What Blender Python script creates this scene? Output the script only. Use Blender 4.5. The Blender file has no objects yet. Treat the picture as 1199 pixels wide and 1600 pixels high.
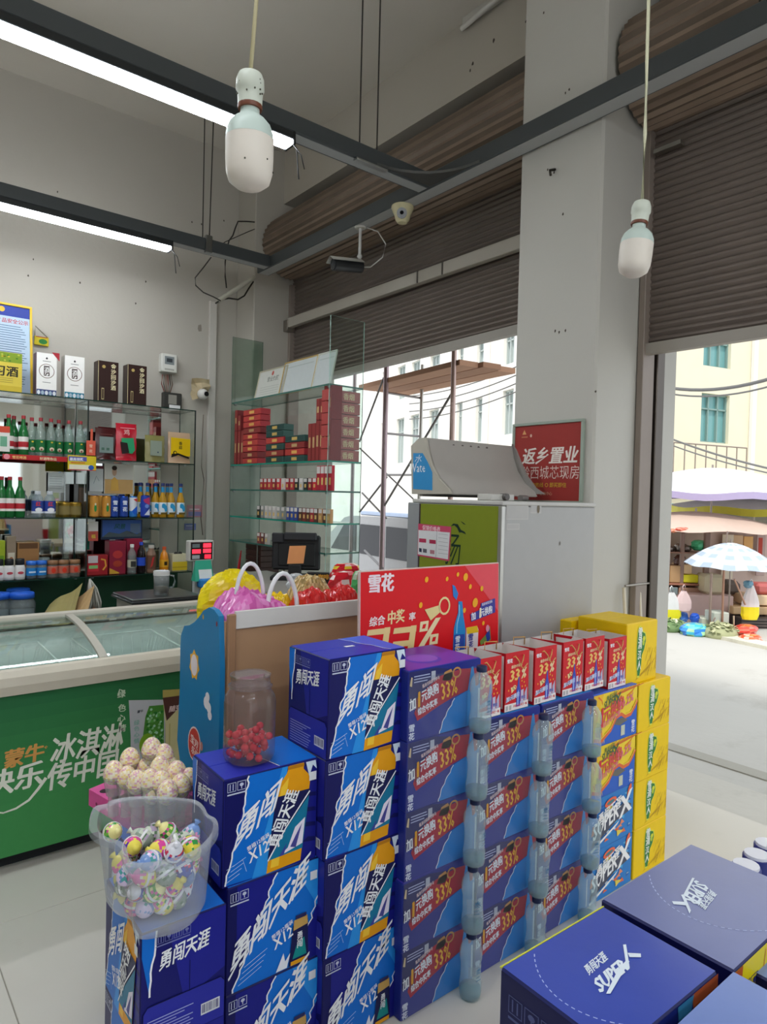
import bpy, math, random
from mathutils import Vector, Matrix
random.seed(7)
SC = bpy.context.scene
COL = SC.collection
# ---------------------------------------------------------------- camera
FPX, YAW, PIT, ROL, EYE = 1062.06, math.radians(50.96), math.radians(-1.326), math.radians(1.4015), 1.6
CAMP = Vector((0, 0, EYE))
_f = Vector((math.cos(YAW)*math.cos(PIT), math.sin(YAW)*math.cos(PIT), math.sin(PIT)))
_r = Vector((math.sin(YAW), -math.cos(YAW), 0)); _u = _r.cross(_f)
R_ = _r*math.cos(ROL)+_u*math.sin(ROL); U_ = -_r*math.sin(ROL)+_u*math.cos(ROL)
cam = bpy.data.cameras.new('camera'); co = bpy.data.objects.new('camera', cam); COL.objects.link(co)
cam.sensor_fit = 'HORIZONTAL'; cam.sensor_width = 36; cam.lens = 36*FPX/1199; cam.clip_start = .02; cam.clip_end = 300
co.matrix_world = Matrix(((R_.x, U_.x, -_f.x, 0), (R_.y, U_.y, -_f.y, 0), (R_.z, U_.z, -_f.z, EYE), (0, 0, 0, 1)))
SC.camera = co
# ---------------------------------------------------------------- world, sun, exposure
W = bpy.data.worlds.new('sky'); SC.world = W; W.use_nodes = True
_n = W.node_tree.nodes; _b = _n['Background']
_s = _n.new('ShaderNodeTexSky'); _s.sky_type = 'HOSEK_WILKIE'; _s.turbidity = 6.5; _s.ground_albedo = .5
_s.sun_direction = Vector((.45, .35, .8)).normalized()
_m = _n.new('ShaderNodeMix'); _m.data_type = 'RGBA'; _m.inputs[0].default_value = .8
W.node_tree.links.new(_s.outputs[0], _m.inputs[6]); _m.inputs[7].default_value = (.90, .95, 1, 1)
W.node_tree.links.new(_m.outputs[2], _b.inputs[0]); _b.inputs[1].default_value = 1.25
sd = bpy.data.lights.new('sun', 'SUN'); sd.energy = 1.9; sd.angle = .15; sd.color = (1, .96, .9)
so = bpy.data.objects.new('sun', sd); COL.objects.link(so); so.rotation_euler = Vector((-.45, -.30, .85)).to_track_quat('Z', 'Y').to_euler()
SC.view_settings.view_transform = 'Standard'; SC.view_settings.look = 'None'; SC.view_settings.gamma = 1
SC.view_settings.use_curve_mapping = False; SC.view_settings.exposure = 0.48
SC.cycles.use_denoising = True; SC.cycles.max_bounces = 10; SC.cycles.transparent_max_bounces = 24
SC.cycles.caustics_reflective = False; SC.cycles.caustics_refractive = False; SC.cycles.sample_clamp_indirect = 6

# ---------------------------------------------------------------- helpers
def ray(x, y): return _f*FPX+R_*(x-599.5)-U_*(y-800)
def onx(x, y, X): d = ray(x, y); return CAMP+d*(X/d.x)
def ony(x, y, Y): d = ray(x, y); return CAMP+d*(Y/d.y)
def onz(x, y, Z): d = ray(x, y); return CAMP+d*((Z-EYE)/d.z)
def onr(x, y, t): return CAMP+ray(x, y)*(t/FPX)
def lin(c): return tuple((v/12.92 if v <= .04045 else ((v+.055)/1.055)**2.4) for v in c)
def hx(s):
    if not isinstance(s, str): return s
    return lin(tuple(int(s[i:i+2], 16)/255 for i in (0, 2, 4)))
FIN = {}
def fin(name, rough=.5, metal=0, var=.06, scale=8, bump=0, bscale=60, spec=.5, alpha=1, trans=0, coat=0, kind='p', emit=0, stain=None, ior=1.45):
    m = bpy.data.materials.new(name); m.use_nodes = True; nt = m.node_tree; N = nt.nodes; L = nt.links
    p = N['Principled BSDF']; a = N.new('ShaderNodeAttribute'); a.attribute_name = 'Col'
    tc = N.new('ShaderNodeTexCoord'); no = N.new('ShaderNodeTexNoise'); no.inputs['Scale'].default_value = scale; no.inputs['Detail'].default_value = 4
    L.new(tc.outputs['Object'], no.inputs['Vector'])
    mr = N.new('ShaderNodeMapRange'); mr.inputs[3].default_value = 1-var; mr.inputs[4].default_value = 1+var; L.new(no.outputs[0], mr.inputs[0])
    vm = N.new('ShaderNodeVectorMath'); vm.operation = 'SCALE'; L.new(a.outputs['Color'], vm.inputs[0]); L.new(mr.outputs[0], vm.inputs[3])
    out = vm.outputs[0]
    if stain:
        n2 = N.new('ShaderNodeTexNoise'); n2.inputs['Scale'].default_value = stain[1]; n2.inputs['Detail'].default_value = 8; n2.inputs['Roughness'].default_value = .7
        L.new(tc.outputs['Object'], n2.inputs['Vector'])
        r2 = N.new('ShaderNodeMapRange'); r2.inputs[1].default_value = stain[2]; r2.inputs[2].default_value = stain[2]+.18; r2.inputs[4].default_value = stain[3]; L.new(n2.outputs[0], r2.inputs[0])
        mx = N.new('ShaderNodeMix'); mx.data_type = 'RGBA'; L.new(r2.outputs[0], mx.inputs[0]); L.new(out, mx.inputs[6]); mx.inputs[7].default_value = (*hx(stain[0]), 1); out = mx.outputs[2]
    L.new(out, p.inputs['Base Color']); p.inputs['Roughness'].default_value = rough; p.inputs['Metallic'].default_value = metal
    p.inputs['Specular IOR Level'].default_value = spec; p.inputs['IOR'].default_value = ior; p.inputs['Transmission Weight'].default_value = trans; p.inputs['Alpha'].default_value = alpha
    p.inputs['Coat Weight'].default_value = coat; p.inputs['Coat Roughness'].default_value = .22
    if emit: L.new(out, p.inputs['Emission Color']); p.inputs['Emission Strength'].default_value = emit
    if bump:
        b = N.new('ShaderNodeBump'); b.inputs['Strength'].default_value = bump; b.inputs['Distance'].default_value = .01; n3 = N.new('ShaderNodeTexNoise')
        n3.inputs['Scale'].default_value = bscale; n3.inputs['Detail'].default_value = 5; L.new(tc.outputs['Object'], n3.inputs['Vector']); L.new(n3.outputs[0], b.inputs['Height']); L.new(b.outputs[0], p.inputs['Normal'])
    if kind == 'glass':      # thin clear sheet: see-through with a fresnel sheen
        o = N['Material Output']; t = N.new('ShaderNodeBsdfTransparent'); g = N.new('ShaderNodeBsdfGlossy'); g.inputs['Roughness'].default_value = rough
        ge = N.new('ShaderNodeNewGeometry'); dt = N.new('ShaderNodeVectorMath'); dt.operation = 'DOT_PRODUCT'; L.new(ge.outputs['Normal'], dt.inputs[0]); L.new(ge.outputs['Incoming'], dt.inputs[1])
        def mth(op, a, b=None):
            q = N.new('ShaderNodeMath'); q.operation = op
            for i_, v_ in enumerate((a, b)):
                if v_ is None: continue
                if isinstance(v_, (int, float)): q.inputs[i_].default_value = v_
                else: L.new(v_, q.inputs[i_])
            return q.outputs[0]
        f0 = ((ior-1)/(ior+1))**2; sch = mth('ADD', mth('MULTIPLY', mth('POWER', mth('SUBTRACT', 1, mth('ABSOLUTE', dt.outputs['Value'])), 5), .85*(1-f0)), f0)
        mx = N.new('ShaderNodeMixShader'); L.new(out, t.inputs[0]); L.new(sch, mx.inputs[0]); L.new(t.outputs[0], mx.inputs[1]); L.new(g.outputs[0], mx.inputs[2]); last = mx
        if alpha < 1:        # a milky share scattered on top
            df = N.new('ShaderNodeBsdfPrincipled'); df.inputs['Base Color'].default_value = (.9, .93, .96, 1); df.inputs['Roughness'].default_value = .3; L.new(out, df.inputs['Base Color'])
            m2 = N.new('ShaderNodeMixShader'); m2.inputs[0].default_value = 1-alpha; L.new(mx.outputs[0], m2.inputs[1]); L.new(df.outputs[0], m2.inputs[2]); last = m2
        L.new(last.outputs[0], o.inputs[0])
    FIN[name] = m
fin('card', .42, spec=.35, var=.05, scale=25, bump=.03, bscale=90)
fin('print', .38, var=.04, scale=30, spec=.25)
fin('lam', .4, var=.10, scale=9, bump=.10, bscale=14, coat=.9)
fin('matte', .8, var=.07, scale=12, bump=.06, bscale=120)
fin('satin', .45, var=.05, scale=14)
fin('gloss', .15, var=.04, scale=18)
fin('metal', .35, metal=.9, var=.08, scale=20)
fin('steel', .28, metal=1, var=.1, scale=30)
fin('wall', .85, var=.05, scale=1.3, bump=.08, bscale=35, stain=('6e675c', 5.5, .70, .35))
fin('floor', .22, var=.03, scale=3, stain=('8a8478', 2.2, .60, .35))
fin('ground', .9, var=.07, scale=1.1, bump=.3, bscale=14, stain=('9a968c', 1.4, .56, .45))
fin('shutter', .55, metal=.35, var=.18, scale=3, stain=('3c3632', 2.5, .62, .4))
fin('coil', .5, metal=.2, var=.25, scale=6)
fin('leaf', .6, var=.3, scale=20)
fin('glass', .0, kind='glass', ior=1.4)
fin('film', .12, kind='glass', ior=1.45, alpha=.97, bump=.5, bscale=9)
fin('pet', .05, kind='glass', ior=1.5, alpha=.80, bump=.4, bscale=40)
fin('clear', .04, kind='glass', ior=1.5, alpha=.94)
fin('milky', .25, kind='glass', ior=1.35, alpha=.78)
fin('mirror', .03, metal=1, var=.01)
fin('edge', .2, var=.05)
fin('liquid', .1, kind='glass', ior=1.3, alpha=.8)
fin('lit', .5, emit=30, var=.0)
fin('led', .5, emit=2.5, var=.0)

class MB:
    def __init__(s): s.v = []; s.f = []; s.m = []; s.c = []; s.sm = []; s.slots = []; s.M = None
    def add(s, vs, fs, col, fi='satin', smooth=False):
        b = len(s.v); M = s.M
        for p in vs:
            p = Vector(p); s.v.append(M @ p if M else p)
        if fi not in s.slots: s.slots.append(fi)
        k = s.slots.index(fi); col = hx(col)
        for f in fs: s.f.append([b+i for i in f]); s.m.append(k); s.c.append(col); s.sm.append(smooth)
        return s
    def box(s, x0, y0, z0, x1, y1, z1, col, fi='satin', c=0):
        if c <= 0:
            v = [(x, y, z) for z in (z0, z1) for y in (y0, y1) for x in (x0, x1)]
            return s.add(v, [(0, 2, 3, 1), (4, 5, 7, 6), (0, 1, 5, 4), (2, 6, 7, 3), (0, 4, 6, 2), (1, 3, 7, 5)], col, fi)
        X, Y, Z = (x0, x1), (y0, y1), (z0, z1); v = []; idx = {}
        for i in (0, 1):
            for j in (0, 1):
                for k in (0, 1):
                    a, b_, d = X[i], Y[j], Z[k]; sx, sy, sz = (c, -c)[i], (c, -c)[j], (c, -c)[k]
                    idx[i, j, k] = len(v); v += [(a, b_+sy, d+sz), (a+sx, b_, d+sz), (a+sx, b_+sy, d)]
        g = lambda i, j, k, a: idx[i, j, k]+a
        F = []
        for i in (0, 1): F.append([g(i, 0, 0, 0), g(i, 1, 0, 0), g(i, 1, 1, 0), g(i, 0, 1, 0)][::1 if i else -1])
        for j in (0, 1): F.append([g(0, j, 0, 1), g(1, j, 0, 1), g(1, j, 1, 1), g(0, j, 1, 1)][::-1 if j else 1])
        for k in (0, 1): F.append([g(0, 0, k, 2), g(1, 0, k, 2), g(1, 1, k, 2), g(0, 1, k, 2)][::1 if k else -1])
        for i in (0, 1):
            for j in (0, 1):
                q = [g(i, j, 0, 0), g(i, j, 0, 1), g(i, j, 1, 1), g(i, j, 1, 0)]; F.append(q if (i+j) % 2 else q[::-1])
                q = [g(i, 0, j, 0), g(i, 0, j, 2), g(i, 1, j, 2), g(i, 1, j, 0)]; F.append(q[::-1] if (i+j) % 2 else q)
                q = [g(0, i, j, 1), g(0, i, j, 2), g(1, i, j, 2), g(1, i, j, 1)]; F.append(q if (i+j) % 2 else q[::-1])
                for k in (0, 1): F.append([g(i, j, k, 0), g(i, j, k, 1), g(i, j, k, 2)][::1 if (i+j+k) % 2 else -1])
        return s.add(v, F, col, fi)
    def lathe(s, prof, n, col, fi='satin', at=(0, 0, 0), rot=None, a0=0, a1=2*math.pi, sq=None):
        full = abs(a1-a0-2*math.pi) < 1e-6; v = []; F = []; m = n if full else n+1; at = Vector(at)
        for (r, z) in prof:
            for i in range(m):
                a = a0+(a1-a0)*i/n; k = 1
                if sq: k = sq/max(abs(math.cos(a)), abs(math.sin(a))) if sq < 1 and max(abs(math.cos(a)), abs(math.sin(a))) > sq else 1
                p = Vector((r*math.cos(a)*k, r*math.sin(a)*k, z)); v.append((rot @ p if rot else p)+at)
        for j in range(len(prof)-1):
            for i in range(n):
                i2 = (i+1) % m; F.append((j*m+i, j*m+i2, (j+1)*m+i2, (j+1)*m+i))
        s.add(v, F, col, fi, True)
        if full:
            if prof[0][0] > 1e-4: s.add([v[i] for i in range(m)], [tuple(range(m))[::-1]], col, fi)
            if prof[-1][0] > 1e-4: s.add([v[(len(prof)-1)*m+i] for i in range(m)], [tuple(range(m))], col, fi)
        return s
    def cyl(s, p0, p1, r, col, fi='satin', n=12, r2=None):
        p0, p1 = Vector(p0), Vector(p1); d = p1-p0; q = d.to_track_quat('Z', 'Y').to_matrix()
        return s.lathe([(r, 0), (r if r2 is None else r2, d.length)], n, col, fi, p0, q)
    def tube(s, pts, r, col, fi='satin', n=6):
        pts = [Vector(p) for p in pts]; v = []; F = []
        for i, p in enumerate(pts):
            d = (pts[min(i+1, len(pts)-1)]-pts[max(i-1, 0)]); q = d.to_track_quat('Z', 'Y').to_matrix()
            for k in range(n): a = 2*math.pi*k/n; v.append(p+q @ Vector((r*math.cos(a), r*math.sin(a), 0)))
        for i in range(len(pts)-1):
            for k in range(n): F.append((i*n+k, i*n+(k+1) % n, (i+1)*n+(k+1) % n, (i+1)*n+k))
        F += [tuple(range(n))[::-1], tuple((len(pts)-1)*n+k for k in range(n))]
        return s.add(v, F, col, fi, True)
    def prism(s, poly, w0, w1, col, fi='satin'):
        n = len(poly); v = [(a, b, w0) for a, b in poly]+[(a, b, w1) for a, b in poly]
        return s.add(v, [tuple(range(n))[::-1], tuple(range(n, 2*n))]+[(i, (i+1) % n, n+(i+1) % n, n+i) for i in range(n)], col, fi)
    def ball(s, c, r, col, fi='gloss', n=12, m=8, sc=(1, 1, 1), rot=None):
        v = []; F = []; c = Vector(c)
        for j in range(m+1):
            t = math.pi*j/m
            for i in range(n):
                a = 2*math.pi*i/n; p = Vector((r*math.sin(t)*math.cos(a)*sc[0], r*math.sin(t)*math.sin(a)*sc[1], -r*math.cos(t)*sc[2])); v.append((rot @ p if rot else p)+c)
        for j in range(m):
            for i in range(n): F.append((j*n+i, j*n+(i+1) % n, (j+1)*n+(i+1) % n, (j+1)*n+i))
        return s.add(v, F, col, fi, True)
    def sheet(s, grid, col, fi='satin', smooth=True):
        h, w = len(grid), len(grid[0]); v = [p for row in grid for p in row]
        return s.add(v, [(j*w+i, j*w+i+1, (j+1)*w+i+1, (j+1)*w+i) for j in range(h-1) for i in range(w-1)], col, fi, smooth)
    # ---- flat print in (u, v) of the current frame
    def poly(s, pts, col, k=1, fi='print'):
        return s.add([(a, b, k*LAY) for a, b in pts], [tuple(range(len(pts)))], col, fi)
    def rect(s, a, b, c, d, col, k=1, fi='print'): return s.poly([(a, b), (c, b), (c, d), (a, d)], col, k, fi)
    def ell(s, a, b, ra, rb, col, k=1, n=20, rot=0, fi='print'):
        cr, sr = math.cos(rot), math.sin(rot)
        return s.poly([(a+ra*math.cos(2*math.pi*i/n)*cr-rb*math.sin(2*math.pi*i/n)*sr, b+ra*math.cos(2*math.pi*i/n)*sr+rb*math.sin(2*math.pi*i/n)*cr) for i in range(n)], col, k, fi)
    def stroke(s, pts, w, col, k=1, fi='print', w2=None):
        n = len(pts); L = []; Rr = []
        for i in range(n):
            a, b = pts[max(i-1, 0)], pts[min(i+1, n-1)]; dx, dy = b[0]-a[0], b[1]-a[1]; l = math.hypot(dx, dy) or 1
            ww = w if w2 is None else w+(w2-w)*i/(n-1)
            L.append((pts[i][0]-dy/l*ww/2, pts[i][1]+dx/l*ww/2)); Rr.append((pts[i][0]+dy/l*ww/2, pts[i][1]-dx/l*ww/2))
        for i in range(n-1): s.poly([Rr[i], Rr[i+1], L[i+1], L[i]], col, k, fi)
        return s
    def text(s, t, a, b, size, col, k=2, ang=0, shear=0, bold=.02, sx=1, sy=1, center=False, fi='print', up=None):
        if bold > .016:
            for dx, dy in ((-1, 0), (1, 0), (0, .8)): s.text(t, a+dx*(bold-.012)*size*math.cos(ang)*sx*.9, b+dx*(bold-.012)*size*math.sin(ang)*sx*.9+dy*(bold-.012)*size*.5, size, col, k+.02*dx+.01*dy, ang, shear, .012, sx, sy, center, fi, up)
            return s
        v, F, x0, x1 = glyphs(t, bold); ca, sa = math.cos(ang), math.sin(ang)
        off = -(x0+x1)/2 if center else 0; yo = -.37 if center else 0
        ux, uy = up if up else (-sa, ca)
        out = []
        for (x, y) in v:
            X = (x+off)*size*sx; Y = (y+yo)*size*sy; X += Y*shear
            out.append((a+X*ca+Y*ux, b+X*sa+Y*uy, k*LAY))
        return s.add(out, F, col, fi)
    def text3(s, t, p0, p1, p2, col, k=2, bold=.03, fi='print'):   # string fitted to bottom-left p0, bottom-right p1, top-left p2
        if bold > .016:
            for d in (-1, 0, 1):
                o = [(p1[i]-p0[i])*bold*d*.35/max(1, len(t)**.5) for i in (0, 1)]; s.text3(t, *[(q[0]+o[0], q[1]+o[1]) for q in (p0, p1, p2)], col, k+.03*d, .014, fi)
            return s
        v, F, x0, x1 = glyphs(t, min(bold, .014)); y0, y1 = min(q[1] for q in v), max(q[1] for q in v); out = []
        for x, y in v:
            a, b = (x-x0)/(x1-x0), (y-y0)/(y1-y0); out.append((p0[0]+(p1[0]-p0[0])*a+(p2[0]-p0[0])*b, p0[1]+(p1[1]-p0[1])*a+(p2[1]-p0[1])*b, k*LAY))
        return s.add(out, F, col, fi)
    def build(s, name, parent=None, world=True, label=None, kind=None):
        me = bpy.data.meshes.new(name); me.from_pydata(s.v, [], s.f)
        for fi in s.slots: me.materials.append(FIN[fi])
        me.polygons.foreach_set('material_index', s.m); me.polygons.foreach_set('use_smooth', s.sm)
        at = me.color_attributes.new('Col', 'FLOAT_COLOR', 'CORNER'); buf = []
        for p, c in zip(s.f, s.c): buf += [c[0], c[1], c[2], 1.0]*len(p)
        at.data.foreach_set('color', buf); me.update()
        o = bpy.data.objects.new(name, me); COL.objects.link(o)
        if parent is not None:
            o.parent = parent
            if world: o.location = -parent_loc(parent)
        if label: o['label'] = label
        if kind: o['kind'] = kind
        return o
LAY = .0005
_PL = {}
def parent_loc(p):
    v = Vector(p.location)
    while p.parent: p = p.parent; v += Vector(p.location)
    return v
_G = {}
def glyphs(t, bold):
    key = (t, bold)
    if key not in _G:
        cu = bpy.data.curves.new('t', 'FONT'); cu.body = t; cu.size = 1; cu.offset = bold; cu.resolution_u = 1
        o = bpy.data.objects.new('t', cu); COL.objects.link(o); dg = bpy.context.evaluated_depsgraph_get()
        me = bpy.data.meshes.new_from_object(o.evaluated_get(dg), depsgraph=dg)
        v = [(p.co.x, p.co.y) for p in me.vertices]; F = [tuple(p.vertices) for p in me.polygons]
        _G[key] = (v, F, min(p[0] for p in v), max(p[0] for p in v))
        bpy.data.objects.remove(o); bpy.data.curves.remove(cu); bpy.data.meshes.remove(me)
    return _G[key]
def thing(name, label, cat, loc=(0, 0, 0), group=None, rz=0):
    o = bpy.data.objects.new(name, None); COL.objects.link(o); o.location = loc; o.rotation_euler = (0, 0, rz); o.empty_display_size = .05
    o['label'] = label; o['category'] = cat
    if group: o['group'] = group
    return o
def tag(o, label, cat, group=None):
    o['label'] = label; o['category'] = cat
    if group: o['group'] = group
    return o
def kids(o): return [c for c in COL.objects if c.parent == o]
def dup(o, loc, label, rz=None, group=None, tree=None, rot=None, scale=None):
    r = o.copy(); COL.objects.link(r); r.location = loc; r['label'] = label
    if rz is not None: r.rotation_euler = (0, 0, rz)
    if rot is not None: r.rotation_euler = rot
    if scale is not None: r.scale = scale
    if group: r['group'] = group
    for ch, gs in (tree if tree is not None else tree_of(o)):
        c = ch.copy(); COL.objects.link(c); c.parent = r
        for g in gs: d = g.copy(); COL.objects.link(d); d.parent = c
    return r
def tree_of(o): return [(c, list(c.children)) for c in o.children]
def frame(o, u, v): u, v = Vector(u), Vector(v); w = u.cross(v); return Matrix(((u.x, v.x, w.x, o[0]), (u.y, v.y, w.y, o[1]), (u.z, v.z, w.z, o[2]), (0, 0, 0, 1)))
def struct(o): o['kind'] = 'structure'; return o
def jag(p0, p1, n, amp, seed):
    r = random.Random(seed); out = []
    for i in range(n+1):
        t = i/n; k = 0 if i in (0, n) else r.uniform(-amp, amp); out.append((p0[0]+(p1[0]-p0[0])*t+k, p0[1]+(p1[1]-p0[1])*t))
    return out

# ---------------------------------------------------------------- room shell
XP, XS, XW, YL, YC, YR, ZC = 2.87, 3.27, 3.15, 5.75, 5.42, 1.93, 4.67
FX0, FY0 = -3.2, -5.2
fl = struct(MB().box(FX0, FY0, -.12, 3.45, YL+.2, -.004, '9c978c', 'floor').build('floor'))
ts = .8; tl = MB().box(0, 0, -.012, ts-.003, ts-.003, 0, 'd2cec6', 'floor', .0015).build('tile', fl, False); first = True
for i in range(-4, 5):
    for j in range(-7, 8):
        x, y = .44+ts*i, .37+ts*j
        if x < FX0 or x+ts > 3.9 or y+ts > YL+.6 or y < FY0: continue
        if first: tl.location = (x, y, 0); first = False; continue
        c = tl.copy(); COL.objects.link(c); c.location = (x, y, 0)
WC = 'b3aea4'
struct(MB().box(FX0, FY0, ZC, 3.75, YL+.2, ZC+.2, 'd6d0c6', 'wall').build('ceiling'))
struct(MB().box(FX0, YL, 0, 3.75, YL+.2, ZC, WC, 'wall').build('wall_left'))
struct(MB().box(FX0-.2, FY0, 0, FX0, YL+.2, ZC, WC, 'wall').build('wall_back'))
m = MB()
m.box(FX0, FY0-.2, 3.0, 3.75, FY0, ZC, WC, 'wall'); m.box(FX0, FY0-.2, 0, -2.4, FY0, 3.0, WC, 'wall'); m.box(.4, FY0-.2, 0, .9, FY0, 3.0, WC, 'wall'); m.box(3.2, FY0-.2, 0, 3.75, FY0, 3.0, WC, 'wall')
struct(m.build('wall_rear'))
# shutter wall: header, corner column, pillars
m = MB(); m.box(XW, FY0, 4.21, 3.75, YL, ZC, 'bdb7ac', 'wall'); struct(m.build('wall_shutter_header'))
struct(MB().box(XP, YC, 0, 3.75, YL, ZC, WC, 'wall', .008).build('corner_column'))
pil = struct(MB().box(XP, YR, 0, 3.64, 2.44, ZC, 'bfbdb6', 'wall', .012).build('pillar'))
struct(MB().box(XP, -2.6, 0, 3.64, -2.1, ZC, WC, 'wall', .012).build('pillar_far'))
struct(MB().box(3.52, 2.44, 3.45, 3.75, YC, 4.21, '6f6a64', 'wall').build('added_fascia')); struct(MB().box(3.52, -2.1, 3.45, 3.75, YR, 4.21, '6f6a64', 'wall').build('added_fascia'))  # added behind the rolls to shut out sky and keep the gap dark
# stains and marks on pillar / walls (paint wear) as thin flakes
def marks(name, parent, fr, spots, col='4a443c'):
    m = MB(); m.M = fr; rr = random.Random(3)
    for (a, b, s) in spots:
        n = 7; m.poly([(a+s*rr.uniform(.4, 1)*math.cos(6.283*i/n), b+1.5*s*rr.uniform(.4, 1)*math.sin(6.283*i/n)) for i in range(n)], col, 1, 'matte')
    return m.build(name, parent, kind='stuff')
sp = [onx(x, y, XP) for x, y in ((856, 265), (866, 270), (880, 335), (868, 517), (874, 519), (884, 516), (884, 145), (890, 140), (850, 20), (822, 34), (931, 612))]
marks('paint_chip', pil, frame((XP, 0, 0), (0, -1, 0), (0, 0, 1)), [(-p.y, p.z, .007) for p in sp])
wl = bpy.data.objects['wall_left']
sp = [ony(x, y, YL) for x, y in ((52, 405), (44, 431), (125, 442), (228, 440), (212, 474), (315, 350), (332, 515), (350, 345), (300, 347), (90, 300))]
marks('wall_speck', wl, frame((0, YL, 0), (1, 0, 0), (0, 0, 1)), [(p.x, p.z, .008) for p in sp])
p = ony(312, 512, YL); marks('soot_smudge', wl, frame((0, YL, 0), (1, 0, 0), (0, 0, 1)), [(p.x, p.z, .035)], '8a8378')
hd = bpy.data.objects['wall_shutter_header']
marks('wall_speck', hd, frame((XW, 0, 0), (0, -1, 0), (0, 0, 1)), [(-p.y, p.z, .012) for p in (onx(x, y, XW) for x, y in ((735, 110), (739, 100), (662, 71), (772, 63), (695, 42)))])
# corner pilaster strips left of the corner (edge lines of the left wall)
m = MB()
xa = ony(345, 700, YL).x
m.box(ony(322, 700, YL).x, YL-.035, 0, ony(333, 700, YL).x, YL, ony(325, 470, YL).z, 'c2beb6', 'wall', .004)
struct(m.build('trim_1'))

# shutters
def slats(y0, y1, z0a, z0b, z1, col):   # corrugated curtain, bottom edge from z0a (at y0) to z0b (at y1)
    m = MB(); n = int((z1-min(z0a, z0b))/.036); g = []
    for i in range(n+1):
        for (dz, dx) in ((0, .005), (.006, 0), (.015, -.008), (.026, -.006), (.033, 0)):
            t = (i+dz/.036)/n
            if t > 1: break
            g.append([(XS+dx, y0, z0a+(z1-z0a)*t), (XS+dx, y1, z0b+(z1-z0b)*t)])
    m.sheet(g, col, 'shutter', False); return m
def shutter(name, label, y0, y1, za, zb, ztop, zc, lintel=None):
    t = thing(name, label, 'shutter', (XS, y0, min(za, zb)-.06)); t['kind'] = 'structure'
    slats(y0, y1, za, zb, ztop, '7c716a').build('slat_curtain', t, kind='stuff')
    m = MB(); m.add([(XS-.03+dx, y, z+dz) for (y, z) in ((y0, za), (y1, zb)) for dx in (0, .045) for dz in (-.055, 0)], [(0, 1, 3, 2), (4, 6, 7, 5), (0, 4, 5, 1), (2, 3, 7, 6), (1, 5, 7, 3), (0, 2, 6, 4)], '9d978e', 'satin'); m.build('bottom_bar', t)
    m = MB(); r = .265; q = Matrix(((1, 0, 0), (0, 0, -1), (0, 1, 0)))
    pr = []; n = 72
    for i in range(n+1):
        a = 2*math.pi*i/n; rr = r+(.008 if i % 2 else -.004); pr.append((3.2+rr*math.cos(a), zc+rr*math.sin(a)))
    cols = ['8a7768', '7a6a5c', '978474', '6b5d50']
    for i in range(n):
        m.add([(pr[i][0], y0+.02, pr[i][1]), (pr[i+1][0], y0+.02, pr[i+1][1]), (pr[i+1][0], y1-.02, pr[i+1][1]), (pr[i][0], y1-.02, pr[i][1])], [(0, 1, 2, 3)], cols[(i*7) % 4], 'coil')
    for yy, o_ in ((y0+.02, 1), (y1-.02, -1)): m.add([(p[0], yy, p[1]) for p in pr[:-1]], [tuple(range(n))[::o_]], '5a524c', 'coil')
    m.build('curtain_roll', t)
    for yy in (y0, y1):
        m = MB(); s = 1 if yy == y0 else -1; zt = 3.5
        m.box(XS-.05, min(yy, yy+s*.035), 0, XS+.06, max(yy, yy+s*.035), zt, '8b7f76', 'satin', .003); m.build('guide_rail', t)
    return t
sh1 = shutter('rolling_shutter', 'dark ribbed rolling shutter hanging half way down behind the glass corner cabinet', 2.45, YC, 2.675, 2.616, 3.72, 3.812)
m = MB(); m.box(XS-.09, 2.44, 3.10, XS-.04, YC-.02, 3.185, 'b3ada2', 'satin', .004)
for y in (3.35, 3.6): m.box(XS-.094, y, 3.1, XS-.089, y+.012, 3.185, '4a453f')
m.build('cross_rail', sh1)
m = MB(); m.box(XS-.10, YC-.07, 3.07, XS-.02, YC-.0, 3.17, '9a948b', 'metal', .003); m.build('rail_bracket', sh1)
sh2 = shutter('rolling_shutter', 'dark ribbed rolling shutter raised above the open street doorway', -2.08, 1.925, 2.375, 2.417, 3.62, 3.76)
m = MB(); p = ony(1028, 250, 1.9); m.box(XS-.07, 1.72, p.z-.02, XS-.03, 1.86, p.z+.0, 'b8b6b0', 'steel'); m.build('latch_bar', sh2)
# worn plaster edge by the street doorway guide, with little brackets
p1 = ony(1005, 160, YR); m = MB(); m.box(3.30-.06, YR-.012, .0, 3.31, YR, p1.z, '9c8f84', 'matte', .004); m.build('plaster_strip', pil)
m = MB(); m.box(3.345, YR-.05, 0, 3.42, YR, 2.42, '57504a', 'metal', .004); m.build('door_guide', pil)
m = MB()
p = onx(862, 268, XP-.03); m.tube([(XP, p.y, p.z+.02), (XP-.03, p.y+.01, p.z+.01), (XP-.035, p.y, p.z-.02)], .007, '4b4641', 'metal'); m.build('wall_hook', pil)
p = ony(985, 912, YR); m = MB(); m.cyl((3.12, YR-.04, p.z), (3.40, YR-.04, p.z), .006, '9b958c', 'metal'); m.build('door_bar', pil)
for x in (975, 999):
    a = ony(x, 918, YR-.03); m = MB(); m.cyl((a.x, YR-.03, a.z), (a.x+.01, YR-.05, .87), .009, 'd8d0be', 'satin', 8); tag(m.build('wooden_stick'), 'pale stick leaning on the pillar behind the yellow cartons, '+('nearer the fridge' if x == 975 else 'nearer the street doorway'), 'stick', 'sticks leaning on the pillar')
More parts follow.
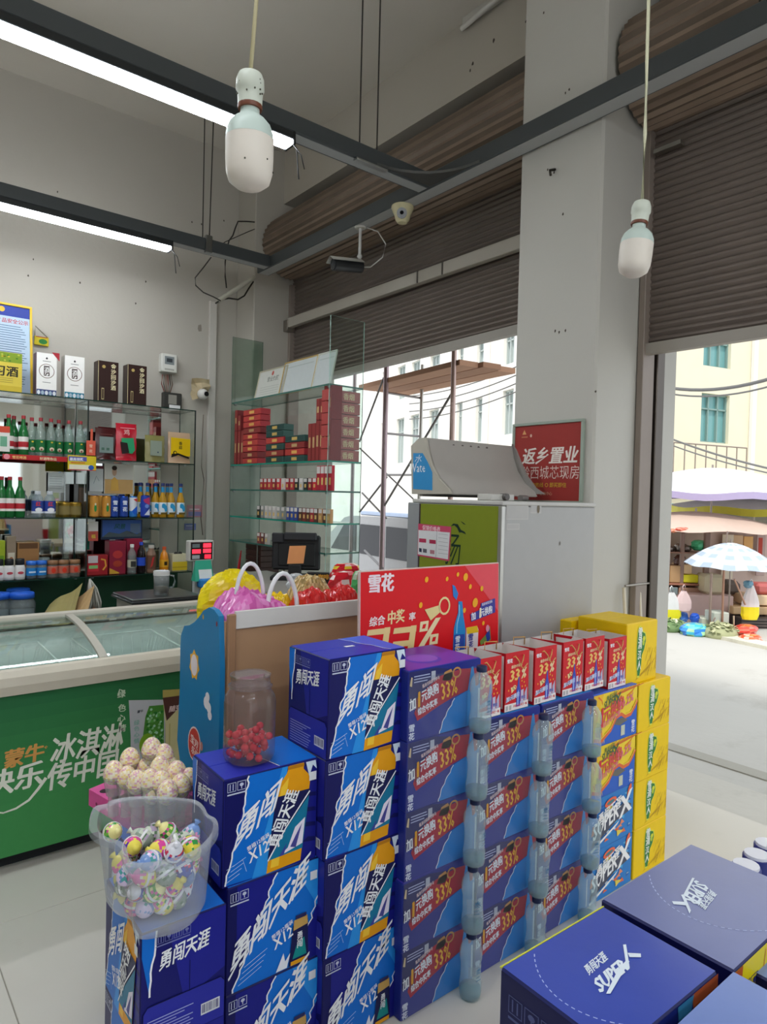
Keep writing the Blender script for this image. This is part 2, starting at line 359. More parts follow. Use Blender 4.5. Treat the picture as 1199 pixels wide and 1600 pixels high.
# ================================================================ beer cartons
NAVY, NAVY2, SKY, SKY2, WHT, GOLD = '14165c', '1b1f86', '0f6fd2', '2a93e8', 'eef1f6', 'e8a51c'
def icons(m, a, b, s, n=2, k=3, col='c9cfe6'):
    for i in range(n):
        x = a+i*s*1.15
        for q in ((x, b, x+s, b+s*.06), (x, b+s*.94, x+s, b+s), (x, b, x+s*.06, b+s), (x+s*.94, b, x+s, b+s)): m.rect(*q, col, k)
        if i % 2: m.ell(x+s/2, b+s*.6, s*.25, s*.2, col, k, 8); m.rect(x+s*.45, b+s*.15, x+s*.55, b+s*.5, col, k)
        else: m.rect(x+s*.25, b+s*.15, x+s*.35, b+s*.85, col, k); m.rect(x+s*.6, b+s*.15, x+s*.7, b+s*.85, col, k)
    m.rect(a, b-s*.35, a+s*1.1*n, b-s*.2, col, k)
def torn(m, pts, side, col, k, w=.0045):
    m.poly(pts+side, col, k); m.stroke(pts, w, WHT, k+1)
def art_tall(m, W, H):          # large bottle art
    P = lambda u, v: (u*W, v*H)
    m.rect(.002, .002, W-.002, H-.002, NAVY2, 1)
    m.poly([P(.01, .01), P(.01, .99), P(.26, .99), P(.14, .5), P(.03, .01)], NAVY, 2)
    e = jag(P(.25, .992), P(.20, .70), 9, .004, 1)+jag(P(.20, .70), P(.03, .02), 14, .005, 2)[1:]
    torn(m, e, [P(.5, .008), P(.66, .992)], SKY, 2)
    m.poly([P(.5, .008), P(.66, .992), P(.60, .992), P(.30, .008)], SKY2, 3)
    for i in range(6): m.poly([P(.8+.02*i, .99-.15*i), P(.985, .97-.15*i), P(.985, .93-.15*i), P(.84, .95-.15*i)], NAVY, 2)
    # bottle, leaning
    L = lambda u, v: P(.565+u*.36+(v-.9)*.13, v)
    m.poly([L(.28, .992), L(.72, .992), L(.74, .93), L(1, .84), L(1.02, .03), L(.0, .008), L(-.02, .80), L(.22, .92)], 'e8a010', 4)
    m.poly([L(.1, .8), L(.3, .88), L(.34, .05), L(.1, .05)], 'f7c838', 5); m.rect(*P(.66, .955), *P(.84, .99), 'b97a10', 5)
    m.poly([L(-.02, .72), L(1.02, .72), L(1.02, .15), L(-.02, .13)], '181c52', 6)
    m.poly([L(1.02, .66), L(1.02, .15), L(-.02, .13), L(.3, .33)], '12779e', 7); m.poly([L(.98, .45), L(1.0, .2), L(.3, .14), L(.55, .2), L(.7, .38)], 'e9e4f4', 8)
    m.poly([L(.9, .4), L(.8, .18), L(.62, .2), L(.75, .3)], '4a4a96', 9); m.poly([L(.5, .25), L(.45, .14), L(.3, .14)], '3d479c', 9)
    m.stroke([L(-.02, .13), L(.4, .4), L(1.02, .7)], .004, WHT, 9)
    m.text('勇闯天涯', *L(.22, .235), .0385*W/.28, WHT, 10, math.radians(66), -.1, .03, 1, 1.2)
    m.poly([P(.86, .99), P(.97, .99), P(.985, .9), P(.94, .95), P(.90, .84)], 'd7e6f5', 5)
    # lettering
    m.text('勇闯', *P(.105, .35), .069*W/.28, WHT, 6, math.radians(33), .1, .03, 1.05, 1.35, up=(.2, .98))
    m.text('X12', *P(.27, .165), .036*W/.28, WHT, 6, math.radians(20), .2, .02, 1, 1.2)
    m.text('整箱12瓶装', *P(.245, .285), .014, WHT, 6, math.radians(20), .1, .01)
    for i in range(4): m.stroke([P(.04+.02*i, .05+.045*i), P(.17+.02*i, .10+.045*i)], .0015, 'bcd4f2', 6)
    m.stroke([P(.04, .17), P(.2, .22), P(.24, .10)], .0012, 'bcd4f2', 6)
    icons(m, .035*W, .88*H, .085*W, 2, 4); m.rect(*P(.895, .80), *P(.975, .885), 'e3e6ea', 11)
def art_word(m, W, H):          # full word art with the small bottle
    P = lambda u, v: (u*W, v*H)
    m.rect(.002, .002, W-.002, H-.002, NAVY, 1); m.poly([P(.1, .99), P(.5, .99), P(.3, .5), P(.1, .3)], NAVY2, 2)
    e = jag(P(.52, .992), P(.40, .75), 8, .006, 4)+jag(P(.40, .75), P(.14, .2), 12, .006, 5)[1:]+jag(P(.14, .2), P(.07, .01), 6, .004, 6)[1:]
    torn(m, e, [P(.992, .008), P(.992, .992)], SKY, 2); m.poly([P(.7, .99), P(.99, .99), P(.99, .5)], SKY2, 3)
    m.poly([P(.7, .01), P(.85, .3), P(.99, .55), P(.99, .01)], NAVY2, 4); m.stroke(jag(P(.86, .30), P(.99, .62), 6, .006, 8), .004, WHT, 5)
    m.text('勇闯天涯', *P(.015, .17), .079*W/.28, WHT, 7, math.radians(38), .02, .035, .93, 1.25, up=(.16, .99))
    m.text('X12', *P(.50, .25), .036*W/.28, WHT, 7, math.radians(20), .15, .02, 1, 1.2); m.text('整箱12瓶装', *P(.47, .36), .014, WHT, 7, math.radians(20), .1, .01)
    for i in range(4): m.stroke([P(.12+.02*i, .06+.05*i), P(.36+.02*i, .15+.05*i)], .0015, 'bcd4f2', 6)
    m.poly([P(.66, .02), P(.70, .41), P(.87, .43), P(.88, .02)], '161a4e', 7); m.poly([P(.705, .36), P(.71, .46), P(.86, .47), P(.87, .38)], 'c7a05a', 8)
    m.rect(*P(.73, .46), *P(.85, .5), '2a2d60', 8); m.poly([P(.70, .08), P(.74, .2), P(.83, .26), P(.86, .08)], '0f8c8c', 8); m.text('勇', *P(.745, .26), .022, WHT, 9, 0, 0, .02, .9, 1.1); m.text('闯', *P(.745, .18), .022, WHT, 9, 0, 0, .02, .9, 1.1)
    m.rect(*P(.68, .02), *P(.87, .06), GOLD, 9); m.poly([P(.52, .02), P(.6, .18), P(.62, .09), P(.68, .16), P(.64, .02)], 'e8edf7', 6)
    icons(m, .03*W, .86*H, .085*W, 2, 5); m.rect(*P(.885, .80), *P(.965, .885), 'e3e6ea', 9)
def art_end(m, W, H, corner=True):
    P = lambda u, v: (u*W, v*H)
    m.rect(.002, .002, W-.002, H-.002, '17196a', 1); m.poly([P(.3, .99), P(.99, .99), P(.99, .45), P(.5, .3)], '20248f', 2)
    if corner: torn(m, jag(P(.17, .99), P(.10, .45), 8, .004, 12), [P(.01, .8), P(.01, .99)], SKY, 3)
    m.text('勇闯天涯', *P(.5, .745), .148*W, WHT, 5, math.radians(8), .25, .03, 1, 1.5, center=True)
    icons(m, .16*W, .87*H, .09*W, 4, 5, '7f86bd'); m.stroke([P(.56, .63), P(.56, .36)], .0015, '0c0e40', 4)
    m.poly([P(.03, .01), P(.03, .32), P(.08, .37), P(.94, .37), P(.985, .33), P(.985, .01)], '2a2f9e', 4)
    m.stroke([P(.03, .01), P(.03, .32), P(.08, .37), P(.94, .37), P(.985, .33)], .0022, '0b0d3c', 5)
    rr = random.Random(5)
    for i in range(9): m.rect(*P(.08, .03+.026*i), *P(rr.uniform(.4, .62), .038+.026*i), '9ea6dc', 5)
    m.rect(*P(.70, .10), *P(.93, .20), 'd9dbe4', 5)
    for i in range(12): m.rect(*P(.715+.017*i, .115), *P(.715+.017*i+rr.uniform(.004, .011), .19), '23256a', 6)
def art_prize(m, W, H):         # the wrapped 33% cartons
    P = lambda u, v: (u*W, v*H)
    m.rect(.002, .002, W-.002, H-.002, '2a3690', 1); m.poly([P(.01, .99), P(.99, .99), P(.99, .55), P(.4, .62), P(.01, .45)], '262a66', 2); m.poly([P(.35, .99), P(.99, .99), P(.99, .8)], '1f2c8c', 3)
    e = jag(P(.42, .01), P(.47, .20), 6, .003, 21)+jag(P(.47, .20), P(.62, .48), 6, .003, 22)[1:]
    torn(m, e, [P(.992, .62), P(.992, .008)], '1b7fd0', 3, .003)
    m.poly([P(.12, .28), P(.08, .40), P(.16, .66), P(.42, .86), P(.70, .90), P(.96, .86), P(.96, .6), P(.60, .50), P(.40, .42)], 'b01c36', 4)
    m.poly([P(.44, .78), P(.47, .90), P(.56, .93), P(.60, .84), P(.55, .76)], 'c08a50', 4); m.stroke([(P(.64, .86)[0]+.017*math.cos(q*.5), P(.64, .86)[1]+.015*math.sin(q*.5)) for q in range(14)], .006, 'c8904e', 5)
    m.poly([P(.10, .40), P(.10, .60), P(.175, .66), P(.165, .42)], '7d2436', 5)
    m.text('加', *P(.018, .455), .029, WHT, 6, math.radians(12), .12, .035, .95, 1.35)
    m.text('1', *P(.098, .47), .062, GOLD, 6, math.radians(8), .12, .045, .80, 1.05)
    m.text('元换购', *P(.172, .545), .0262, WHT, 6, math.radians(15), .1, .035, .95, 1.45); m.text('瓶身扫码即可参与', *P(.175, .735), .0098, 'f0d4d4', 6, math.radians(15), .1, .02, .95, 1.3)
    m.text('综合中奖率', *P(.125, .36), .0178, WHT, 6, math.radians(14), .1, .04, .95, 1.35)
    m.text('33%', *P(.425, .49), .056, 'b8202c', 6, math.radians(10), .05, .05, .78, 1.35); m.text('33%', *P(.43, .50), .056, 'f4b834', 7, math.radians(10), .05, .018, .78, 1.3)
    m.text('雪', *P(.012, .155), .024, 'dfe6f6', 6, 0, 0, .05); m.text('花', *P(.012, .035), .024, 'dfe6f6', 6, 0, 0, .05)
    m.poly([P(.012, .80), P(.03, .92), P(.045, .91), P(.04, .78)], 'd9c49a', 5)
    for i in range(3): m.rect(*P(.065, .83+.04*i), *P((.24, .28, .27)[i], .845+.04*i), 'b4bce0', 5)
    m.rect(*P(.29, .82), *P(.345, .95), 'b7bccb', 5)
    m.poly([P(.80, .03), P(.80, .5), P(.83, .75), P(.85, .9), P(.88, .9), P(.90, .75), P(.93, .5), P(.93, .03)], '2a90d8', 5); m.poly([P(.96, .05), P(.96, .55), P(.985, .55), P(.985, .05)], 'd8dce8', 5)
def art_flame(m, W, H):
    P = lambda u, v: (u*W, v*H)
    m.rect(.002, .002, W-.002, H-.002, 'f0d238', 1); m.poly([P(.01, .99), P(.22, .99), P(.12, .6), P(.01, .3)], 'f0bd2c', 2)
    for i in range(8):
        a = .25+.1*i; m.stroke([P(.45+.02*i, .9), P(a+.2, .985)], .003, 'd06a2c', 2)
    for (a, b, c, d) in ((.10, .95, .20, .78), (.02, .75, .08, .5), (.75, .82, .93, .95), (.88, .55, .93, .6)): m.stroke([P(a, b), P((a+c)/2+.03, (b+d)/2), P(c, d)], .008, 'e0702c', 3, w2=.002)
    wave = [P(.02, .16), P(.18, .1), P(.38, .25), P(.50, .46), P(.62, .50), P(.72, .42), P(.84, .44), P(.93, .56), P(.99, .68)]
    m.poly([P(.008, .008)]+wave+[P(.992, .008)], '2f62c4', 3); m.poly([P(.45, .34), P(.52, .42), P(.66, .42), P(.78, .34), P(.6, .28)], '6d6a62', 4)
    m.stroke(wave, .016, 'e2703e', 5); m.stroke([(a, b+.009) for a, b in wave], .004, 'f6d84a', 6)
    for i in range(6): m.poly([P(.03+.03*i, .30), P(.07+.03*i, .30), P(.16+.02*i, .02)], ('f4a032', 'ffd648')[i % 2], 4)
    m.text('勇闯天涯', *P(.27, .845), .018, '3c6b45', 6, math.radians(10), .3, .01, 1, 1.1); m.text('SUPER', *P(.22, .68), .040, '35604a', 6, math.radians(12), .3, .02, .8, 1.1); m.text('X', *P(.47, .71), .056, '35604a', 6, math.radians(12), .3, .02)
    m.text('1', *P(.11, .34), .105, 'd8383f', 6, math.radians(12), .25, .03, .9, 1); m.text('元换购', *P(.22, .46), .052, 'd8504c', 6, math.radians(14), .2, .04, .95, 1.2)
    m.text('10.2%', *P(.56, .58), .046, 'dd6f8a', 6, math.radians(14), .25, .03); m.text('综合中奖率', *P(.20, .34), .026, 'dd6f8a', 6, math.radians(14), .2, .02)
    m.rect(*P(.62, .07), *P(.71, .27), 'c9cdb8', 6); m.text('雪', *P(.86, .20), .028, 'dfe6f6', 6, 0, 0, .03); m.text('花', *P(.86, .07), .028, 'dfe6f6', 6, 0, 0, .03)
def art_comic(m, W, H):
    P = lambda u, v: (u*W, v*H); rr = random.Random(31)
    m.rect(.002, .002, W-.002, H-.002, '2f7fc8', 1)
    cs = ['49b0e6', '6fb7dc', 'e8704a', '1f5fb4', 'c7d8ea', 'e9d25a', '2c52a0', '9bb7cc', 'e98f6a']
    for i in range(46):
        a, b = rr.uniform(.1, .9), rr.uniform(.12, .88); s = rr.uniform(.04, .10); t = rr.uniform(0, 6.28); k = rr.uniform(.3, .9)
        q = [P(min(.99, max(.01, a+s*math.cos(t+j*2.1)*1.0)), min(.99, max(.01, b+s*k*1.6*math.sin(t+j*2.1)))) for j in range(3)]
        m.poly(q+[P(a-s*.3, b-s*.3)] if 0 else q, cs[i % 9], 2+i*.1)
    m.ell(*P(.45, .84), .042, .016, 'ef6f4c', 7, 16, .15); m.ell(*P(.45, .84), .028, .007, '4e7f86', 7.5, 14, .15)
    m.ell(*P(.12, .80), .022, .018, 'ef6f4c', 7, 12); m.ell(*P(.88, .9), .012, .03, 'ef6f4c', 7, 12, -.4)
    m.poly([P(.08, .28), P(.12, .52), P(.16, .53), P(.62, .78), P(.62, .66), P(.78, .72), P(.93, .62), P(.90, .50), P(.60, .42), P(.04, .10)], '4c5060', 8)
    m.text('勇闯天涯', *P(.17, .47), .041, 'f2f2f2', 9, math.radians(15), .3, .04, 1.02, 1.3)
    m.text('SUPER', *P(.07, .23), .086, 'f6f6f6', 9, math.radians(17), .3, .03, .78, 1.0); m.text('X', *P(.655, .42), .12, 'f6f6f6', 9, math.radians(14), .3, .035, 1.05, 1)
    m.poly([P(.02, .06), P(.66, .40), P(.60, .33), P(.05, .02)], 'f2f2f2', 9)
def art_grain(m, W, H):
    P = lambda u, v: (u*W, v*H); rr = random.Random(8)
    m.rect(.002, .002, W-.002, H-.002, 'f2cb08', 1)
    for i in range(40):
        a = rr.uniform(.6, .97); b = rr.uniform(.08, .5); l = rr.uniform(.05, .12)
        m.stroke([P(a, b), P(min(.985, a+l*.6), min(.95, b+l*1.3))], .0014, ('b98a1c', 'd7a91a', '9c7a26')[i % 3], 2)
    for i in range(14): m.stroke([P(.30+.03*i, .05+.01*i), P(.36+.045*i, .09+.02*i)], .0012, 'c79f1c', 2)
    blob = [(.36, .93), (.43, .95), (.50, .86), (.60, .82), (.63, .70), (.58, .55), (.50, .45), (.48, .25), (.43, .09), (.36, .09), (.32, .3), (.31, .6), (.33, .85)]
    m.poly([P(a, b) for a, b in blob], 'dfe04a', 3); c = (.45, .55)
    m.poly([P(c[0]+(a-c[0])*.88, c[1]+(b-c[1])*.93) for a, b in blob], '2f7d3c', 4)
    for i, ch in enumerate('雪清汉人'): m.text(ch, *P(.352, .755-.175*i), .038*(1, 1, .85, .85)[i], 'eef2ea', 5, 0, .04, .03, .95, 1.05)
    m.ell(*P(.545, .72), .011, .010, 'd6dc3a', 5, 8); m.ell(*P(.53, .66), .009, .011, 'b9cf3e', 5, 8)
def carton(name, label, W, D, H, loc, body, front, side=None, group=None, top=None, rz=0, side_fn=None):
    t = thing(name, label, 'box', loc, group, rz)
    m = MB(); m.box(0, 0, .0005, W, D, H, body, 'card', .003)
    m.build('carton_body', t, False)
    m = MB()            # top flaps: two leaves meeting over a recessed seam
    m.box(.004, .004, H-.001, W-.004, D/2-.001, H+.0012, top or body, 'card', .0008); m.box(.004, D/2+.001, H-.001, W-.004, D-.004, H+.0012, top or body, 'card', .0008)
    m.build('top_flaps', t, False)
    m = MB(); m.M = frame((0, 0, 0), (1, 0, 0), (0, 0, 1)); front(m, W, H); m.build('printed_front', t, False)
    if side_fn: m = MB(); m.M = frame((0, D, 0), (0, -1, 0), (0, 0, 1)); side_fn(m, D, H); m.build('printed_side', t, False)
    return t
BW, BD, BH = .283, .212, .285
G1 = 'blue bottled beer cartons of the tall stack'
tall = carton('beer_carton', 'blue carton with large gold bottle, topmost of the four-high stack', BW, BD, BH, (1.078, 1.553, 3*BH), NAVY, art_tall, group=G1, side_fn=art_end, top='2a36b0')
tr = tree_of(tall)
# small pale patch and torn sky edge printed on the top face
def toppr(m, W, D):
    torn(m, jag((W*.62, D*.98), (W*.80, D*.02), 8, .004, 40), [(W*.99, D*.02), (W*.99, D*.98)], '3c63d8', 1, .003); m.rect(W*.45, D*.45, W*.57, D*.52, 'e6e8f2', 2)
def topart(t, W, D, H, fn):
    m = MB(); m.M = frame((0, 0, H+.0012), (1, 0, 0), (0, 1, 0)); fn(m, W, D); return m.build('printed_top', t, False)
topart(tall, BW, BD, BH, toppr)
dup(tall, (1.075, 1.556, 2*BH), 'blue gold-bottle carton, second from the top of the four-high stack', tree=tr)
dup(tall, (1.079, 1.552, BH), 'blue carton with large gold bottle, third down, resting on the word-print carton', tree=tr, rz=.01)
word = carton('beer_carton', 'blue carton with big slanted lettering and a small bottle, bottom of the four-high stack', BW, BD, BH, (1.082, 1.556, 0), NAVY, art_word, group=G1, side_fn=art_end, top=SKY)
tw = tree_of(word)
G2 = 'blue bottled beer cartons of the three-high stack'
c = dup(tall, (.788, 1.600, 2*BH), 'blue carton with large gold bottle, right under the jar of red candies', rz=-.04, group=G2, tree=tr)
topart(c, BW, BD, BH, lambda m, W, D: (torn(m, jag((W*.40, D*.98), (W*.58, D*.02), 8, .004, 41), [(W*.99, D*.02), (W*.99, D*.98)], SKY, 1, .003)))
dup(word, (.800, 1.592, BH), 'carton with big slanted lettering, middle of the stack below the candy jar', rz=-.02, group=G2, tree=tw)
dup(word, (.800, 1.590, 0), 'carton with big slanted lettering, on the floor at the foot of the candy jar stack', rz=-.025, group=G2, tree=tw)
G3 = 'blue cartons end-on below the plastic tub'
def artL(m, W, H): art_tall(m, W, H)
end = carton('beer_carton', 'end-on blue carton carrying the clear tub of wrapped eggs', BD, BW, BH, (.560, 1.545, BH), NAVY, art_end, group=G3, side_fn=artL, top=SKY, rz=-.03)
te = tree_of(end)
dup(end, (.562, 1.549, 0), 'end-on blue carton on the floor below the one with the tub', rz=-.03, tree=te)
for k in (0, 1): dup(end, (.665, 1.84, k*BH), 'end-on blue carton hidden behind the tub, '+('floor level' if not k else 'under the pink egg stand'), rz=0, tree=te)
# --- wrapped 33% cartons
PW, PD, PH = .317, .24, .215
G4 = 'film-wrapped prize draw cartons'
prize = carton('prize_carton', 'dark blue prize draw carton, topmost of the five-high stack', PW, PD, PH, (1.345, 1.52, 4*PH), '1c2a86', art_prize, group=G4, top='4a3cb0')
tp = tree_of(prize)
topart(prize, PW, PD, PH, lambda m, W, D: (m.poly([(.005, .005), (W-.005, .005), (W-.005, D-.005), (.1, D-.005)], '7a3fb4', 1), m.ell(W*.45, D*.4, W*.2, D*.25, '5b3fc0', 2), m.ell(W*.46, D*.42, W*.17, D*.2, '8c55c8', 3)))
ordn = ['bottom', 'second from the floor', 'third from the floor', 'fourth from the floor']
rr = random.Random(2)
for i in range(4): dup(prize, (1.345+rr.uniform(-.004, .004), 1.52+rr.uniform(-.003, .003), i*PH), 'dark blue prize draw carton, %s in the five-high stack' % ordn[i], tree=tp)
tcol = {}
for c_, (x, nm) in enumerate(((1.668, 'middle'), (1.992, 'third'))):
    for i in range(4):
        t = dup(prize, (x+rr.uniform(-.004, .004), 1.52+rr.uniform(-.003, .004), i*PH), 'dark blue prize draw carton, %s of the %s stack of wrapped cartons' % (('bottom', 'second up', 'third up', 'topmost')[i], nm), tree=tp)
        if i == 3: topart(t, PW, PD, PH, lambda m, W, D: m.rect(.004, .004, W-.004, D-.004, SKY2, 1))
G5 = 'cartons of the stack beside the yellow cartons'
CHh = .21
fl_ = carton('flame_carton', 'yellow and blue carton with orange flames, topmost of its stack under a red bag', PW, PD, CHh, (2.312, 1.52, 3*CHh), '2f55b8', art_flame, group=G5, top='4a70d8')
dup(fl_, (2.312, 1.522, 2*CHh), 'yellow and blue carton with orange flames, just above the comic print cartons', tree=tree_of(fl_))
cm = carton('comic_carton', 'blue comic print carton, upper of the two below the flame cartons', PW, PD, CHh, (2.310, 1.521, CHh), '3277c4', art_comic, group=G5)
dup(cm, (2.312, 1.522, 0), 'blue comic print carton resting on the floor', tree=tree_of(cm))
G6 = 'yellow cartons by the street doorway'
YW, YH = .262, .2075
ye = carton('yellow_carton', 'yellow carton with green leaf badge, on the floor by the doorway', YW, PD, YH, (2.640, 1.52, 0), 'f0c808', art_grain, group=G6)
tye = tree_of(ye)
for i in (1, 2, 3): dup(ye, (2.640+.004*(i % 2), 1.52+.003*(i % 2), i*YH), 'yellow carton with green leaf badge, %s of the doorway stack' % ('second up', 'third up', 'fourth up')[i-1], tree=tye)
dup(ye, (2.575, 1.545, 4*YH), 'yellow carton with green leaf badge, shifted topmost one beside the last red bag', tree=tye, scale=(.93, 1, 1.25))
# second yellow carton, seen from above behind the bags
dup(ye, (2.55, 1.80, 4*YH-.01), 'yellow carton lying behind the topmost yellow carton against the pillar', tree=tye, scale=(.93, .5, 1.18))
# hidden support behind
for i in range(4): dup(ye, (2.56, 1.765, i*YH-.002*i), 'yellow carton of the hidden rear stack, level %s' % ('one', 'two', 'three', 'four')[i], tree=tye, scale=(.9, .6, 1))
# loose film stretched round the wrapped cartons
m = MB()
for (x0, x1, H) in ((1.338, 1.664, 5*PH), (1.664, 2.31, 4*PH)):
    g = []
    for k in range(25):
        z = .01+(H-.03)*k/24; rr2 = random.Random(k)
        g.append([(x0+(x1-x0)*i/10, 1.5085+rr2.uniform(-.0018, .0012)+.0008*math.sin(i*2+k), z) for i in range(11)])
    m.sheet(g, 'f4f6fa', 'film')
w = m.build('stretch_film'); tag(w, 'clear stretch film with fine creases wrapped round the dark blue prize cartons', 'plastic film'); w['kind'] = 'stuff'
# --- empty plastic bottles taped in front of the gaps
def pet():
    t = thing('plastic_bottle', 'empty clear plastic bottle', 'bottle', (0, 0, 0))
    m = MB(); m.lathe([(.0, .004), (.022, .0), (.029, .006), (.031, .02), (.031, .05), (.0285, .06), (.0275, .09), (.0285, .12), (.0315, .13), (.0315, .15), (.029, .165), (.020, .182), (.0125, .192), (.0125, .203)], 16, 'e6f3f5', 'pet'); m.build('bottle_body', t, False)
    m = MB(); m.lathe([(.0145, .194), (.0148, .210), (.013, .212), (0, .212)], 14, '0d1f4a', 'satin'); m.build('bottle_cap', t, False, label='dark blue screw cap')
    m = MB(); m.lathe([(.0292, .062), (.0283, .09), (.0292, .118)], 16, 'e8f2f6', 'milky', a0=-2.6, a1=-.3)
    m.M = frame((0, -.0305, 0), (1, 0, 0), (0, 0, 1))
    for i in range(4): m.rect(-.010, .072+.011*i, .008-.003*(i % 2), .074+.011*i, '5b7f9a', 1)
    m.text('水', -.008, .098, .018, '3a6a92', 1); m.build('bottle_label', t, False)
    m = MB(); m.lathe([(.0, .006), (.027, .006), (.029, .02), (.029, .034), (0, .036)], 14, '9ed4e0', 'liquid'); m.build('water_drop', t, False)
    return t
pt = pet(); pt.scale = (1.16, 1.16, 1); tpt = tree_of(pt); n = 0; first = True
for (x, cnt, nm, hh) in ((1.600, 5, 'first', .2145), (1.925, 4, 'second', .2145), (2.235, 4, 'third', .2135)):
    for i in range(cnt):
        lb = 'empty clear bottle with dark cap, %s in the %s bottle column' % (('bottom', 'second up', 'third up', 'fourth up', 'fifth up')[i], nm)
        loc = (x+rr.uniform(-.006, .006), 1.468+rr.uniform(-.003, .003), .0+i*hh)
        if first: pt.location = loc; pt['label'] = lb; pt['group'] = 'empty bottles stacked on the carton wall'; first = False
        else: dup(pt, loc, lb, rz=rr.uniform(-1, 1)*.4, tree=tpt, rot=(rr.uniform(-.025, .025), rr.uniform(-.03, .03), rr.uniform(-.5, .5)))
# --- red paper bags
def bag():
    Wb, Db, Hb = .135, .13, .205
    t = thing('paper_bag', 'red paper gift bag', 'bag', (0, 0, 0))
    m = MB(); tk = .0012
    q = [(0, 0), (Wb, 0), (Wb+.004, Db), (-.03, Db)]; qb = [(0, 0), (Wb, 0), (Wb, Db), (0, Db)]
    for i in range(4):
        a, b = q[i], q[(i+1) % 4]; ab, bb = qb[i], qb[(i+1) % 4]; c0 = (Wb/2, Db/2)
        ins = lambda p: (p[0]+(c0[0]-p[0])*.02, p[1]+(c0[1]-p[1])*.02)
        v = [(*ab, 0), (*bb, 0), (*b, Hb), (*a, Hb), (*ins(ab), .001), (*ins(bb), .001), (*ins(b), Hb), (*ins(a), Hb)]
        m.add(v, [(0, 1, 2, 3)], 'b81824', 'card'); m.add(v, [(7, 6, 5, 4), (3, 2, 6, 7)], 'dcd8d4', 'card')
    m.add([(0, 0, 0), (Wb, 0, 0), (Wb, Db, 0), (0, Db, 0)], [(3, 2, 1, 0)], 'b81824', 'card'); m.build('bag_body', t, False)
    m = MB(); m.M = frame((0, -.0003, 0), (1, 0, 0), (0, 0, 1)); P = lambda u, v: (u*Wb, v*Hb)
    m.rect(.001, .001, Wb-.001, Hb-.001, 'd0202c', 1); m.rect(.001, .001, Wb-.001, .026, 'efe6e4', 2)
    m.text('雪花', *P(.06, .83), .0155, WHT, 2, 0, 0, .05); m.text('综合中奖率', *P(.24, .725), .0125, 'f2dcae', 2, math.radians(3), .15, .04)
    m.text('33', *P(.16, .50), .062, 'ecbf6a', 2, math.radians(4), .2, .045, .98, .88); m.text('%', *P(.66, .52), .05, 'f2dcae', 2, math.radians(4), .2, .04, .85, 1)
    m.poly([P(.24, .40), P(.28, .30), P(.44, .37), P(.40, .41)], 'f0d79a', 2); m.stroke([P(.40+.07*math.cos(a*.7), .39+.035*math.sin(a*.7)) for a in range(10)], .003, 'f0d79a', 2)
    m.text('加1元换购', *P(.06, .17), .0165, 'd8def4', 3, math.radians(9), .15, .05, 1, 1.2); m.poly([P(.05, .15), P(.05, .2), P(.45, .29), P(.45, .23)], '3a3f94', 2)
    m.poly([P(.48, .05), P(.48, .34), P(.53, .44), P(.55, .56), P(.59, .56), P(.60, .44), P(.65, .34), P(.65, .05)], '3b4fb8', 3); m.poly([P(.52, .08), P(.52, .3), P(.57, .34), P(.57, .08)], '9fb6ee', 4)
    m.poly([P(.67, .09), P(.67, .32), P(.78, .33), P(.79, .09)], 'c9c3dc', 3); m.poly([P(.81, .12), P(.83, .27), P(.93, .36), P(.94, .13)], 'b7b2cf', 3); m.text('雪花', *P(.68, .17), .012, '4a58b4', 4, 0, 0, .04)
    for (a, b) in ((.72, .38), (.80, .45), (.70, .48), (.85, .38), (.15, .36), (.78, .54)): m.ell(*P(a, b), .003, .004, 'f0a83a', 3, 7)
    m.stroke([P(.02, .16), P(.25, .20), P(.46, .26)], .002, 'e8a04a', 2)
    for i in range(2): m.rect(*P(.05+.14*i, .025), *P(.14+.14*i, .10), 'b9b2b2', 3)
    m.text('开盖扫码 再来一瓶', *P(.36, .055), .0095, 'cc2c3c', 3, 0, 0, .03); m.build('printed_front', t, False)
    m = MB(); rr = random.Random(4)
    m.tube([(Wb*.30, .004, Hb-.02), (Wb*.36, -.006, Hb-.014), (Wb*.45, -.012, Hb-.03), (Wb*.55, -.01, Hb-.05), (Wb*.62, -.012, Hb-.03), (Wb*.72, -.006, Hb-.015), (Wb*.76, .004, Hb-.02)], .0022, 'd6a860', 'satin', 5)
    m.tube([(Wb*.5, -.012, Hb-.045), (Wb*.62, -.014, Hb-.06), (Wb*.82, -.012, Hb-.045)], .002, 'd6a860', 'satin', 5); m.build('rope_handle', t, False)
    m = MB(); m.tube([(Wb*.25, Db-.004, Hb-.02), (Wb*.3, Db+.002, Hb+.012), (Wb*.5, Db-.03, Hb+.016), (Wb*.7, Db-.01, Hb+.01), (Wb*.75, Db-.004, Hb-.02)], .0022, 'd6a860', 'satin', 5); m.build('rope_handle', t, False)
    return t
bg = bag(); tb = tree_of(bg)
bx = [(742, 'first, beside the purple-topped carton'), (790, 'second'), (835, 'third'), (880, 'fourth'), (914, 'fifth'), (952, 'last, beside the yellow carton')]
zz = 4*PH+.004
for i, (px, nm) in enumerate(bx):
    x = ony(px, 1110-i*8, 1.53).x; z = zz if x < 2.30 else 4*CHh+.003
    if i < 5: z = zz
    lb = 'open red paper gift bag, %s in the row' % nm
    sc = (.94, 1, 1) if i < 3 else (.94, 1, 1)
    if i == 0: bg.location = (x, 1.53, z); bg['label'] = lb; bg['group'] = 'red paper gift bags'; bg.scale = sc
    else: dup(bg, (x, 1.532+.003*(i % 2), z+.0), lb, tree=tb, scale=sc, group='red paper gift bags')
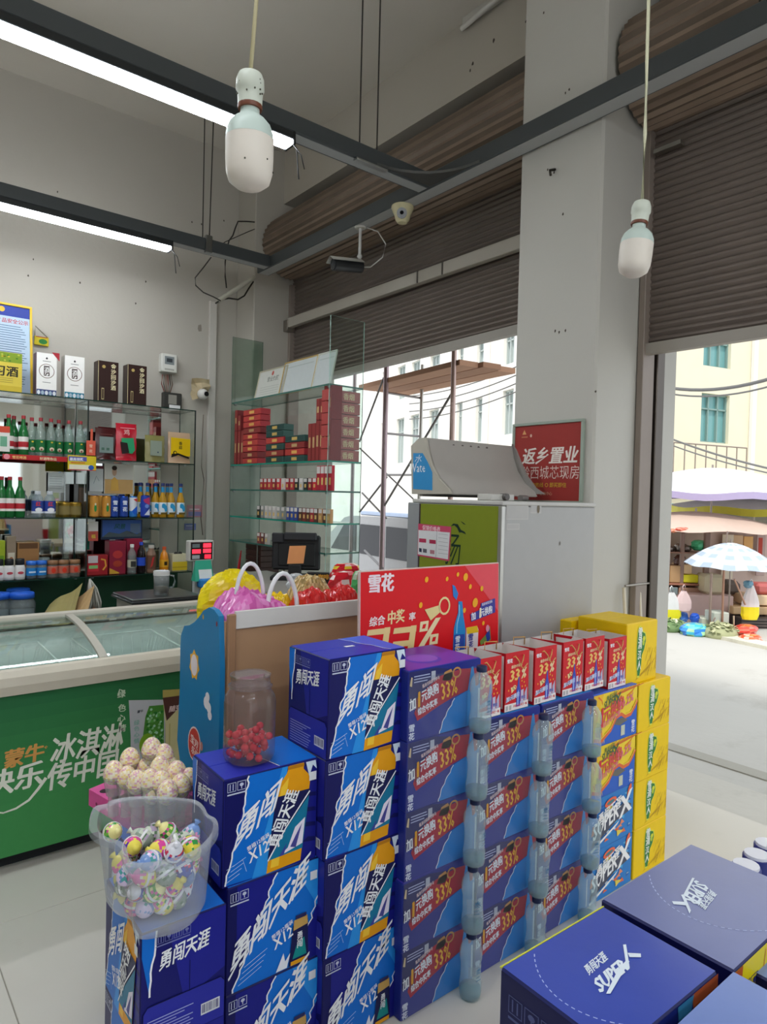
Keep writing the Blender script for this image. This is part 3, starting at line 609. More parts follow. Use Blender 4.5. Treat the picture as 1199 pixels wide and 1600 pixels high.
# --- foreground cartons (tops seen from above)
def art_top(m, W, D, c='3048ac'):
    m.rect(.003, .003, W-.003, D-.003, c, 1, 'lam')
    arc = [(W*.93-.24*math.sin(a)*1.0, D*.5-.155*math.cos(a)) for a in [math.pi*i/46 for i in range(47)]]
    arc = [p for p in arc if .004 < p[0] < W-.004 and .004 < p[1] < D-.004]
    for i in range(0, len(arc)-1, 1):
        a, b = arc[i], arc[i+1]; m.stroke([a, (a[0]+(b[0]-a[0])*.55, a[1]+(b[1]-a[1])*.55)], .0016, 'b9c4e6', 2)
def logo(m, kind, Q):
    c = 'dfe9f4'; q = lambda x, y: Q(760+x/2.731, 1200+y/2.731)
    if kind == 1:
        m.text3('SUPER', q(490, 966), q(612, 862), q(455, 908), c, 3, .09); m.text3('勇闯天涯', q(441, 890), q(522, 820), q(414, 850), c, 3, .035)
        for pl in ([(584, 758), (597, 757), (613, 858), (600, 864)], [(604, 793), (660, 796), (661, 812), (612, 811)], [(600, 822), (612, 830), (530, 968), (512, 968), (560, 870)]): m.poly([q(*v) for v in pl], c, 3.3+pl[0][0]%7*.1)
    elif kind == 2:
        m.text3('SUPER', q(890, 480), q(838, 560), q(952, 512), c, 3, .09); m.text3('勇闯天涯', q(955, 520), q(903, 586), q(988, 543), c, 3, .035)
        for pl in ([(832, 545), (845, 543), (874, 612), (868, 626)], [(793, 572), (800, 585), (856, 590), (850, 575)], [(880, 472), (890, 474), (852, 548), (838, 552)]): m.poly([q(*v) for v in pl], c, 3.3+pl[0][0]%7*.1)
FH = .2125
def fcarton(nm, label, x, y, z, W, D, lx, ly, ls, la, side):
    t = thing('super_carton', label, 'box', (x, y, z), 'foreground blue cartons')
    m = MB(); m.box(0, 0, .0005, W, D, FH, '161c58', 'card', .004); m.build('carton_body', t, False)
    m = MB(); m.M = frame((0, 0, FH), (1, 0, 0), (0, 1, 0)); art_top(m, W, D, {1: '3048ac', 2: '6872a8', 0: '7088c8'}[lx]); logo(m, lx, ly); m.build('printed_top', t, False)  # paler tops carry doorway and sky reflection in their colour
    m = MB(); m.M = frame((0, D, 0), (0, -1, 0), (0, 0, 1)); m.rect(.003, .003, D-.003, FH-.003, '12164a', 1); icons(m, .02, FH*.72, .028, 4, 2, '4b5384'); m.text('雪花', .04, FH*.25, .07, '9aa2b4', 2, 0, 0, .04); m.build('printed_side', t, False)
    m = MB(); m.M = frame((0, 0, 0), (1, 0, 0), (0, 0, 1)); side(m, W, FH); m.build('printed_front', t, False)
    if nm: m = MB(); m.box(0, D-.002, FH-.0015, W, D+.0006, FH+.0006, 'c9cc4a', 'print'); m.build('top_fold', t, False, label='thin yellow fold line along the edge')
    return t
def side_y(m, W, H): m.rect(.002, .002, W-.002, H-.002, 'e2cf12', 1); m.poly([(.002, .002), (.002, H-.002), (.03, H-.002), (.02, H*.6), (.05, H*.3), (.09, .002)], 'b85a28', 2); icons(m, .035, H*.72, .025, 2, 3, '2b2f6e'); m.stroke([(.12, H*.95), (.10, H*.6), (.13, H*.35)], .003, 'd07a20', 2); m.stroke([(.15, H*.95), (.155, H*.6)], .003, 'd07a20', 2)
def side_b(m, W, H): m.rect(.002, .002, W-.002, H-.002, '1d2a78', 1); m.poly([(W*.7, H-.002), (W-.002, H-.002), (W-.002, H*.3), (W*.8, H*.5)], 'b85a32', 2); m.poly([(W*.55, H-.002), (W*.72, H-.002), (W*.6, H*.5)], '3b86b4', 3)
def topq(o, an, z):
    def Q(px, py): v = onz(px, py, z)-o; return (v.x*math.cos(an)+v.y*math.sin(an), -v.x*math.sin(an)+v.y*math.cos(an))
    return Q
z0 = 3*FH; a = onz(782, 1511, 4*FH); b = onz(943, 1416, 4*FH); c = onz(1130, 1511, 4*FH)
F1W, F1D = (b-a).length, (b-c).length
ang = math.atan2(b.y-a.y, b.x-a.x)
d = Vector((math.sin(ang), -math.cos(ang), 0))
for k in range(4):
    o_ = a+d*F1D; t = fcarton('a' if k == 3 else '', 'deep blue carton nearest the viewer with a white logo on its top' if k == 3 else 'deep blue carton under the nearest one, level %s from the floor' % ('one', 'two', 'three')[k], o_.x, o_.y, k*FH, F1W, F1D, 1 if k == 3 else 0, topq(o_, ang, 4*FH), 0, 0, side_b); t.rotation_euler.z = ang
a2 = onz(939, 1405, 4*FH); b2 = onz(1057, 1332, 4*FH); c2 = onz(1128, 1489, 4*FH)
ang2 = math.atan2(b2.y-a2.y, b2.x-a2.x); L2 = (b2-a2).length; D2 = .315
d2 = Vector((math.sin(ang2), -math.cos(ang2), 0))
o2 = a2+d2*.30
F2W = .345; D2 = .245
o2 = a2+d2*D2
for k in range(4):
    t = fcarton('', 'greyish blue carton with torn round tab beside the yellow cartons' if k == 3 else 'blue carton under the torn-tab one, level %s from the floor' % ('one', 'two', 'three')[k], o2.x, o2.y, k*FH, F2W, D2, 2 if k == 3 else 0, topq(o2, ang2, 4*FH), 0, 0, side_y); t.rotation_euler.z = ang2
    if k == 3:
        m = MB(); m.add([(F2W*.80, D2*.1, FH+.001), (F2W*.90, D2*.16, FH+.004), (F2W*.91, D2*.22, FH+.010), (F2W*.84, D2*.2, FH+.002)], [(0, 1, 2, 3)], 'c7d0ea', 'card'); m.build('torn_tab', t, False)
def solve(px, py, Y):
    lo, hi = .3, 1.0
    for _ in range(40):
        md = (lo+hi)/2
        if onz(px, py, md).y > Y: lo = md
        else: hi = md
    return md
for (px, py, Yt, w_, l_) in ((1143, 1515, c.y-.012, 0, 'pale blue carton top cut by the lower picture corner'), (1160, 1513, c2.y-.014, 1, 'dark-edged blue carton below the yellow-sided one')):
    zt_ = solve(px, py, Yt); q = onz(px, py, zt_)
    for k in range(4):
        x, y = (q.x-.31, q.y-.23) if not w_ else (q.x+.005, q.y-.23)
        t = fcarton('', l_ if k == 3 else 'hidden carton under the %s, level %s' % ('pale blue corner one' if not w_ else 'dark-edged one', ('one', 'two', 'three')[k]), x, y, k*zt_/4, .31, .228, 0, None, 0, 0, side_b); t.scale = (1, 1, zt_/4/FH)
# small dark blue caps poking up beyond, by the road edge
for i, (px, py) in enumerate(((1166, 1366), (1183, 1349), (1200, 1332))):
    q = onz(px, py, .62); m = MB(); m.cyl((q.x, q.y, 0), (q.x, q.y, .60), .034, 'e4e6ee', 'satin', 16); m.cyl((q.x, q.y, .60), (q.x, q.y, .64), .036, '27307e', 'satin', 16); m.cyl((q.x, q.y, .64), (q.x, q.y, .648), .032, 'e8e9f2', 'satin', 16)
    tag(m.build('water_bottle'), 'tall white container with dark blue rim, %s of three by the doorway step' % ('nearest', 'middle', 'farthest')[i], 'container', 'white containers with dark blue rims')
# ================================================================ hanging frame, lamps, cameras
t = thing('hanging_light_frame', 'dark grey steel channel frame hung from the ceiling on thin wires', 'frame', (2.79, 3.08, 3.44))
def chan(m, x0, y0, x1, y1, z0=3.44, z1=3.53):
    m.box(x0, y0, z0, x1, y1, z1, '43484a', 'satin', .004)
    if x1-x0 > y1-y0: m.box(x0+.01, y0+.015, z0-.002, x1-.01, y1-.015, z0+.001, 'a3a6a8', 'satin')  # pale strip puts the street light on the underside into its colour
    else: m.box(x0+.012, y0+.01, z0-.002, x1-.012, y1-.01, z0+.001, 'aaacac', 'satin')
for y, x1 in ((3.03, 2.75), (4.93, 2.75)): m = MB(); chan(m, -2.9, y, x1, y+.1); m.build('cross_beam', t)
m = MB(); chan(m, 2.75, -4.5, 2.86, 5.15); m.build('long_beam', t)
m = MB(); a = [(2.75+0, 2.62)]+[(2.75-.40+.40*math.cos(q), 2.63+.40*math.sin(q)) for q in [math.pi/2*i/8 for i in range(9)]]+[(2.35, 3.04), (2.75, 3.04)]
m.prism([(x, y) for x, y in a], 3.445, 3.46, '6d6f70', 'metal'); m.build('gusset_plate', t)
m = MB(); m.box(2.20, 3.015, 3.425, 2.42, 3.05, 3.437, 'b4b6b6', 'steel', .002); m.build('splice_bracket', t)
m = MB(); m.box(2.19, 4.91, 3.42, 2.24, 4.95, 3.55, '8d9090', 'steel', .002); m.build('splice_bracket', t)
for (x, y) in ((2.247, 3.06), (2.361, 3.05), (2.19, 4.98), (2.24, 4.97), (.2, 3.08), (.2, 4.98), (2.8, 1.2), (2.8, -1.5), (-1.6, 3.08)):
    m = MB(); m.cyl((x, y, 3.52), (x+(.0 if x > 2.2 else -.0)+(.02 if abs(x-2.24) < .02 and y > 4 else 0), y, ZC), .0045, '2e2b28', 'satin', 6); m.build('suspension_wire', t)
for (x0, x1, y, lb) in ((-.75, 1.82, 3.06, 'long lit LED batten under the nearer cross beam'), (-.75, 1.94, 4.96, 'lit LED batten under the farther cross beam, close to the bottle cabinet')):
    b = thing('led_batten', lb, 'lamp', (x1, y, 3.38), 'LED battens under the steel frame')
    m = MB(); m.box(x0, y-.032, 3.40, x1, y+.055, 3.44, '1c2022', 'satin', .003); m.box(x1-.012, y-.034, 3.375, x1, y+.057, 3.44, '15181a', 'satin'); m.build('housing', b)
    m = MB(); m.box(x0+.01, y-.03, 3.378, x1-.013, y+.053, 3.402, 'f4faff', 'lit', .004); m.build('diffuser', b)
    m = MB(); m.tube([(x1-.03, y-.02, 3.40), (x1+.01, y-.03, 3.36), (x1+.02, y-.03, 3.25), (x1+.025, y-.03, 3.21)], .0035, '1a1a1a'); m.tube([(x1-.02, y-.02, 3.39), (x1+.03, y-.04, 3.33), (x1+.045, y-.05, 3.26)], .003, '1a1a1a'); m.build('loose_wire', b)
# unseen battens added behind the camera to light the carton fronts (same fittings)
for (x, y) in ((-.6, 1.0), (-.6, -1.1), (-.6, -3.2), (1.4, -1.3), (1.4, -3.4)):
    b = thing('led_batten', 'lit LED batten behind the viewer, %s from the rear wall in the %s row' % ({1.0: 'farthest', -1.1: 'middle one', -3.2: 'nearest', -1.3: 'farther', -3.4: 'closer'}[y], 'street side' if x > 0 else 'inner'), 'lamp', (x, y, 3.38), 'LED battens over the shop floor behind the viewer')  # added unseen batten, fill for the carton fronts
    m = MB(); m.box(x-.9, y-.03, 3.40, x+.9, y+.055, 3.44, '1c2022', 'satin', .003); m.build('housing', b)
    m = MB(); m.box(x-.89, y-.03, 3.378, x+.89, y+.053, 3.402, 'f4faff', 'lit', .004); m.build('diffuser', b)
# LED bulbs on cords
def bulb(name, px, py, tt, topx, lb, tilt):
    c = onr(px, py, tt); b = thing(name, lb, 'lamp', c, 'bulbs hanging on cords')
    q = Matrix.Rotation(tilt[0], 3, 'X') @ Matrix.Rotation(tilt[1], 3, 'Y'); z = Vector((0, 0, 0)); r = .0395
    m = MB(); m.lathe([(0, -.062), (r*.55, -.0595), (r*.86, -.05), (r*.97, -.035), (r, -.01), (r*1.0, .018)], 24, 'd9d2c8', 'satin', z, q); m.build('bulb_globe', b, False, label='milky white lower globe')
    m = MB(); m.lathe([(r*1.005, .018), (r*.97, .030), (r*.86, .041), (r*.66, .050), (r*.44, .056), (r*.40, .060), (r*.40, .070)], 24, 'bccbc4', 'satin', z, q); m.build('bulb_neck', b, False, label='pale green plastic neck')
    m = MB(); m.lathe([(r*.50, .066), (r*.52, .070), (r*.50, .074)], 18, '6a3a26', 'satin', z, q); m.build('socket_ring', b, False)
    m = MB(); m.lathe([(r*.50, .068), (r*.52, .085), (r*.54, .094), (r*.60, .097), (r*.58, .112), (r*.48, .122), (r*.2, .128)], 18, 'c6ccc0', 'satin', z, q); m.build('socket', b, False)
    if tt < 1.4:
        m = MB(); rr = random.Random(6)
        for i in range(22):
            a, h = rr.uniform(0, 6.28), rr.uniform(.075, .115) if i < 17 else rr.uniform(-.045, -.02); rad = (r*.56 if i < 17 else r*.985)
            p = q @ Vector((rad*math.cos(a), rad*math.sin(a), h)); m.ball(p, .0016, '56564a', 'matte', 6, 4)
        m.build('dirt_specks', b, False, kind='stuff')
    tp = CAMP+ray(*topx)*((ZC-EYE)/ray(*topx).z); tp = Vector((c.x+(tp-c).x*.0, c.y, ZC)); s = onr(topx[0], topx[1], tt)-c
    top = q @ Vector((0, 0, .125)); pts = [top]
    for k in range(1, 15):
        f = k/14; h = top.z+(ZC-c.z-top.z)*f; pts.append(Vector((top.x+s.x*min(1, (h-top.z)/max(.01, s.z-top.z)) if s.z > top.z else 0, top.y, h))+Vector((.004*math.sin(k*2.3), .003*math.cos(k*1.7), 0)))
    m = MB(); m.tube(pts, .0045 if tt > 1.4 else .0035, 'd8d6b8' if tt > 1.4 else 'bdb48f', 'satin'); m.build('cord', b, False)
bulb('hanging_bulb', 390, 236, 1.13, (402, 0), 'large unlit white LED bulb on a speckled cord, nearest the viewer', (.04, -.03))
bulb('hanging_bulb', 994, 393, 1.68, (996, 0), 'smaller unlit white LED bulb on a pale cord before the doorway pillar', (.04, .10))
# ceiling tube, unlit
a, b_ = onz(722, 45, 4.60), onz(800, -22, 4.60)
l = thing('ceiling_tube', 'unlit white tube lamp high on the wall over the left shutter', 'lamp', a)
m = MB(); m.cyl(a, b_, .016, 'dcdad4', 'satin', 10); m.build('tube', l); m = MB(); m.box(a.x-.0, min(a.y, b_.y), 4.615, a.x+.03, max(a.y, b_.y), ZC, 'c9c6bf', 'satin', .003); m.build('tube_holder', l)
# cameras on the long beam
c = Vector((2.8, 3.78, 3.44)); d = thing('security_camera', 'silver bullet camera on a stem below the steel beam', 'camera', c)
m = MB(); m.lathe([(.035, -.012), (.04, -.004), (.04, 0)], 16, 'c9c7c0', 'satin', c); m.build('mount_plate', d)
m = MB(); m.cyl(c, c+Vector((0, 0, -.20)), .010, 'c4c4c2', 'satin', 10); m.ball(c+Vector((0, 0, -.20)), .018, 'b7b7b4', 'satin'); m.build('stem', d)
q = Vector((-.80, -.10, -.10)).normalized(); h0 = c+Vector((.06, .06, -.245)); h1 = h0+q*.20+Vector((-.02, .05, 0))
m = MB(); m.cyl(h0, h1, .042, '4e5052', 'metal', 16); m.cyl(h1, h1+(h1-h0)*.02, .037, '23262a', 'gloss', 16)
m.build('camera_body', d)
m = MB(); u = (h1-h0).normalized(); sd_ = u.cross(Vector((0, 0, 1))).normalized(); e = h1+u*.03
m.add([h0+sd_*.052+Vector((0, 0, .02)), h0+Vector((0, 0, .056)), h0-sd_*.052+Vector((0, 0, .02)), e+sd_*.052+Vector((0, 0, .02)), e+Vector((0, 0, .056)), e-sd_*.052+Vector((0, 0, .02))], [(0, 1, 4, 3), (1, 2, 5, 4)], 'cfcec8', 'satin')
m.add([h0+sd_*.052+Vector((0, 0, .017)), h0+Vector((0, 0, .053)), h0-sd_*.052+Vector((0, 0, .017)), e+sd_*.052+Vector((0, 0, .017)), e+Vector((0, 0, .053)), e-sd_*.052+Vector((0, 0, .017))], [(3, 4, 1, 0), (4, 5, 2, 1)], 'a5a49e', 'satin'); m.build('sun_shield', d)
m = MB(); m.tube([c+Vector((.03, -.03, -.005)), c+Vector((.06, -.12, -.05)), c+Vector((.09, -.17, -.14)), c+Vector((.09, -.14, -.22)), c+Vector((.08, -.02, -.26)), h0], .004, 'cfcdc8'); m.build('cable', d)
m = MB()
for k in (-1, 0, 1, 2): m.tube([c+Vector((-.02+.01*k, .02*k, .0)), c+Vector((-.03, .03*k, .05)), c+Vector((-.02, .02*k, .10))], .0025, '9d9a94')
m.build('wire_tails', d)
c = Vector((2.80, 3.335, 3.44)); d = thing('dome_camera', 'cream dome camera fixed under the steel beam', 'camera', c)
m = MB(); m.lathe([(.030, -.105), (.045, -.085), (.052, -.055), (.062, -.035), (.072, -.01), (.070, 0)], 20, 'd3cba4', 'satin', c); m.build('camera_body', d)
m = MB(); e = c+Vector((-.030, -.030, -.062)); m.cyl(e, e+Vector((-.014, -.016, -.004)), .032, '8f9296', 'gloss', 16); f = e+Vector((-.0155, -.0175, -.004)); m.cyl(f, f+Vector((-.003, -.003, 0)), .012, '101214', 'gloss', 12); m.build('lens', d)
# corner camera low on the wall
p = ony(317, 616, YL-.10); d = thing('corner_camera', 'white ball camera in a torn paper wrap on the wall above the cabinet end', 'camera', p)
m = MB(); m.ball(p, .048, 'd6d4ce', 'satin', 16, 10); m.cyl(p+Vector((0, .03, .02)), p+Vector((0, .10, .06)), .03, 'c9c5ba', 'satin'); m.build('camera_body', d)
m = MB(); e = p+Vector((.012, -.040, .0)); m.cyl(e, e+Vector((.004, -.012, 0)), .021, '0d0e10', 'gloss', 14); m.build('lens', d)
m = MB(); rr = random.Random(9); g = []
for j in range(5): g.append([p+Vector((-.085+.04*i+rr.uniform(-.012, .012), .05+rr.uniform(-.03, .02), .14-.05*j*(1-.1*i)+rr.uniform(-.01, .01))) for i in range(5)])
m.sheet(g, 'b9a988', 'matte', False); m.build('paper_wrap', d)
# electric meter and small notice on the wall
def wallbox(name, lb, cat, px0, py0, px1, py1, dep, col, Y=YL, gap=0):
    a, b = ony(px0, py0, Y), ony(px1, py1, Y); t = thing(name, lb, cat, (a.x, Y, b.z)); m = MB(); m.box(a.x, Y-dep-gap, b.z, b.x, Y-gap, a.z, col, 'satin', .006); m.build('case', t); return t, a, b
t, a, b = wallbox('electric_meter', 'white electricity meter with wires below it on the wall', 'meter', 248, 553, 272, 585, .07, 'd2d2cb')
m = MB(); m.M = frame((a.x, YL-.0705, b.z), (1, 0, 0), (0, 0, 1)); w_, h_ = b.x-a.x, a.z-b.z
m.rect(w_*.2, h_*.42, w_*.8, h_*.86, '7f8688', 1); m.rect(w_*.32, h_*.55, w_*.68, h_*.75, '3a4044', 2); m.rect(w_*.2, h_*.1, w_*.8, h_*.2, 'a8a8a0', 1); m.build('meter_window', t)
m = MB()
for k in range(6): q0 = ony(254+2.6*k, 585, YL-.03); q1 = ony(258+1.5*k, 615, YL-.03); m.tube([q0, (q0+q1)/2+Vector((.008*(k-2.5), 0, 0)), q1], .004, ('8a3c34', '4a4038', '7a5a4a')[k % 3])
m.build('meter_wires', t)
t, a, b = wallbox('junction_box', 'small black framed box with a white label below the electricity meter', 'box', 252, 613, 280, 640, .06, '34332f')
m = MB(); m.M = frame((a.x, YL-.0605, b.z), (1, 0, 0), (0, 0, 1)); w_, h_ = b.x-a.x, a.z-b.z; m.rect(w_*.25, h_*.25, w_*.7, h_*.85, '8f8d84', 1); m.rect(w_*.3, -.02, w_*.9, h_*.2, 'e3e4e4', 2); m.build('case_label', t)
# wires in the corner
def wire(name, lb, pts, r=.005, col='26231f', cat='wire', grp='cables in the far corner'):
    m = MB(); m.tube(pts, r, col); tag(m.build(name), lb, cat, grp)
C1 = lambda x, y: ony(x, y, YL-.02)
wire('loose_wire', 'thin black wire running down the wall beside the glass cabinet', [onx(x, y, XP-.02) for x, y in ((352, 488), (350, 520), (354, 545), (357, 600), (352, 650), (345, 700), (341, 735), (341, 790), (342, 830), (347, 860), (344, 900))], .006)
wire('loose_wire', 'sagging black wire loop hanging from the steel frame corner', [ony(x, y, 5.3) for x, y in ((330, 402), (318, 418), (305, 434), (306, 446), (318, 457), (334, 464), (345, 470))], .005)
wire('loose_wire', 'black wire knotted from the shutter roll down to the corner conduit', [ony(x, y, 5.38) for x, y in ((398, 347), (385, 346), (372, 346), (368, 356), (364, 368), (358, 376), (354, 392), (352, 410), (352, 432), (354, 450))], .006)
wire('loose_wire', 'pair of thin wires crossing from frame corner to the shutter roll', [ony(x, y, 5.38) for x, y in ((338, 388), (352, 378), (370, 370), (388, 362), (398, 358))], .004)
wire('loose_wire', 'black wire bundle looped under the white conduit', [ony(x, y, 5.38) for x, y in ((337, 474), (346, 468), (358, 466), (372, 468), (382, 462), (388, 452), (396, 440))], .007)
wire('thin_wire', 'thin wavy brown wire on the wall beside the cabinet end panel', [C1(x, y) for x, y in ((318, 648), (316, 690), (315, 730), (319, 750), (316, 780), (314, 810), (317, 836))], .003, '6a5c50')
m = MB(); m.cyl(ony(341, 470, 5.38), ony(398, 433, 5.38), .020, 'b9b7a8', 'satin', 10); tag(m.build('conduit'), 'slanting white plastic conduit in the far corner below the steel frame', 'pipe')

# ================================================================ glass panes
EDK, ETL = '12332b', '1c8c78'  # second teal is brighter, with outdoor light painted into the edge
def pane(m, x0, y0, z0, x1, y1, z1, edge=EDK, tint='f6fbf8', thin=None, efi='edge'):
    d = (x1-x0, y1-y0, z1-z0); ax = d.index(min(d)); v = [(x, y, z) for z in (z0, z1) for y in (y0, y1) for x in (x0, x1)]
    fs = [(0, 2, 3, 1), (4, 5, 7, 6), (0, 1, 5, 4), (2, 6, 7, 3), (0, 4, 6, 2), (1, 3, 7, 5)]; axs = [2, 2, 1, 1, 0, 0]
    for f, a in zip(fs, axs):
        s = [v[i] for i in f]; m.add(s, [(0, 1, 2, 3)], tint if a == ax else edge, 'glass' if a == ax else efi)
# ---- bottle cabinet on the left wall
CY, CB, ZS = 5.30, 5.62, (.66, .947, 1.387, 1.825, 2.262)
CX = (-1.03, -.20, .63, 1.465, 2.297)
cab = thing('glass_cabinet', 'wall-length glass display cabinet with mirror back above the green freezer', 'cabinet', (.6, 5.45, 0))
for k in range(4):
    for z in ZS:
        m = MB(); pane(m, CX[k]+.004, CY, z-.008, CX[k+1]-.004, CB, z); m.build('glass_shelf', cab)
for x in CX:
    m = MB(); pane(m, x-.004, CY, .60, x+.004, CB, 2.262); m.build('glass_divider', cab)
    m = MB(); m.box(x-.005, CY-.002, .60, x+.005, CY+.004, 2.262, '15211d', 'satin'); m.build('edge_strip', cab)
for k in range(4):
    m = MB(); m.box(CX[k]+.01, CB+.004, .955, CX[k+1]-.01 if k < 3 else CX[k+1]-.16, CB+.012, 2.25, 'dfe6e4', 'mirror'); m.build('mirror_panel', cab)
m = MB(); m.box(CX[0], CB-.004, .1, CX[-1], CB+.012, .94, '14432c', 'satin', .002); m.build('back_board', cab, label='dark green lower back board')
m = MB(); m.box(CX[0], CY, 0, CX[-1], CB, .60, '2c5a44', 'satin', .004); m.build('base_plinth', cab)
for k in (2, 3):
    for z in ZS[1:4]:
        for x in (CX[k]+.06, CX[k+1]-.06):
            m = MB(); m.cyl((x, CY+.05, z-.02), (x, CY+.05, z-.008), .010, '9fa3a2', 'metal', 8); m.build('shelf_clip', cab)
S2M = .00478
def sx(px, y=5.38): return ony(px, 800, y).x
def zat(py, y=5.38, px=150): return ony(px, py, y).z
# boxes on top
TOPZ = ZS[-1]
def topbox(nm, lb, px0, px1, py, dep, cf, cs, art, y=5.36, rz=0, group=None):
    x0, x1 = sx(px0, y), sx(px1, y); H = ony(px0, py, y).z-TOPZ-.0; t = thing(nm, lb, 'box', (x0, y, TOPZ), group, rz); Wd = x1-x0
    m = MB(); m.box(0, 0, 0.0005, Wd, dep, H, cs, 'card', .002); m.build('box_body', t, False)
    m = MB(); m.M = frame((0, 0, 0), (1, 0, 0), (0, 0, 1)); m.rect(.001, .001, Wd-.001, H-.001, cf, 1); art(m, Wd, H); m.build('printed_front', t, False); return t
def a_white(mid):
    def f(m, W, H):
        m.ell(W/2, H*.58, W*.38, W*.38, '6d4a3a', 2); m.ell(W/2, H*.58, W*.35, W*.35, 'eceae6', 3); m.rect(W*.36, H*.47, W*.64, H*.70, '40302a', 4); m.text('酒', W*.38, H*.58, W*.26, 'eceae6', 5, 0, 0, .02); m.text('坊', W*.38, H*.485, W*.26, 'eceae6', 5, 0, 0, .02)
        m.poly([(W*.5-.008, H*.87), (W*.5, H*.91), (W*.5+.008, H*.87), (W*.5, H*.85)], '2a2a2a', 2); m.rect(W*.3, H*.80, W*.7, H*.815, '8a8a88', 2); m.rect(W*.3, H*.31, W*.7, H*.325, '8a8a88', 2); m.rect(.002, .002, W-.002, H*.15, mid, 2)
        for i in range(5): m.ell(W*(.12+.19*i), H*.075, W*.08, H*.05, ('d8dde2', '9fb4c4')[i % 2], 3, 10)
    return f
w1 = topbox('liquor_box', 'white liquor box with a red folded corner and blue wave foot', 54, 86, 549, .10, 'eceae6', '5a2a24', a_white('3c4a78')); 
m = MB(); m.M = frame((0, 0, 0), (1, 0, 0), (0, 0, 1)); m.poly([(.10, .318), (.152, .318), (.152, .26)], 'a8313a', 3); m.build('corner_patch', w1, False)
topbox('liquor_box', 'white liquor box with a teal wave foot and cut corner', 98, 129, 554, .10, 'eceae6', 'b8b4aa', a_white('2f7f98'))
def a_brown(m, W, H):
    for i, ch in enumerate('金沙回沙酒'): m.text(ch, W*.62, H*(.84-.13*i), W*.26, 'd9cfa8', 2, 0, 0, .03)
    m.ell(W*.28, H*.86, W*.09, W*.09, 'b39a5c', 2, 6); m.rect(W*.18, H*.06, W*.30, H*.34, 'c0b080', 2); m.rect(W*.20, H*.08, W*.28, H*.32, '3a2420', 3); m.rect(0.001, 0.001, .004, H-.001, 'd8cf9c', 3)
for (p0, p1, py, n_) in ((150, 182, 562, 'nearer the white boxes'), (196, 226, 568, 'nearer the meter')):
    t = topbox('liquor_box', 'dark brown liquor box with vertical gold lettering, '+n_, p0, p1, py, .11, '33201d', '3b2a26', a_brown, group='dark brown liquor boxes on the cabinet')
def a_yellow(m, W, H):
    m.rect(.002, H*.75, W-.002, H-.002, '7f9a2c', 2); m.rect(.002, .002, W-.002, H*.16, 'c8b038', 2); m.text('习酒', W*.22, H*.42, W*.34, '2c2a20', 3, 0, 0, .03)
    rr = random.Random(11)
    for i in range(16): m.ell(rr.uniform(.02, W-.02), rr.uniform(H*.78, H*.96), .008, .006, ('d8c23a', '4f7f2c', 'b8c04a')[i % 3], 3, 7)
    for i in range(3): m.rect(W*.25, H*(.24+.05*i), W*.75, H*(.25+.05*i), '8a7a3a', 3)
topbox('liquor_box', 'yellow liquor box with green top band and black characters', -26, 32, 545, .13, 'd8c24c', 'b0703a', a_yellow)
# framed certificate and hanging sign
def framed(nm, lb, cat, fr, W_, H_, col, art, par=None, dep=.02, fw=.016, fi='satin'):
    t = thing(nm, lb, cat, fr.translation); R3 = fr.to_3x3().to_4x4(); M0 = R3
    m = MB(); m.M = M0
    for q in ((0, 0, W_, fw), (0, H_-fw, W_, H_), (0, fw, fw, H_-fw), (W_-fw, fw, W_, H_-fw)): m.box(q[0], q[1], 0, q[2], q[3], dep, col, fi, .002)
    m.build('frame_border', t, False)
    m = MB(); m.M = M0; m.box(.004, .004, .001, W_-.004, H_-.004, dep*.5, 'e4e4e0', 'satin'); m.M = M0 @ Matrix.Translation((0, 0, dep*.5)); art(m, W_, H_); m.build('picture_panel', t, False); return t
def a_cert(m, W, H):
    m.rect(.01, .01, W-.01, H-.01, 'a9bed2', 1); m.rect(.01, H*.86, W-.01, H-.012, '2f3f8e', 2); m.text('食品安全公示', W*.55, H*.79, .035, 'b0413c', 2, 0, 0, .02); m.ell(W*.62, H*.93, .02, .02, 'd8a83a', 3)
    rr = random.Random(3)
    for i in range(26): m.rect(W*.48, H*(.10+.026*i), W*rr.uniform(.85, .94), H*(.108+.026*i), '5d6f86', 2)
    for i in range(26): m.rect(W*.06, H*(.10+.026*i), W*rr.uniform(.36, .44), H*(.108+.026*i), '5d6f86', 2)
a = ony(52, 605, 5.50); b = ony(52, 480, 5.55)
framed('framed_notice', 'yellow framed notice with dark blue heading standing on the cabinet top', 'frame', frame((a.x-.52, 5.52, TOPZ+.001), (1, 0, 0), (0, .1, 1)), .52, b.z-TOPZ, 'd6b02a', a_cert)
a, b = ony(53, 525, YL), ony(75, 542, YL); t = thing('hanging_sign', 'small yellow and green sign hung from a nail on the wall', 'sign', (a.x, YL, b.z))
m = MB(); m.box(a.x, YL-.02, b.z, b.x, YL-.008, a.z, 'cdbb2a', 'print', .002); m.build('sign_board', t); m = MB(); m.M = frame((a.x, YL-.0205, b.z), (1, 0, 0), (0, 0, 1)); m.ell((b.x-a.x)*.6, .03, .03, .02, '2f7a3a', 1); m.rect(.01, .06, .09, .066, 'a83a2a', 1); m.build('printed_front', t)
n_ = ony(55, 509, YL); m = MB(); m.tube([Vector((a.x+.005, YL-.01, a.z)), n_, Vector((b.x-.005, YL-.01, a.z))], .0025, '5d5648'); m.build('hanging_string', t)
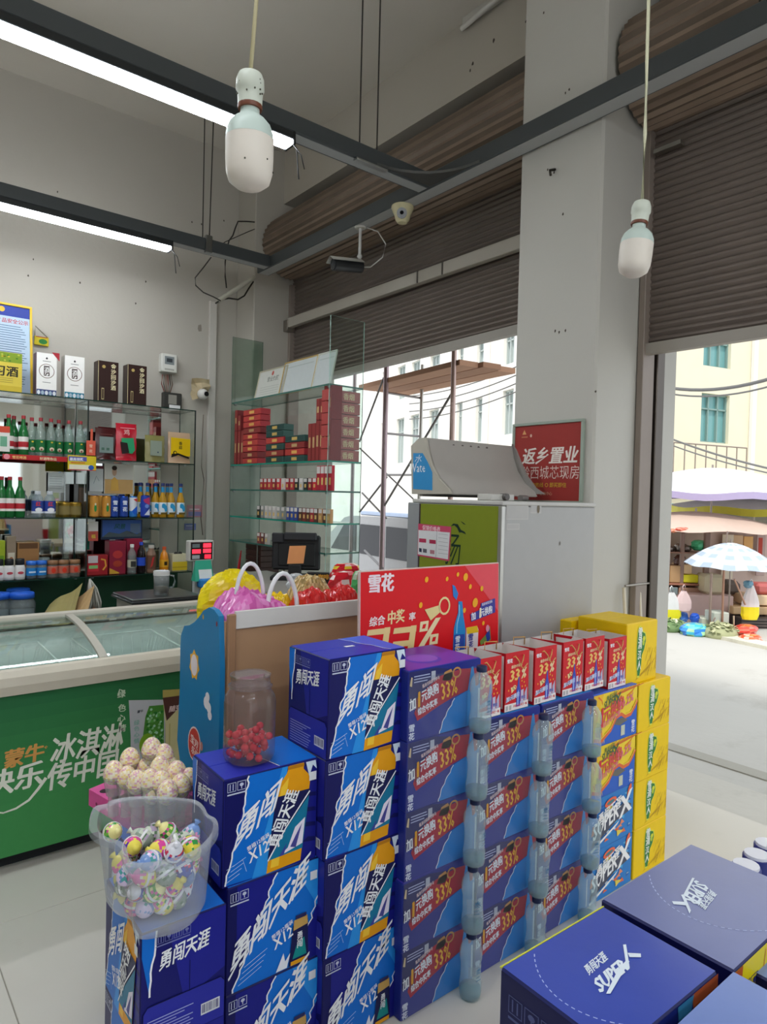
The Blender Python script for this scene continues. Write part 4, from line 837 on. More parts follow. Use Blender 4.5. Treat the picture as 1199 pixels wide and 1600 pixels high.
# ---- bottle makers
def vessel(nm, cat, prof, col, fi, cap=None, band=None, deco=None, n=14, inner=None):
    t = thing(nm, 'x', cat, (0, 0, 0)); m = MB(); m.lathe(prof, n, col, fi); m.build('bottle_body' if cat == 'bottle' else 'container_body', t, False)
    if cap: m = MB(); m.lathe(cap[0], n, cap[1], cap[2] if len(cap) > 2 else 'satin'); m.build('cap', t, False)
    if inner: m = MB(); m.lathe(inner[0], n, inner[1], inner[2] if len(inner) > 2 else 'gloss'); m.build('filling', t, False)
    if band:
        m = MB()
        for (r, z0, z1, c_) in band: m.lathe([(r, z0), (r, z1)], n, c_, 'print', a0=-3.3, a1=.2)
        if deco: m.M = frame((0, -band[0][0]-.0006, 0), (1, 0, 0), (0, 0, 1)); deco(m)
        m.build('label_band', t, False)
    return t
def place(proto, items, group):
    tr_ = tree_of(proto)
    for i, (loc, lb) in enumerate(items):
        if i == 0: proto.location = loc; proto['label'] = lb; proto['group'] = group
        else: dup(proto, loc, lb, rz=.0, tree=tr_, group=group)
bp = [(0, 0), (.031, 0), (.0335, .006), (.0335, .15), (.031, .17), (.022, .20), (.0135, .222), (.0125, .262)]
cp = lambda z, r=.014: [(r, z), (r, z+.022), (r*.9, z+.025), (0, z+.025)]
Z1, Z2, Z3 = ZS[3], ZS[2], ZS[1]; Y0 = 5.37
g = vessel('liquor_bottle', 'bottle', bp, '1f6a34', 'gloss', (cp(.262), 'a02a30'), [(.0339, .045, .135, 'e9e6e0'), (.0342, .062, .10, 'b83038')])
place(g, [((sx(px, y), y, Z1), 'green bottle with red cap on the top shelf, '+n_) for px, y, n_ in ((12, 5.40, 'nearest the frame edge'), (20, 5.48, 'the middle one behind'), (35, 5.40, 'beside the clear bottles'))]+
      [((sx(px, y), y, Z2), 'green bottle with red and white label on the second shelf, '+n_) for px, y, n_ in ((2, 5.38, 'cut by the picture edge'), (15, 5.38, 'middle of three'), (31, 5.38, 'beside the blue jars'))], 'green liquor bottles with red caps')
g = vessel('liquor_bottle', 'bottle', bp, 'dce9e4', 'pet', (cp(.255), '9c3038'), [(.0339, .03, .12, '1f6b3c')], lambda m: (m.ell(0, .105, .008, .006, 'd8c23a', 1, 8), m.ell(0, .055, .016, .014, 'd9c8b0', 1, 10), m.ell(0, .05, .008, .008, '8a5040', 2, 8)))
place(g, [((sx(px, y), y, Z1), 'clear bottle with red cap and green label, '+n_) for px, y, n_ in ((48, 5.42, 'first beside the green bottles'), (62, 5.38, 'second in the row'), (78, 5.38, 'third in the row'), (90, 5.44, 'fourth, set slightly back'), (106, 5.42, 'fifth in the row'), (124, 5.38, 'last beside the cabinet divider'))], 'clear liquor bottles with green labels')
g = vessel('glass_jar', 'jar', [(0, 0), (.036, 0), (.040, .01), (.040, .12), (.034, .145), (.022, .16), (.020, .175)], 'dfe9f0', 'pet', (cp(.165, .021), 'c9ced6'), [(.0405, .03, .12, '31489a'), (.0408, .03, .045, 'e8ecf2')], lambda m: (m.text('红', -.02, .085, .034, 'd03a3a', 1, 0, 0, .04), m.ell(0, .055, .024, .016, 'eef0f4', 1, 12)))
place(g, [((sx(px), Y0, Z2), 'clear jar with blue and white label, '+n_) for px, n_ in ((58, 'nearer the green bottles'), (77, 'nearer the gold tins'))], 'jars with blue labels')
g = vessel('gold_tin', 'tin', [(0, 0), (.036, 0), (.042, .004), (.046, .10), (.047, .112), (0, .112)], 'a98a3a', 'metal', None, [(.0465, .02, .085, '8a7a4a')])
place(g, [((sx(px, y), y, Z2), 'small gold cup tin on the second shelf, '+n_) for px, y, n_ in ((90, 5.46, 'hidden behind the blue jar'), (101, 5.40, 'in the middle'), (117, 5.40, 'beside the dark box'))], 'gold cup tins')
can = lambda r, h: [(0, 0), (r*.85, 0), (r, .008), (r, h-.012), (r*.86, h-.002), (r*.84, h), (0, h-.003)]
g = vessel('drink_can', 'can', can(.033, .165), 'c98a3a', 'metal', None, [(.0334, .01, .155, 'cf9440')], lambda m: (m.ell(0, .07, .010, .028, '2f8a44', 1, 10), m.ell(0, .10, .006, .01, 'e8e0c0', 2, 8)))
place(g, [((sx(px, y), y, Z2), 'tall gold can with a green mark, '+n_) for px, y, n_ in ((147, 5.37, 'beside the cabinet divider'), (158, 5.45, 'between the other gold cans'), (166, 5.37, 'beside the blue cans'))], 'gold drink cans')
g = vessel('drink_can', 'can', can(.033, .165), '2a4fa8', 'metal', None, [(.0334, .01, .155, '27479c')], lambda m: (m.text('雪', -.018, .1, .036, 'dfe6f4', 1, 0, 0, .05), m.text('花', -.018, .05, .036, 'dfe6f4', 1, 0, 0, .05)))
place(g, [((sx(px, 5.37), 5.37, Z2), 'blue can with white vertical characters, '+n_) for px, n_ in ((178, 'beside the gold cans'), (193, 'second of two'))], 'blue beer cans')
g = vessel('drink_can', 'can', can(.031, .165), '3a8ad8', 'metal', None, [(.0314, .01, .155, '2f7fd0'), (.0316, .05, .155, 'dfe4ea')], lambda m: (m.poly([(-.02, .05), (.02, .09), (.02, .04), (0, .02)], '1f5fd0', 1), m.poly([(-.01, .14), (.02, .15), (.02, .12)], 'c83a3a', 1)))
place(g, [((sx(208, 5.38), 5.38, Z2), 'silver and blue can beside the beer bottles')], 'assorted cans')
g = vessel('drink_can', 'can', can(.036, .175), '2a3f9c', 'metal', None, [(.0364, .01, .165, '2b46a8')], lambda m: (m.poly([(-.03, .14), (.02, .16), (.02, .1), (-.02, .12)], 'b83a6a', 1), m.poly([(-.02, .02), (.02, .07), (.022, .02)], 'cfd6e2', 1), m.ell(0, .09, .016, .016, '6f8fd8', 1, 10)))
place(g, [((sx(227, 5.35), 5.35, Z2), 'dark blue can with a pink top patch before the beers')], 'assorted cans')
bb = [(0, 0), (.029, 0), (.031, .006), (.031, .13), (.027, .155), (.016, .185), (.0125, .21), (.0125, .25)]
g = vessel('beer_bottle', 'bottle', bb, 'b98a1c', 'gloss', (cp(.25, .0145)[:3]+[(0, .272)], '1d2c6a'), [(.0315, .025, .12, 'dfeaf0'), (.0135, .20, .245, '2f8fc4')], lambda m: (m.ell(.004, .08, .02, .035, '2f9ad0', 1, 10, .4), m.ell(-.006, .06, .010, .018, 'e6eef4', 2, 8, .5), m.rect(-.026, .025, .026, .04, '6a5a20', 1)))
place(g, [((sx(px, y), y, Z2), 'amber beer bottle with blue neck foil, '+n_) for px, y, n_ in ((219, 5.47, 'first, hidden behind the cans'), (230, 5.49, 'second of the row'), (243, 5.42, 'third of the row'), (254, 5.38, 'fourth with large bird label'), (261, 5.48, 'fifth, in the back'), (267, 5.38, 'sixth of the row'), (282, 5.37, 'last, nearest the cabinet end'))], 'amber beer bottles')
# pouches on the top shelf
def pouch(nm, lb, px0, px1, py0, cf, art, y=5.37, grp=None):
    x0, x1 = sx(px0, y), sx(px1, y); W_ = x1-x0; H_ = ony(px0, py0, y).z-Z1; t = thing(nm, lb, 'pouch', (x0, y, Z1), grp); m = MB(); g_ = []; g2 = []
    for j in range(9):
        v = j/8; th = .028*math.sin(min(1, v*3)*1.57)*(1-v)**.5+.002
        if j == 0: th = .03
        g_.append([(W_*i/6+(.003*math.sin(j*2.2) if i in (0, 6) else 0), .03-th*math.sin(math.pi*(.1+.8*i/6)), H_*v) for i in range(7)]); g2.append([(W_*i/6, .03+th*math.sin(math.pi*(.1+.8*i/6)), H_*v) for i in range(7)][::-1])
    m.sheet(g_, cf, 'gloss'); m.sheet(g2, cf, 'gloss'); m.build('pouch_body', t, False)
    m = MB(); m.M = frame((0, -.0035, 0), (1, 0, 0), (0, .0, 1)); art(m, W_, H_); m.build('printed_front', t, False); return t
pouch('snack_pouch', 'dark maroon pouch with a silver window beside the red pouch', 149, 180, 667, '4a1c1e', lambda m, W, H: (m.rect(W*.15, H*.22, W*.85, H*.72, '7f8f8c', 1), m.rect(W*.25, H*.3, W*.4, H*.38, '4a6a5c', 2), m.rect(W*.5, H*.3, W*.65, H*.38, '4a6a5c', 2), m.rect(W*.2, H*.79, W*.8, H*.80, '9a5a52', 1)))
pouch('snack_pouch', 'bright red pouch with green and black picture', 181, 213, 660, 'c41f34', lambda m, W, H: (m.poly([(W*.2, H*.6), (W*.8, H*.62), (W*.88, H*.3), (W*.75, H*.2), (W*.25, H*.22)], '2f9a68', 1), m.poly([(W*.15, H*.5), (W*.5, H*.48), (W*.6, H*.22), (W*.25, H*.18)], '2a2020', 2), m.text('鸡', W*.32, H*.70, W*.3, 'e8b0b0', 1, 0, 0, .03), m.rect(W*.15, H*.86, W*.85, H*.88, 'e89aa2', 1)))
pouch('snack_pouch', 'olive grey pouch with dull printed panel', 227, 257, 679, '8a8450', lambda m, W, H: (m.rect(W*.2, H*.25, W*.8, H*.8, '8f9a8c', 1), m.ell(W*.6, H*.38, .006, .006, '2a3a5a', 2, 8)))
pouch('snack_pouch', 'yellow pouch with black curl print at the cabinet end', 263, 297, 674, 'c9a98a', lambda m, W, H: (m.poly([(W*.06, H*.25), (W*.06, H*.82), (W*.95, H*.8), (W*.95, H*.25)], 'e6c010', 1), m.poly([(W*.08, H*.18), (W*.4, H*.27), (W*.9, H*.16), (W*.9, H*.22), (W*.4, H*.33), (W*.1, H*.3)], '1f1c18', 2), m.ell(W*.25, H*.34, .016, .016, '1f1c18', 2, 12), m.ell(W*.26, H*.34, .009, .009, 'e6c010', 3, 10), m.text('香', W*.42, H*.6, .03, '2a2a1a', 2), m.text('菇', W*.42, H*.47, .03, '2a2a1a', 2)))
# shelf banner and tags
def tagcard(nm, lb, cat, px0, py0, px1, py1, y, cf, art, thick=.003, grp=None):
    a, b = ony(px0, py0, y), ony(px1, py1, y); t = thing(nm, lb, cat, (a.x, y, b.z), grp); m = MB(); W_, H_ = b.x-a.x, a.z-b.z
    m.box(0, -thick, 0, W_, 0, H_, cf, 'print', min(.001, thick*.3)); m.build('card_sheet', t, False); m = MB(); m.M = frame((0, -thick-.0003, 0), (1, 0, 0), (0, 0, 1)); art(m, W_, H_); m.build('printed_front', t, False); return t
tagcard('shelf_banner', 'narrow red banner with pale characters along the upper shelf edge', 'banner', 4, 709, 105, 722, 5.295, 'b8282c', lambda m, W, H: (m.text('雪花啤酒', W*.14, H*.22, H*.62, 'e9c07a', 1, 0, 0, .03), m.text('好酒等你出', W*.56, H*.22, H*.62, 'e8d8b0', 1, 0, 0, .03), m.ell(W*.06, H*.5, .02, .02, 'e8909a', 1, 10)))
tagcard('promo_tag', 'yellow rounded promotion tag hanging at the end of the red banner', 'tag', 106, 711, 150, 736, 5.290, 'd8c02a', lambda m, W, H: (m.rect(W*.03, H*.62, W*.66, H*.92, '5a5cae', 1), m.text('最高领奖', W*.06, H*.66, H*.22, 'eef0f8', 2, 0, 0, .04), m.rect(W*.05, H*.05, W*.78, H*.38, 'e6e2c8', 1), m.rect(0, 0, W, H*.06, 'b8384a', 1), m.ell(W*.82, H*.22, .020, .018, '2c5cae', 2), m.stroke([(W*.1, H*.5), (W*.6, H*.52)], .006, 'c84a3a', 1)))
tagcard('bottle_tag', 'red bottle-shaped cut-out tag standing behind the yellow tag', 'tag', 135, 688, 149, 712, 5.292, 'd8604a', lambda m, W, H: (m.text('雪', W*.3, H*.55, .025, 'e8c8b0', 1), m.text('花', W*.3, H*.2, .025, 'e8c8b0', 1)))
tg = bpy.data.objects['bottle_tag']; m = MB(); m.box(.028, -.003, .11, .045, 0, .195, 'd8604a', 'print', .001); m.build('tag_neck', tg, False)
tagcard('small_card', 'white and red card standing before the green bottles', 'card', -6, 665, 15, 706, 5.34, 'e4e2dc', lambda m, W, H: (m.rect(0, H*.75, W, H, 'd0503a', 1), m.rect(W*.3, H*.2, W*.8, H*.6, '6fa88a', 1)))
tagcard('reflected_portrait', 'pale picture card of a person in yellow behind the gold cans', 'picture', 163, 724, 208, 772, 5.60, 'e8e4dc', lambda m, W, H: (m.rect(W*.02, H*.0, W*.98, H*.48, 'd9ae74', 1), m.ell(W*.34, H*.74, W*.08, H*.15, 'd9b49a', 2, 14), m.poly([(W*.22, H*.1), (W*.24, H*.46), (W*.34, H*.56), (W*.46, H*.46), (W*.5, H*.1)], 'e6b45a', 3), m.ell(W*.34, H*.86, W*.09, H*.08, '3a2a22', 3, 12)))  # added card in place of a portrait reflected in the mirror back
tagcard('paper_sheet', 'white paper sheet with faint writing at the mirror back, second shelf', 'paper', 75, 738, 100, 770, 5.60, 'dfe3e4', lambda m, W, H: [m.rect(W*.1, H*(.2+.12*i), W*.85, H*(.22+.12*i), 'a8b0b4', 1) for i in range(6)])
tagcard('paper_sheet', 'white sheet with a maroon heading strip beside the portrait card', 'paper', 140, 727, 161, 768, 5.60, 'dde1e2', lambda m, W, H: (m.rect(0, H*.88, W, H, '7a3a44', 1), m.stroke([(W*.3, H*.3), (W*.5, H*.6), (W*.7, H*.4)], .004, '8a9aa4', 1)))  # the portrait card beside it is added in place of a mirror reflection
tagcard('landscape_board', 'blue landscape print board standing at the back of the third shelf', 'picture', 158, 812, 222, 842, 5.55, '34405a', lambda m, W, H: (m.rect(.01, .02, W-.01, H-.004, '4e74c4', 1), m.poly([(.01, .02), (.06, .06), (.14, .045), (.2, .07), (.28, .04), (W-.01, .055), (W-.01, .02)], '5c6c74', 2), m.text('风景', W*.3, H*.55, .045, '2f6a5c', 3, 0, .2, .02), m.rect(W*.7, H*.3, W*.95, H*.8, '6f86a8', 2)))
tagcard('fortune_card', 'small white and red card with a gold character on the third shelf', 'card', 138, 815, 153, 845, 5.45, 'e2dcd8', lambda m, W, H: (m.rect(0, 0, W, H*.5, 'c0564c', 1), m.text('福', W*.3, H*.15, W*.45, 'e6c050', 2, 0, 0, .03)))
for (a_, b_, c_, d_, y_, lb) in ((292, 789, 316, 808, 5.66, 'pink and violet sticker on the wall seen through the cabinet end'), (288, 818, 306, 828, 5.66, 'small blue sticker on the wall below the pink one')):
    tagcard('wall_sticker', lb, 'sticker', a_, b_, c_, d_, YL-.001, 'c58a96' if a_ == 292 else '6a78b4', lambda m, W, H: (m.rect(W*.1, H*.1, W*.9, H*.45, '8a84b8', 1), m.rect(W*.15, H*.6, W*.8, H*.7, 'e0d0d8', 1)))
def solid(nm, lb, cat, px0, px1, py0, z, dep, col, art=None, y=5.36, fi='card', grp=None, name2='box_body'):
    x0, x1 = sx(px0, y), sx(px1, y); H_ = ony(px0, py0, y).z-z; t = thing(nm, lb, cat, (x0, y, z), grp); m = MB(); m.box(0, 0, .0005, x1-x0, dep, H_, col, fi, .003); m.build(name2, t, False)
    m = MB(); m.M = frame((0, 0, 0), (1, 0, 0), (0, 0, 1))
    if art: art(m, x1-x0, H_)
    else: m.rect(.01, .01, x1-x0-.01, H_-.01, 'a09080', 1)
    m.build('printed_front', t, False); return t
solid('tea_box', 'dark brown glossy box behind the gold tins', 'box', 122, 137, 756, Z2, .12, '3a3024', lambda m, W, H: (m.rect(.006, .006, W-.006, H-.03, '5c4c40', 1), m.rect(.0, H-.02, W, H-.004, '27301f', 1)), y=5.44)
solid('red_box', 'red carton with white stripes and orange swirl on the third shelf', 'box', 138, 170, 868, Z3, .10, '9c2028', lambda m, W, H: (m.rect(.004, H*.62, W*.5, H*.98, 'c8c0c4', 1), m.rect(.004, H*.2, W*.55, H*.6, 'c4303c', 1), m.rect(.01, H*.34, W*.5, H*.5, '8ac07a', 2), m.stroke([(W*.65, H*.8), (W*.85, H*.75), (W*.9, H*.45), (W*.75, H*.25)], .012, 'e0a040', 2)))
solid('fruit_pack', 'crimson packet with gold corner beside the clear bottle', 'packet', 172, 198, 846, Z3, .12, '8c2038', lambda m, W, H: (m.ell(W*.5, H*.6, W*.3, H*.12, 'b83a3a', 1, 12), m.ell(W*.5, H*.32, W*.28, H*.10, 'a8402f', 1, 12), m.poly([(W*.02, H*.02), (W*.02, H*.2), (W*.6, H*.05), (W*.6, H*.02)], 'd0a03a', 2)))
solid('fruit_pack', 'crimson packet standing further back behind the bottles', 'packet', 199, 224, 842, Z3, .08, '9a2440', lambda m, W, H: m.rect(.01, .05, W-.01, H*.5, '7a1c34', 1), y=5.48)
g = vessel('soft_drink', 'bottle', [(0, 0), (.03, 0), (.034, .01), (.033, .09), (.030, .11), (.034, .13), (.030, .165), (.014, .19), (.013, .205)], 'dfe6e4', 'pet', (cp(.205, .0145), 'e4e4e0'), [(.0345, .05, .11, 'b8b4a0')], lambda m: m.rect(-.02, .055, .02, .10, '3a3a3a', 1)); place(g, [((sx(206), 5.36, Z3), 'clear water bottle on the third shelf beside the cola')], 'soft drinks on the third shelf')
g = vessel('soft_drink', 'bottle', [(0, 0), (.03, 0), (.034, .01), (.033, .09), (.030, .11), (.034, .13), (.030, .175), (.014, .205), (.013, .22)], '1c1216', 'gloss', (cp(.22, .0145), '2a48b8'), [(.0345, .06, .125, '2c50c4')]); place(g, [((sx(221), 5.37, Z3), 'cola bottle with blue label and blue cap')], 'soft drinks on the third shelf')
g = vessel('soft_drink', 'bottle', [(0, 0), (.034, 0), (.037, .01), (.037, .14), (.034, .16), (.022, .18), (.021, .20)], '8a6c5a', 'gloss', (cp(.195, .023), 'b8b0a8'), [(.0375, .03, .14, '6a4a3a')], lambda m: m.poly([(-.02, .04), (.0, .06), (.012, .13), (-.004, .12)], 'c83a3a', 1)); place(g, [((sx(236), 5.36, Z3), 'brown coffee bottle with grey cap')], 'soft drinks on the third shelf')
g = vessel('soft_drink', 'bottle', [(0, 0), (.034, 0), (.036, .01), (.035, .1), (.030, .13), (.026, .15), (.014, .165), (.013, .18)], 'e08a1c', 'gloss', (cp(.178, .015), 'c85020'), [(.0365, .04, .10, 'e8a82a')], lambda m: m.rect(-.012, .055, .012, .085, '3a2a18', 1)); place(g, [((sx(257), 5.37, Z3+.0), 'orange juice bottle above the glass mug')], 'soft drinks on the third shelf')
g = vessel('white_jar', 'jar', [(0, 0), (.030, 0), (.035, .006), (.035, .085), (.030, .10), (.024, .108)], 'e2e0de', 'satin', ([(.028, .104), (.030, .108), (.030, .14), (.027, .148), (0, .148)], '1c1c20'), [(.0354, .02, .08, 'e8e4e2')], lambda m: m.ell(0, .05, .02, .010, 'c04a54', 1, 10)); place(g, [((sx(px, 5.36), 5.36, Z3), 'small white jar with black lid, '+n_) for px, n_ in ((-1, 'cut by the picture edge'), (15, 'middle of three'), (32, 'beside the blue lids'))], 'white jars with black lids')
g = vessel('blue_jar', 'jar', [(0, 0), (.028, 0), (.034, .006), (.034, .09), (.030, .10)], 'cfe0ec', 'pet', ([(.034, .10), (.036, .102), (.036, .128), (0, .13)], '2a6ac8'), [(.0345, .025, .08, '2f86cc')], lambda m: m.rect(-.022, .045, .022, .056, 'cfe4f4', 1)); place(g, [((sx(px, 5.36), 5.36, Z3), 'small jar with blue lid and label, '+n_) for px, n_ in ((50, 'beside the white jars'), (66, 'beside the red-labelled jars'))], 'jars with blue lids on the third shelf')
g = vessel('square_jar', 'jar', [(0, 0), (.036, 0), (.038, .006), (.038, .085), (.034, .095)], 'd8d4cc', 'pet', ([(.036, .095), (.038, .097), (.038, .125), (0, .127)], '8a6444'), [(.0385, .03, .085, 'c4705c')], lambda m: m.ell(0, .055, .016, .02, 'd8402c', 1, 8)); place(g, [((sx(px, 5.37), 5.37, Z3), 'jar with brown lid and orange label, '+n_) for px, n_ in ((83, 'first of three'), (100, 'middle of three'), (118, 'nearest the divider'))], 'jars with brown lids')
solid('tissue_box', 'small beige box with a printed cup at the back of the third shelf', 'box', 11, 26, 838, Z3+.0, .08, '9c8874', lambda m, W, H: (m.rect(W*.15, H*.2, W*.85, H*.6, 'd9d0bc', 1), m.ell(W*.5, H*.4, W*.25, H*.1, 'b0704a', 2, 10)), y=5.50)
solid('brown_box', 'open brown cardboard box behind the blue lidded jars', 'box', 28, 62, 848, Z3, .10, 'a87a4c', lambda m, W, H: m.rect(.01, H*.82, W-.01, H-.005, '6a4a30', 1), y=5.50)
solid('green_pack', 'lime green packet cut by the picture edge on the third shelf', 'packet', -10, 9, 845, Z3, .06, 'a3b62c', lambda m, W, H: m.rect(W*.3, H*.2, W*.9, H*.6, '6f9a2c', 1), y=5.48)
g = vessel('drinking_glass', 'glass', [(0, .004), (.03, .004), (.033, 0), (.038, .14), (.036, .14), (.031, .01), (0, .01)], 'e6efef', 'pet'); place(g, [((sx(70, 5.46), 5.46, Z3), 'empty drinking glass behind the blue lidded jars')], 'glasses')
t = solid('ribbon_basket', 'small box wrapped with a yellow band and dark bow at the cabinet end', 'basket', 271, 294, 866, Z3, .10, 'd8cfae', lambda m, W, H: (m.rect(.0, .006, W, H*.55, 'd8bc30', 1), m.rect(.0, H*.2, W, H*.26, 'b89a2a', 2)))
m = MB(); m.ball((.04, .03, .14), .018, '2a2622', 'satin', 8, 6); m.ball((.075, .03, .14), .018, '2a2622', 'satin', 8, 6); m.build('bow', t, False)
# things on the lower shelf
ZL = ZS[0]
g = vessel('storage_jar', 'jar', [(0, 0), (.075, 0), (.085, .012), (.085, .14), (.07, .165), (.065, .175)], 'c4d0d4', 'pet', ([(.07, .172), (.078, .175), (.078, .205), (.07, .212), (0, .212)], '1f5fd0'), None, None, 18, ([(0, .004), (.078, .004), (.078, .1), (0, .1)], '8a8f90')); place(g, [((sx(px, y), y, z_), 'clear storage jar with bright blue lid, '+n_) for px, y, z_, n_ in ((-2, 5.20, .60+.07, 'cut by the picture edge'), (36, 5.16, .67, 'beside the cardboard sheets'), (30, 5.45, ZL, 'standing behind the other'))], 'storage jars with blue lids')
m = MB(); m.box(-.9, 4.75, 0, 2.2, 5.26, .665, '4a5a50', 'satin', .005); m.box(-.9, 4.74, .655, 2.2, 5.27, .67, '6f7a70', 'satin', .003); tag(m.build('back_counter'), 'low dark counter between freezer and glass cabinet', 'counter')
for i, (a_, b_, c_, d_, e_, f_) in enumerate(((48, 956, 102, 938, 'folded olive cardboard sheet, upper of two', '9a8f5c'), (58, 962, 122, 946, 'curled tan cardboard sheet, lower of two', 'b39468'))):
    p0, p1 = ony(a_, b_, 4.95), ony(c_, b_, 4.95); m = MB(); g_ = [[(p0.x+(p1.x-p0.x)*u/6+.05*v, 4.80+.10*v, .672+.03*(1-i)+.012*math.sin(u*1.1+i)+.075*v*(.4+.1*u)) for u in range(7)] for v in range(4)]; m.sheet(g_, f_, 'card', False); g_ = [[(x, y, z-.004) for x, y, z in r_][::-1] for r_ in g_]; m.sheet(g_, f_, 'card', False); tag(m.build('cardboard_sheet'), e_, 'cardboard', 'cardboard sheets behind the freezer')
p = ony(147, 932, 5.1); t = thing('string_mop', 'grey and white string mop head hanging by the cabinet divider', 'mop', (p.x, 5.15, .68)); rr = random.Random(12); m = MB()
for i in range(60):
    a_ = rr.uniform(0, 6.28); r_ = rr.uniform(.01, .055); m.tube([(p.x-.02, 5.14, .95), (p.x+r_*.6*math.cos(a_), 5.14+r_*.6*math.sin(a_), .88), (p.x+r_*math.cos(a_)+.01, 5.14+r_*math.sin(a_), .78+rr.uniform(-.02, .02)), (p.x+r_*.9*math.cos(a_)+rr.uniform(-.02, .02), 5.14+r_*math.sin(a_), .685+rr.uniform(0, .04))], .006, ('b4b0a6', '8f8b80', 'cfccc4')[i % 3], 'matte', 4)
m.build('mop_strings', t, kind='stuff'); m = MB(); m.cyl((p.x+.0, 5.10, .67), (p.x+.005, 5.10, .74), .014, 'd8801c', 'satin', 8); m.build('mop_socket', t, label='orange plastic socket')
for i, (px, py, c_, lb, nm_) in enumerate(((163, 950, '7f9aa8', 'pale blue plush ball beside the mop', 'plush_ball'), (197, 946, '8fa8ac', 'greyish teal plush ball beside the scale', 'plush_ball'))):
    q = ony(px, py, 4.9); m = MB(); m.ball((q.x, 4.9, .67+.045), .048, c_, 'matte', 12, 8, (1.1, 1, .9)); m.ball((q.x-.04, 4.88, .67+.075), .02, c_, 'matte', 8, 6); tag(m.build(nm_), lb, 'toy', 'plush balls')
q = ony(178, 950, 4.85); m = MB(); m.lathe([(.028, 0), (.036, .055), (.034, .055), (.026, .006), (0, .006)], 16, 'e4e4e2', 'satin', (q.x, 4.85, .672)); tag(m.build('paper_cup'), 'small white cup between the plush balls', 'cup')
# weighing scale with glass mug, price display and payment stand
Ys = 4.02; a, b = ony(205, 940, Ys), ony(312, 932, Ys); zt = .955
t = thing('weighing_scale', 'stainless steel weighing scale with a flat pan behind the freezer', 'scale', (a.x, Ys, .55))
m = MB(); m.box(a.x+.03, Ys+.02, .01, b.x+.0, Ys+.36, zt-.035, 'b4b2ae', 'satin', .006); m.build('scale_body', t); m = MB(); m.box(a.x, Ys-.01, zt-.03, b.x+.02, Ys+.38, zt-.012, '4a4c4e', 'metal', .006); m.box(a.x+.008, Ys, zt-.012, b.x+.01, Ys+.37, zt, '9fa2a4', 'steel', .004); m.build('weighing_pan', t)
e = ony(300, 905, 4.42); m = MB(); m.box(e.x+.01, 4.40, .9, e.x+.05, 4.44, 1.14, 'b8bcbc', 'satin', .004); m.build('display_post', t)
a2, b2 = ony(296, 845, 4.36), ony(334, 876, 4.36); m = MB(); m.box(a2.x, 4.36, b2.z, b2.x, 4.42, a2.z, 'c4c2bc', 'satin', .006); m.build('price_display', t)
W_, H_ = b2.x-a2.x, a2.z-b2.z; m = MB(); m.M = frame((a2.x, 4.3595, b2.z), (1, 0, 0), (0, 0, 1)); m.rect(W_*.06, H_*.08, W_*.94, H_*.92, '2b1c20', 1)
for (u0, v0, u1, v1, c_, f_) in ((.12, .66, .42, .84, '6f7a7c', 'print'), (.12, .38, .46, .58, 'd82030', 'led'), (.12, .12, .42, .30, 'b0b4b8', 'print'), (.56, .66, .88, .86, 'd82030', 'led'), (.56, .40, .88, .60, 'd82030', 'led'), (.62, .12, .88, .32, 'c01828', 'led')): m.rect(W_*u0, H_*v0, W_*u1, H_*v1, c_, 2, f_)
m.build('display_face', t)
t = thing('payment_stand', 'teal payment stand with a blank white square below the price display', 'stand', (e.x, 4.3, .8)); a3, b3 = ony(306, 877, 4.30), ony(335, 907, 4.30)
m = MB(); m.add([(a3.x, 4.30, b3.z), (b3.x, 4.30, b3.z), (b3.x-.01, 4.34, a3.z), (a3.x+.015, 4.34, a3.z), (a3.x, 4.37, b3.z), (b3.x, 4.37, b3.z)], [(0, 1, 2, 3), (4, 3, 2, 5), (0, 3, 4), (1, 5, 2), (0, 4, 5, 1)], '2fa88a', 'satin'); m.build('stand_board', t)
m = MB(); m.M = frame((a3.x, 4.2985, b3.z), (1, 0, 0), (0, .32, 1)); m.rect(.03, .012, b3.x-a3.x-.012, (a3.z-b3.z)*.72, 'dfe4e2', 1); m.rect(.04, (a3.z-b3.z)*.80, b3.x-a3.x-.02, (a3.z-b3.z)*.86, 'cfeee4', 1); m.build('white_square', t)
m = MB(); a4 = ony(313, 905, 4.28); m.box(a4.x, 4.26, .955, a4.x+.10, 4.34, a4.z, '2a7cc0', 'satin', .01); tag(m.build('blue_box'), 'small bright blue box under the payment stand', 'box')
q = ony(252, 930, 4.14); t = thing('glass_mug', 'clear glass mug with a little tea standing on the scale pan', 'mug', (q.x, 4.14, zt)); m = MB(); m.lathe([(0, .006), (.040, .006), (.044, 0), (.048, .15), (.045, .15), (.041, .012), (0, .012)], 20, 'e8eeee', 'pet'); m.build('mug_body', t, False)
m = MB(); m.lathe([(0, .013), (.040, .013), (.041, .05), (0, .052)], 16, 'b49a84', 'matte'); m.build('tea_leaves', t, False, kind='stuff'); m = MB(); m.tube([(.045, 0, .12), (.07, -.02, .115), (.078, -.022, .08), (.068, -.018, .045), (.045, 0, .04)], .006, 'dfe8e8', 'pet', 8); m.build('mug_handle', t, False)
m = MB(); m.lathe([(.049, .12), (.049, .148)], 20, 'd8d8d6', 'satin'); m.build('mug_rim', t, False, label='frosted band at the rim')
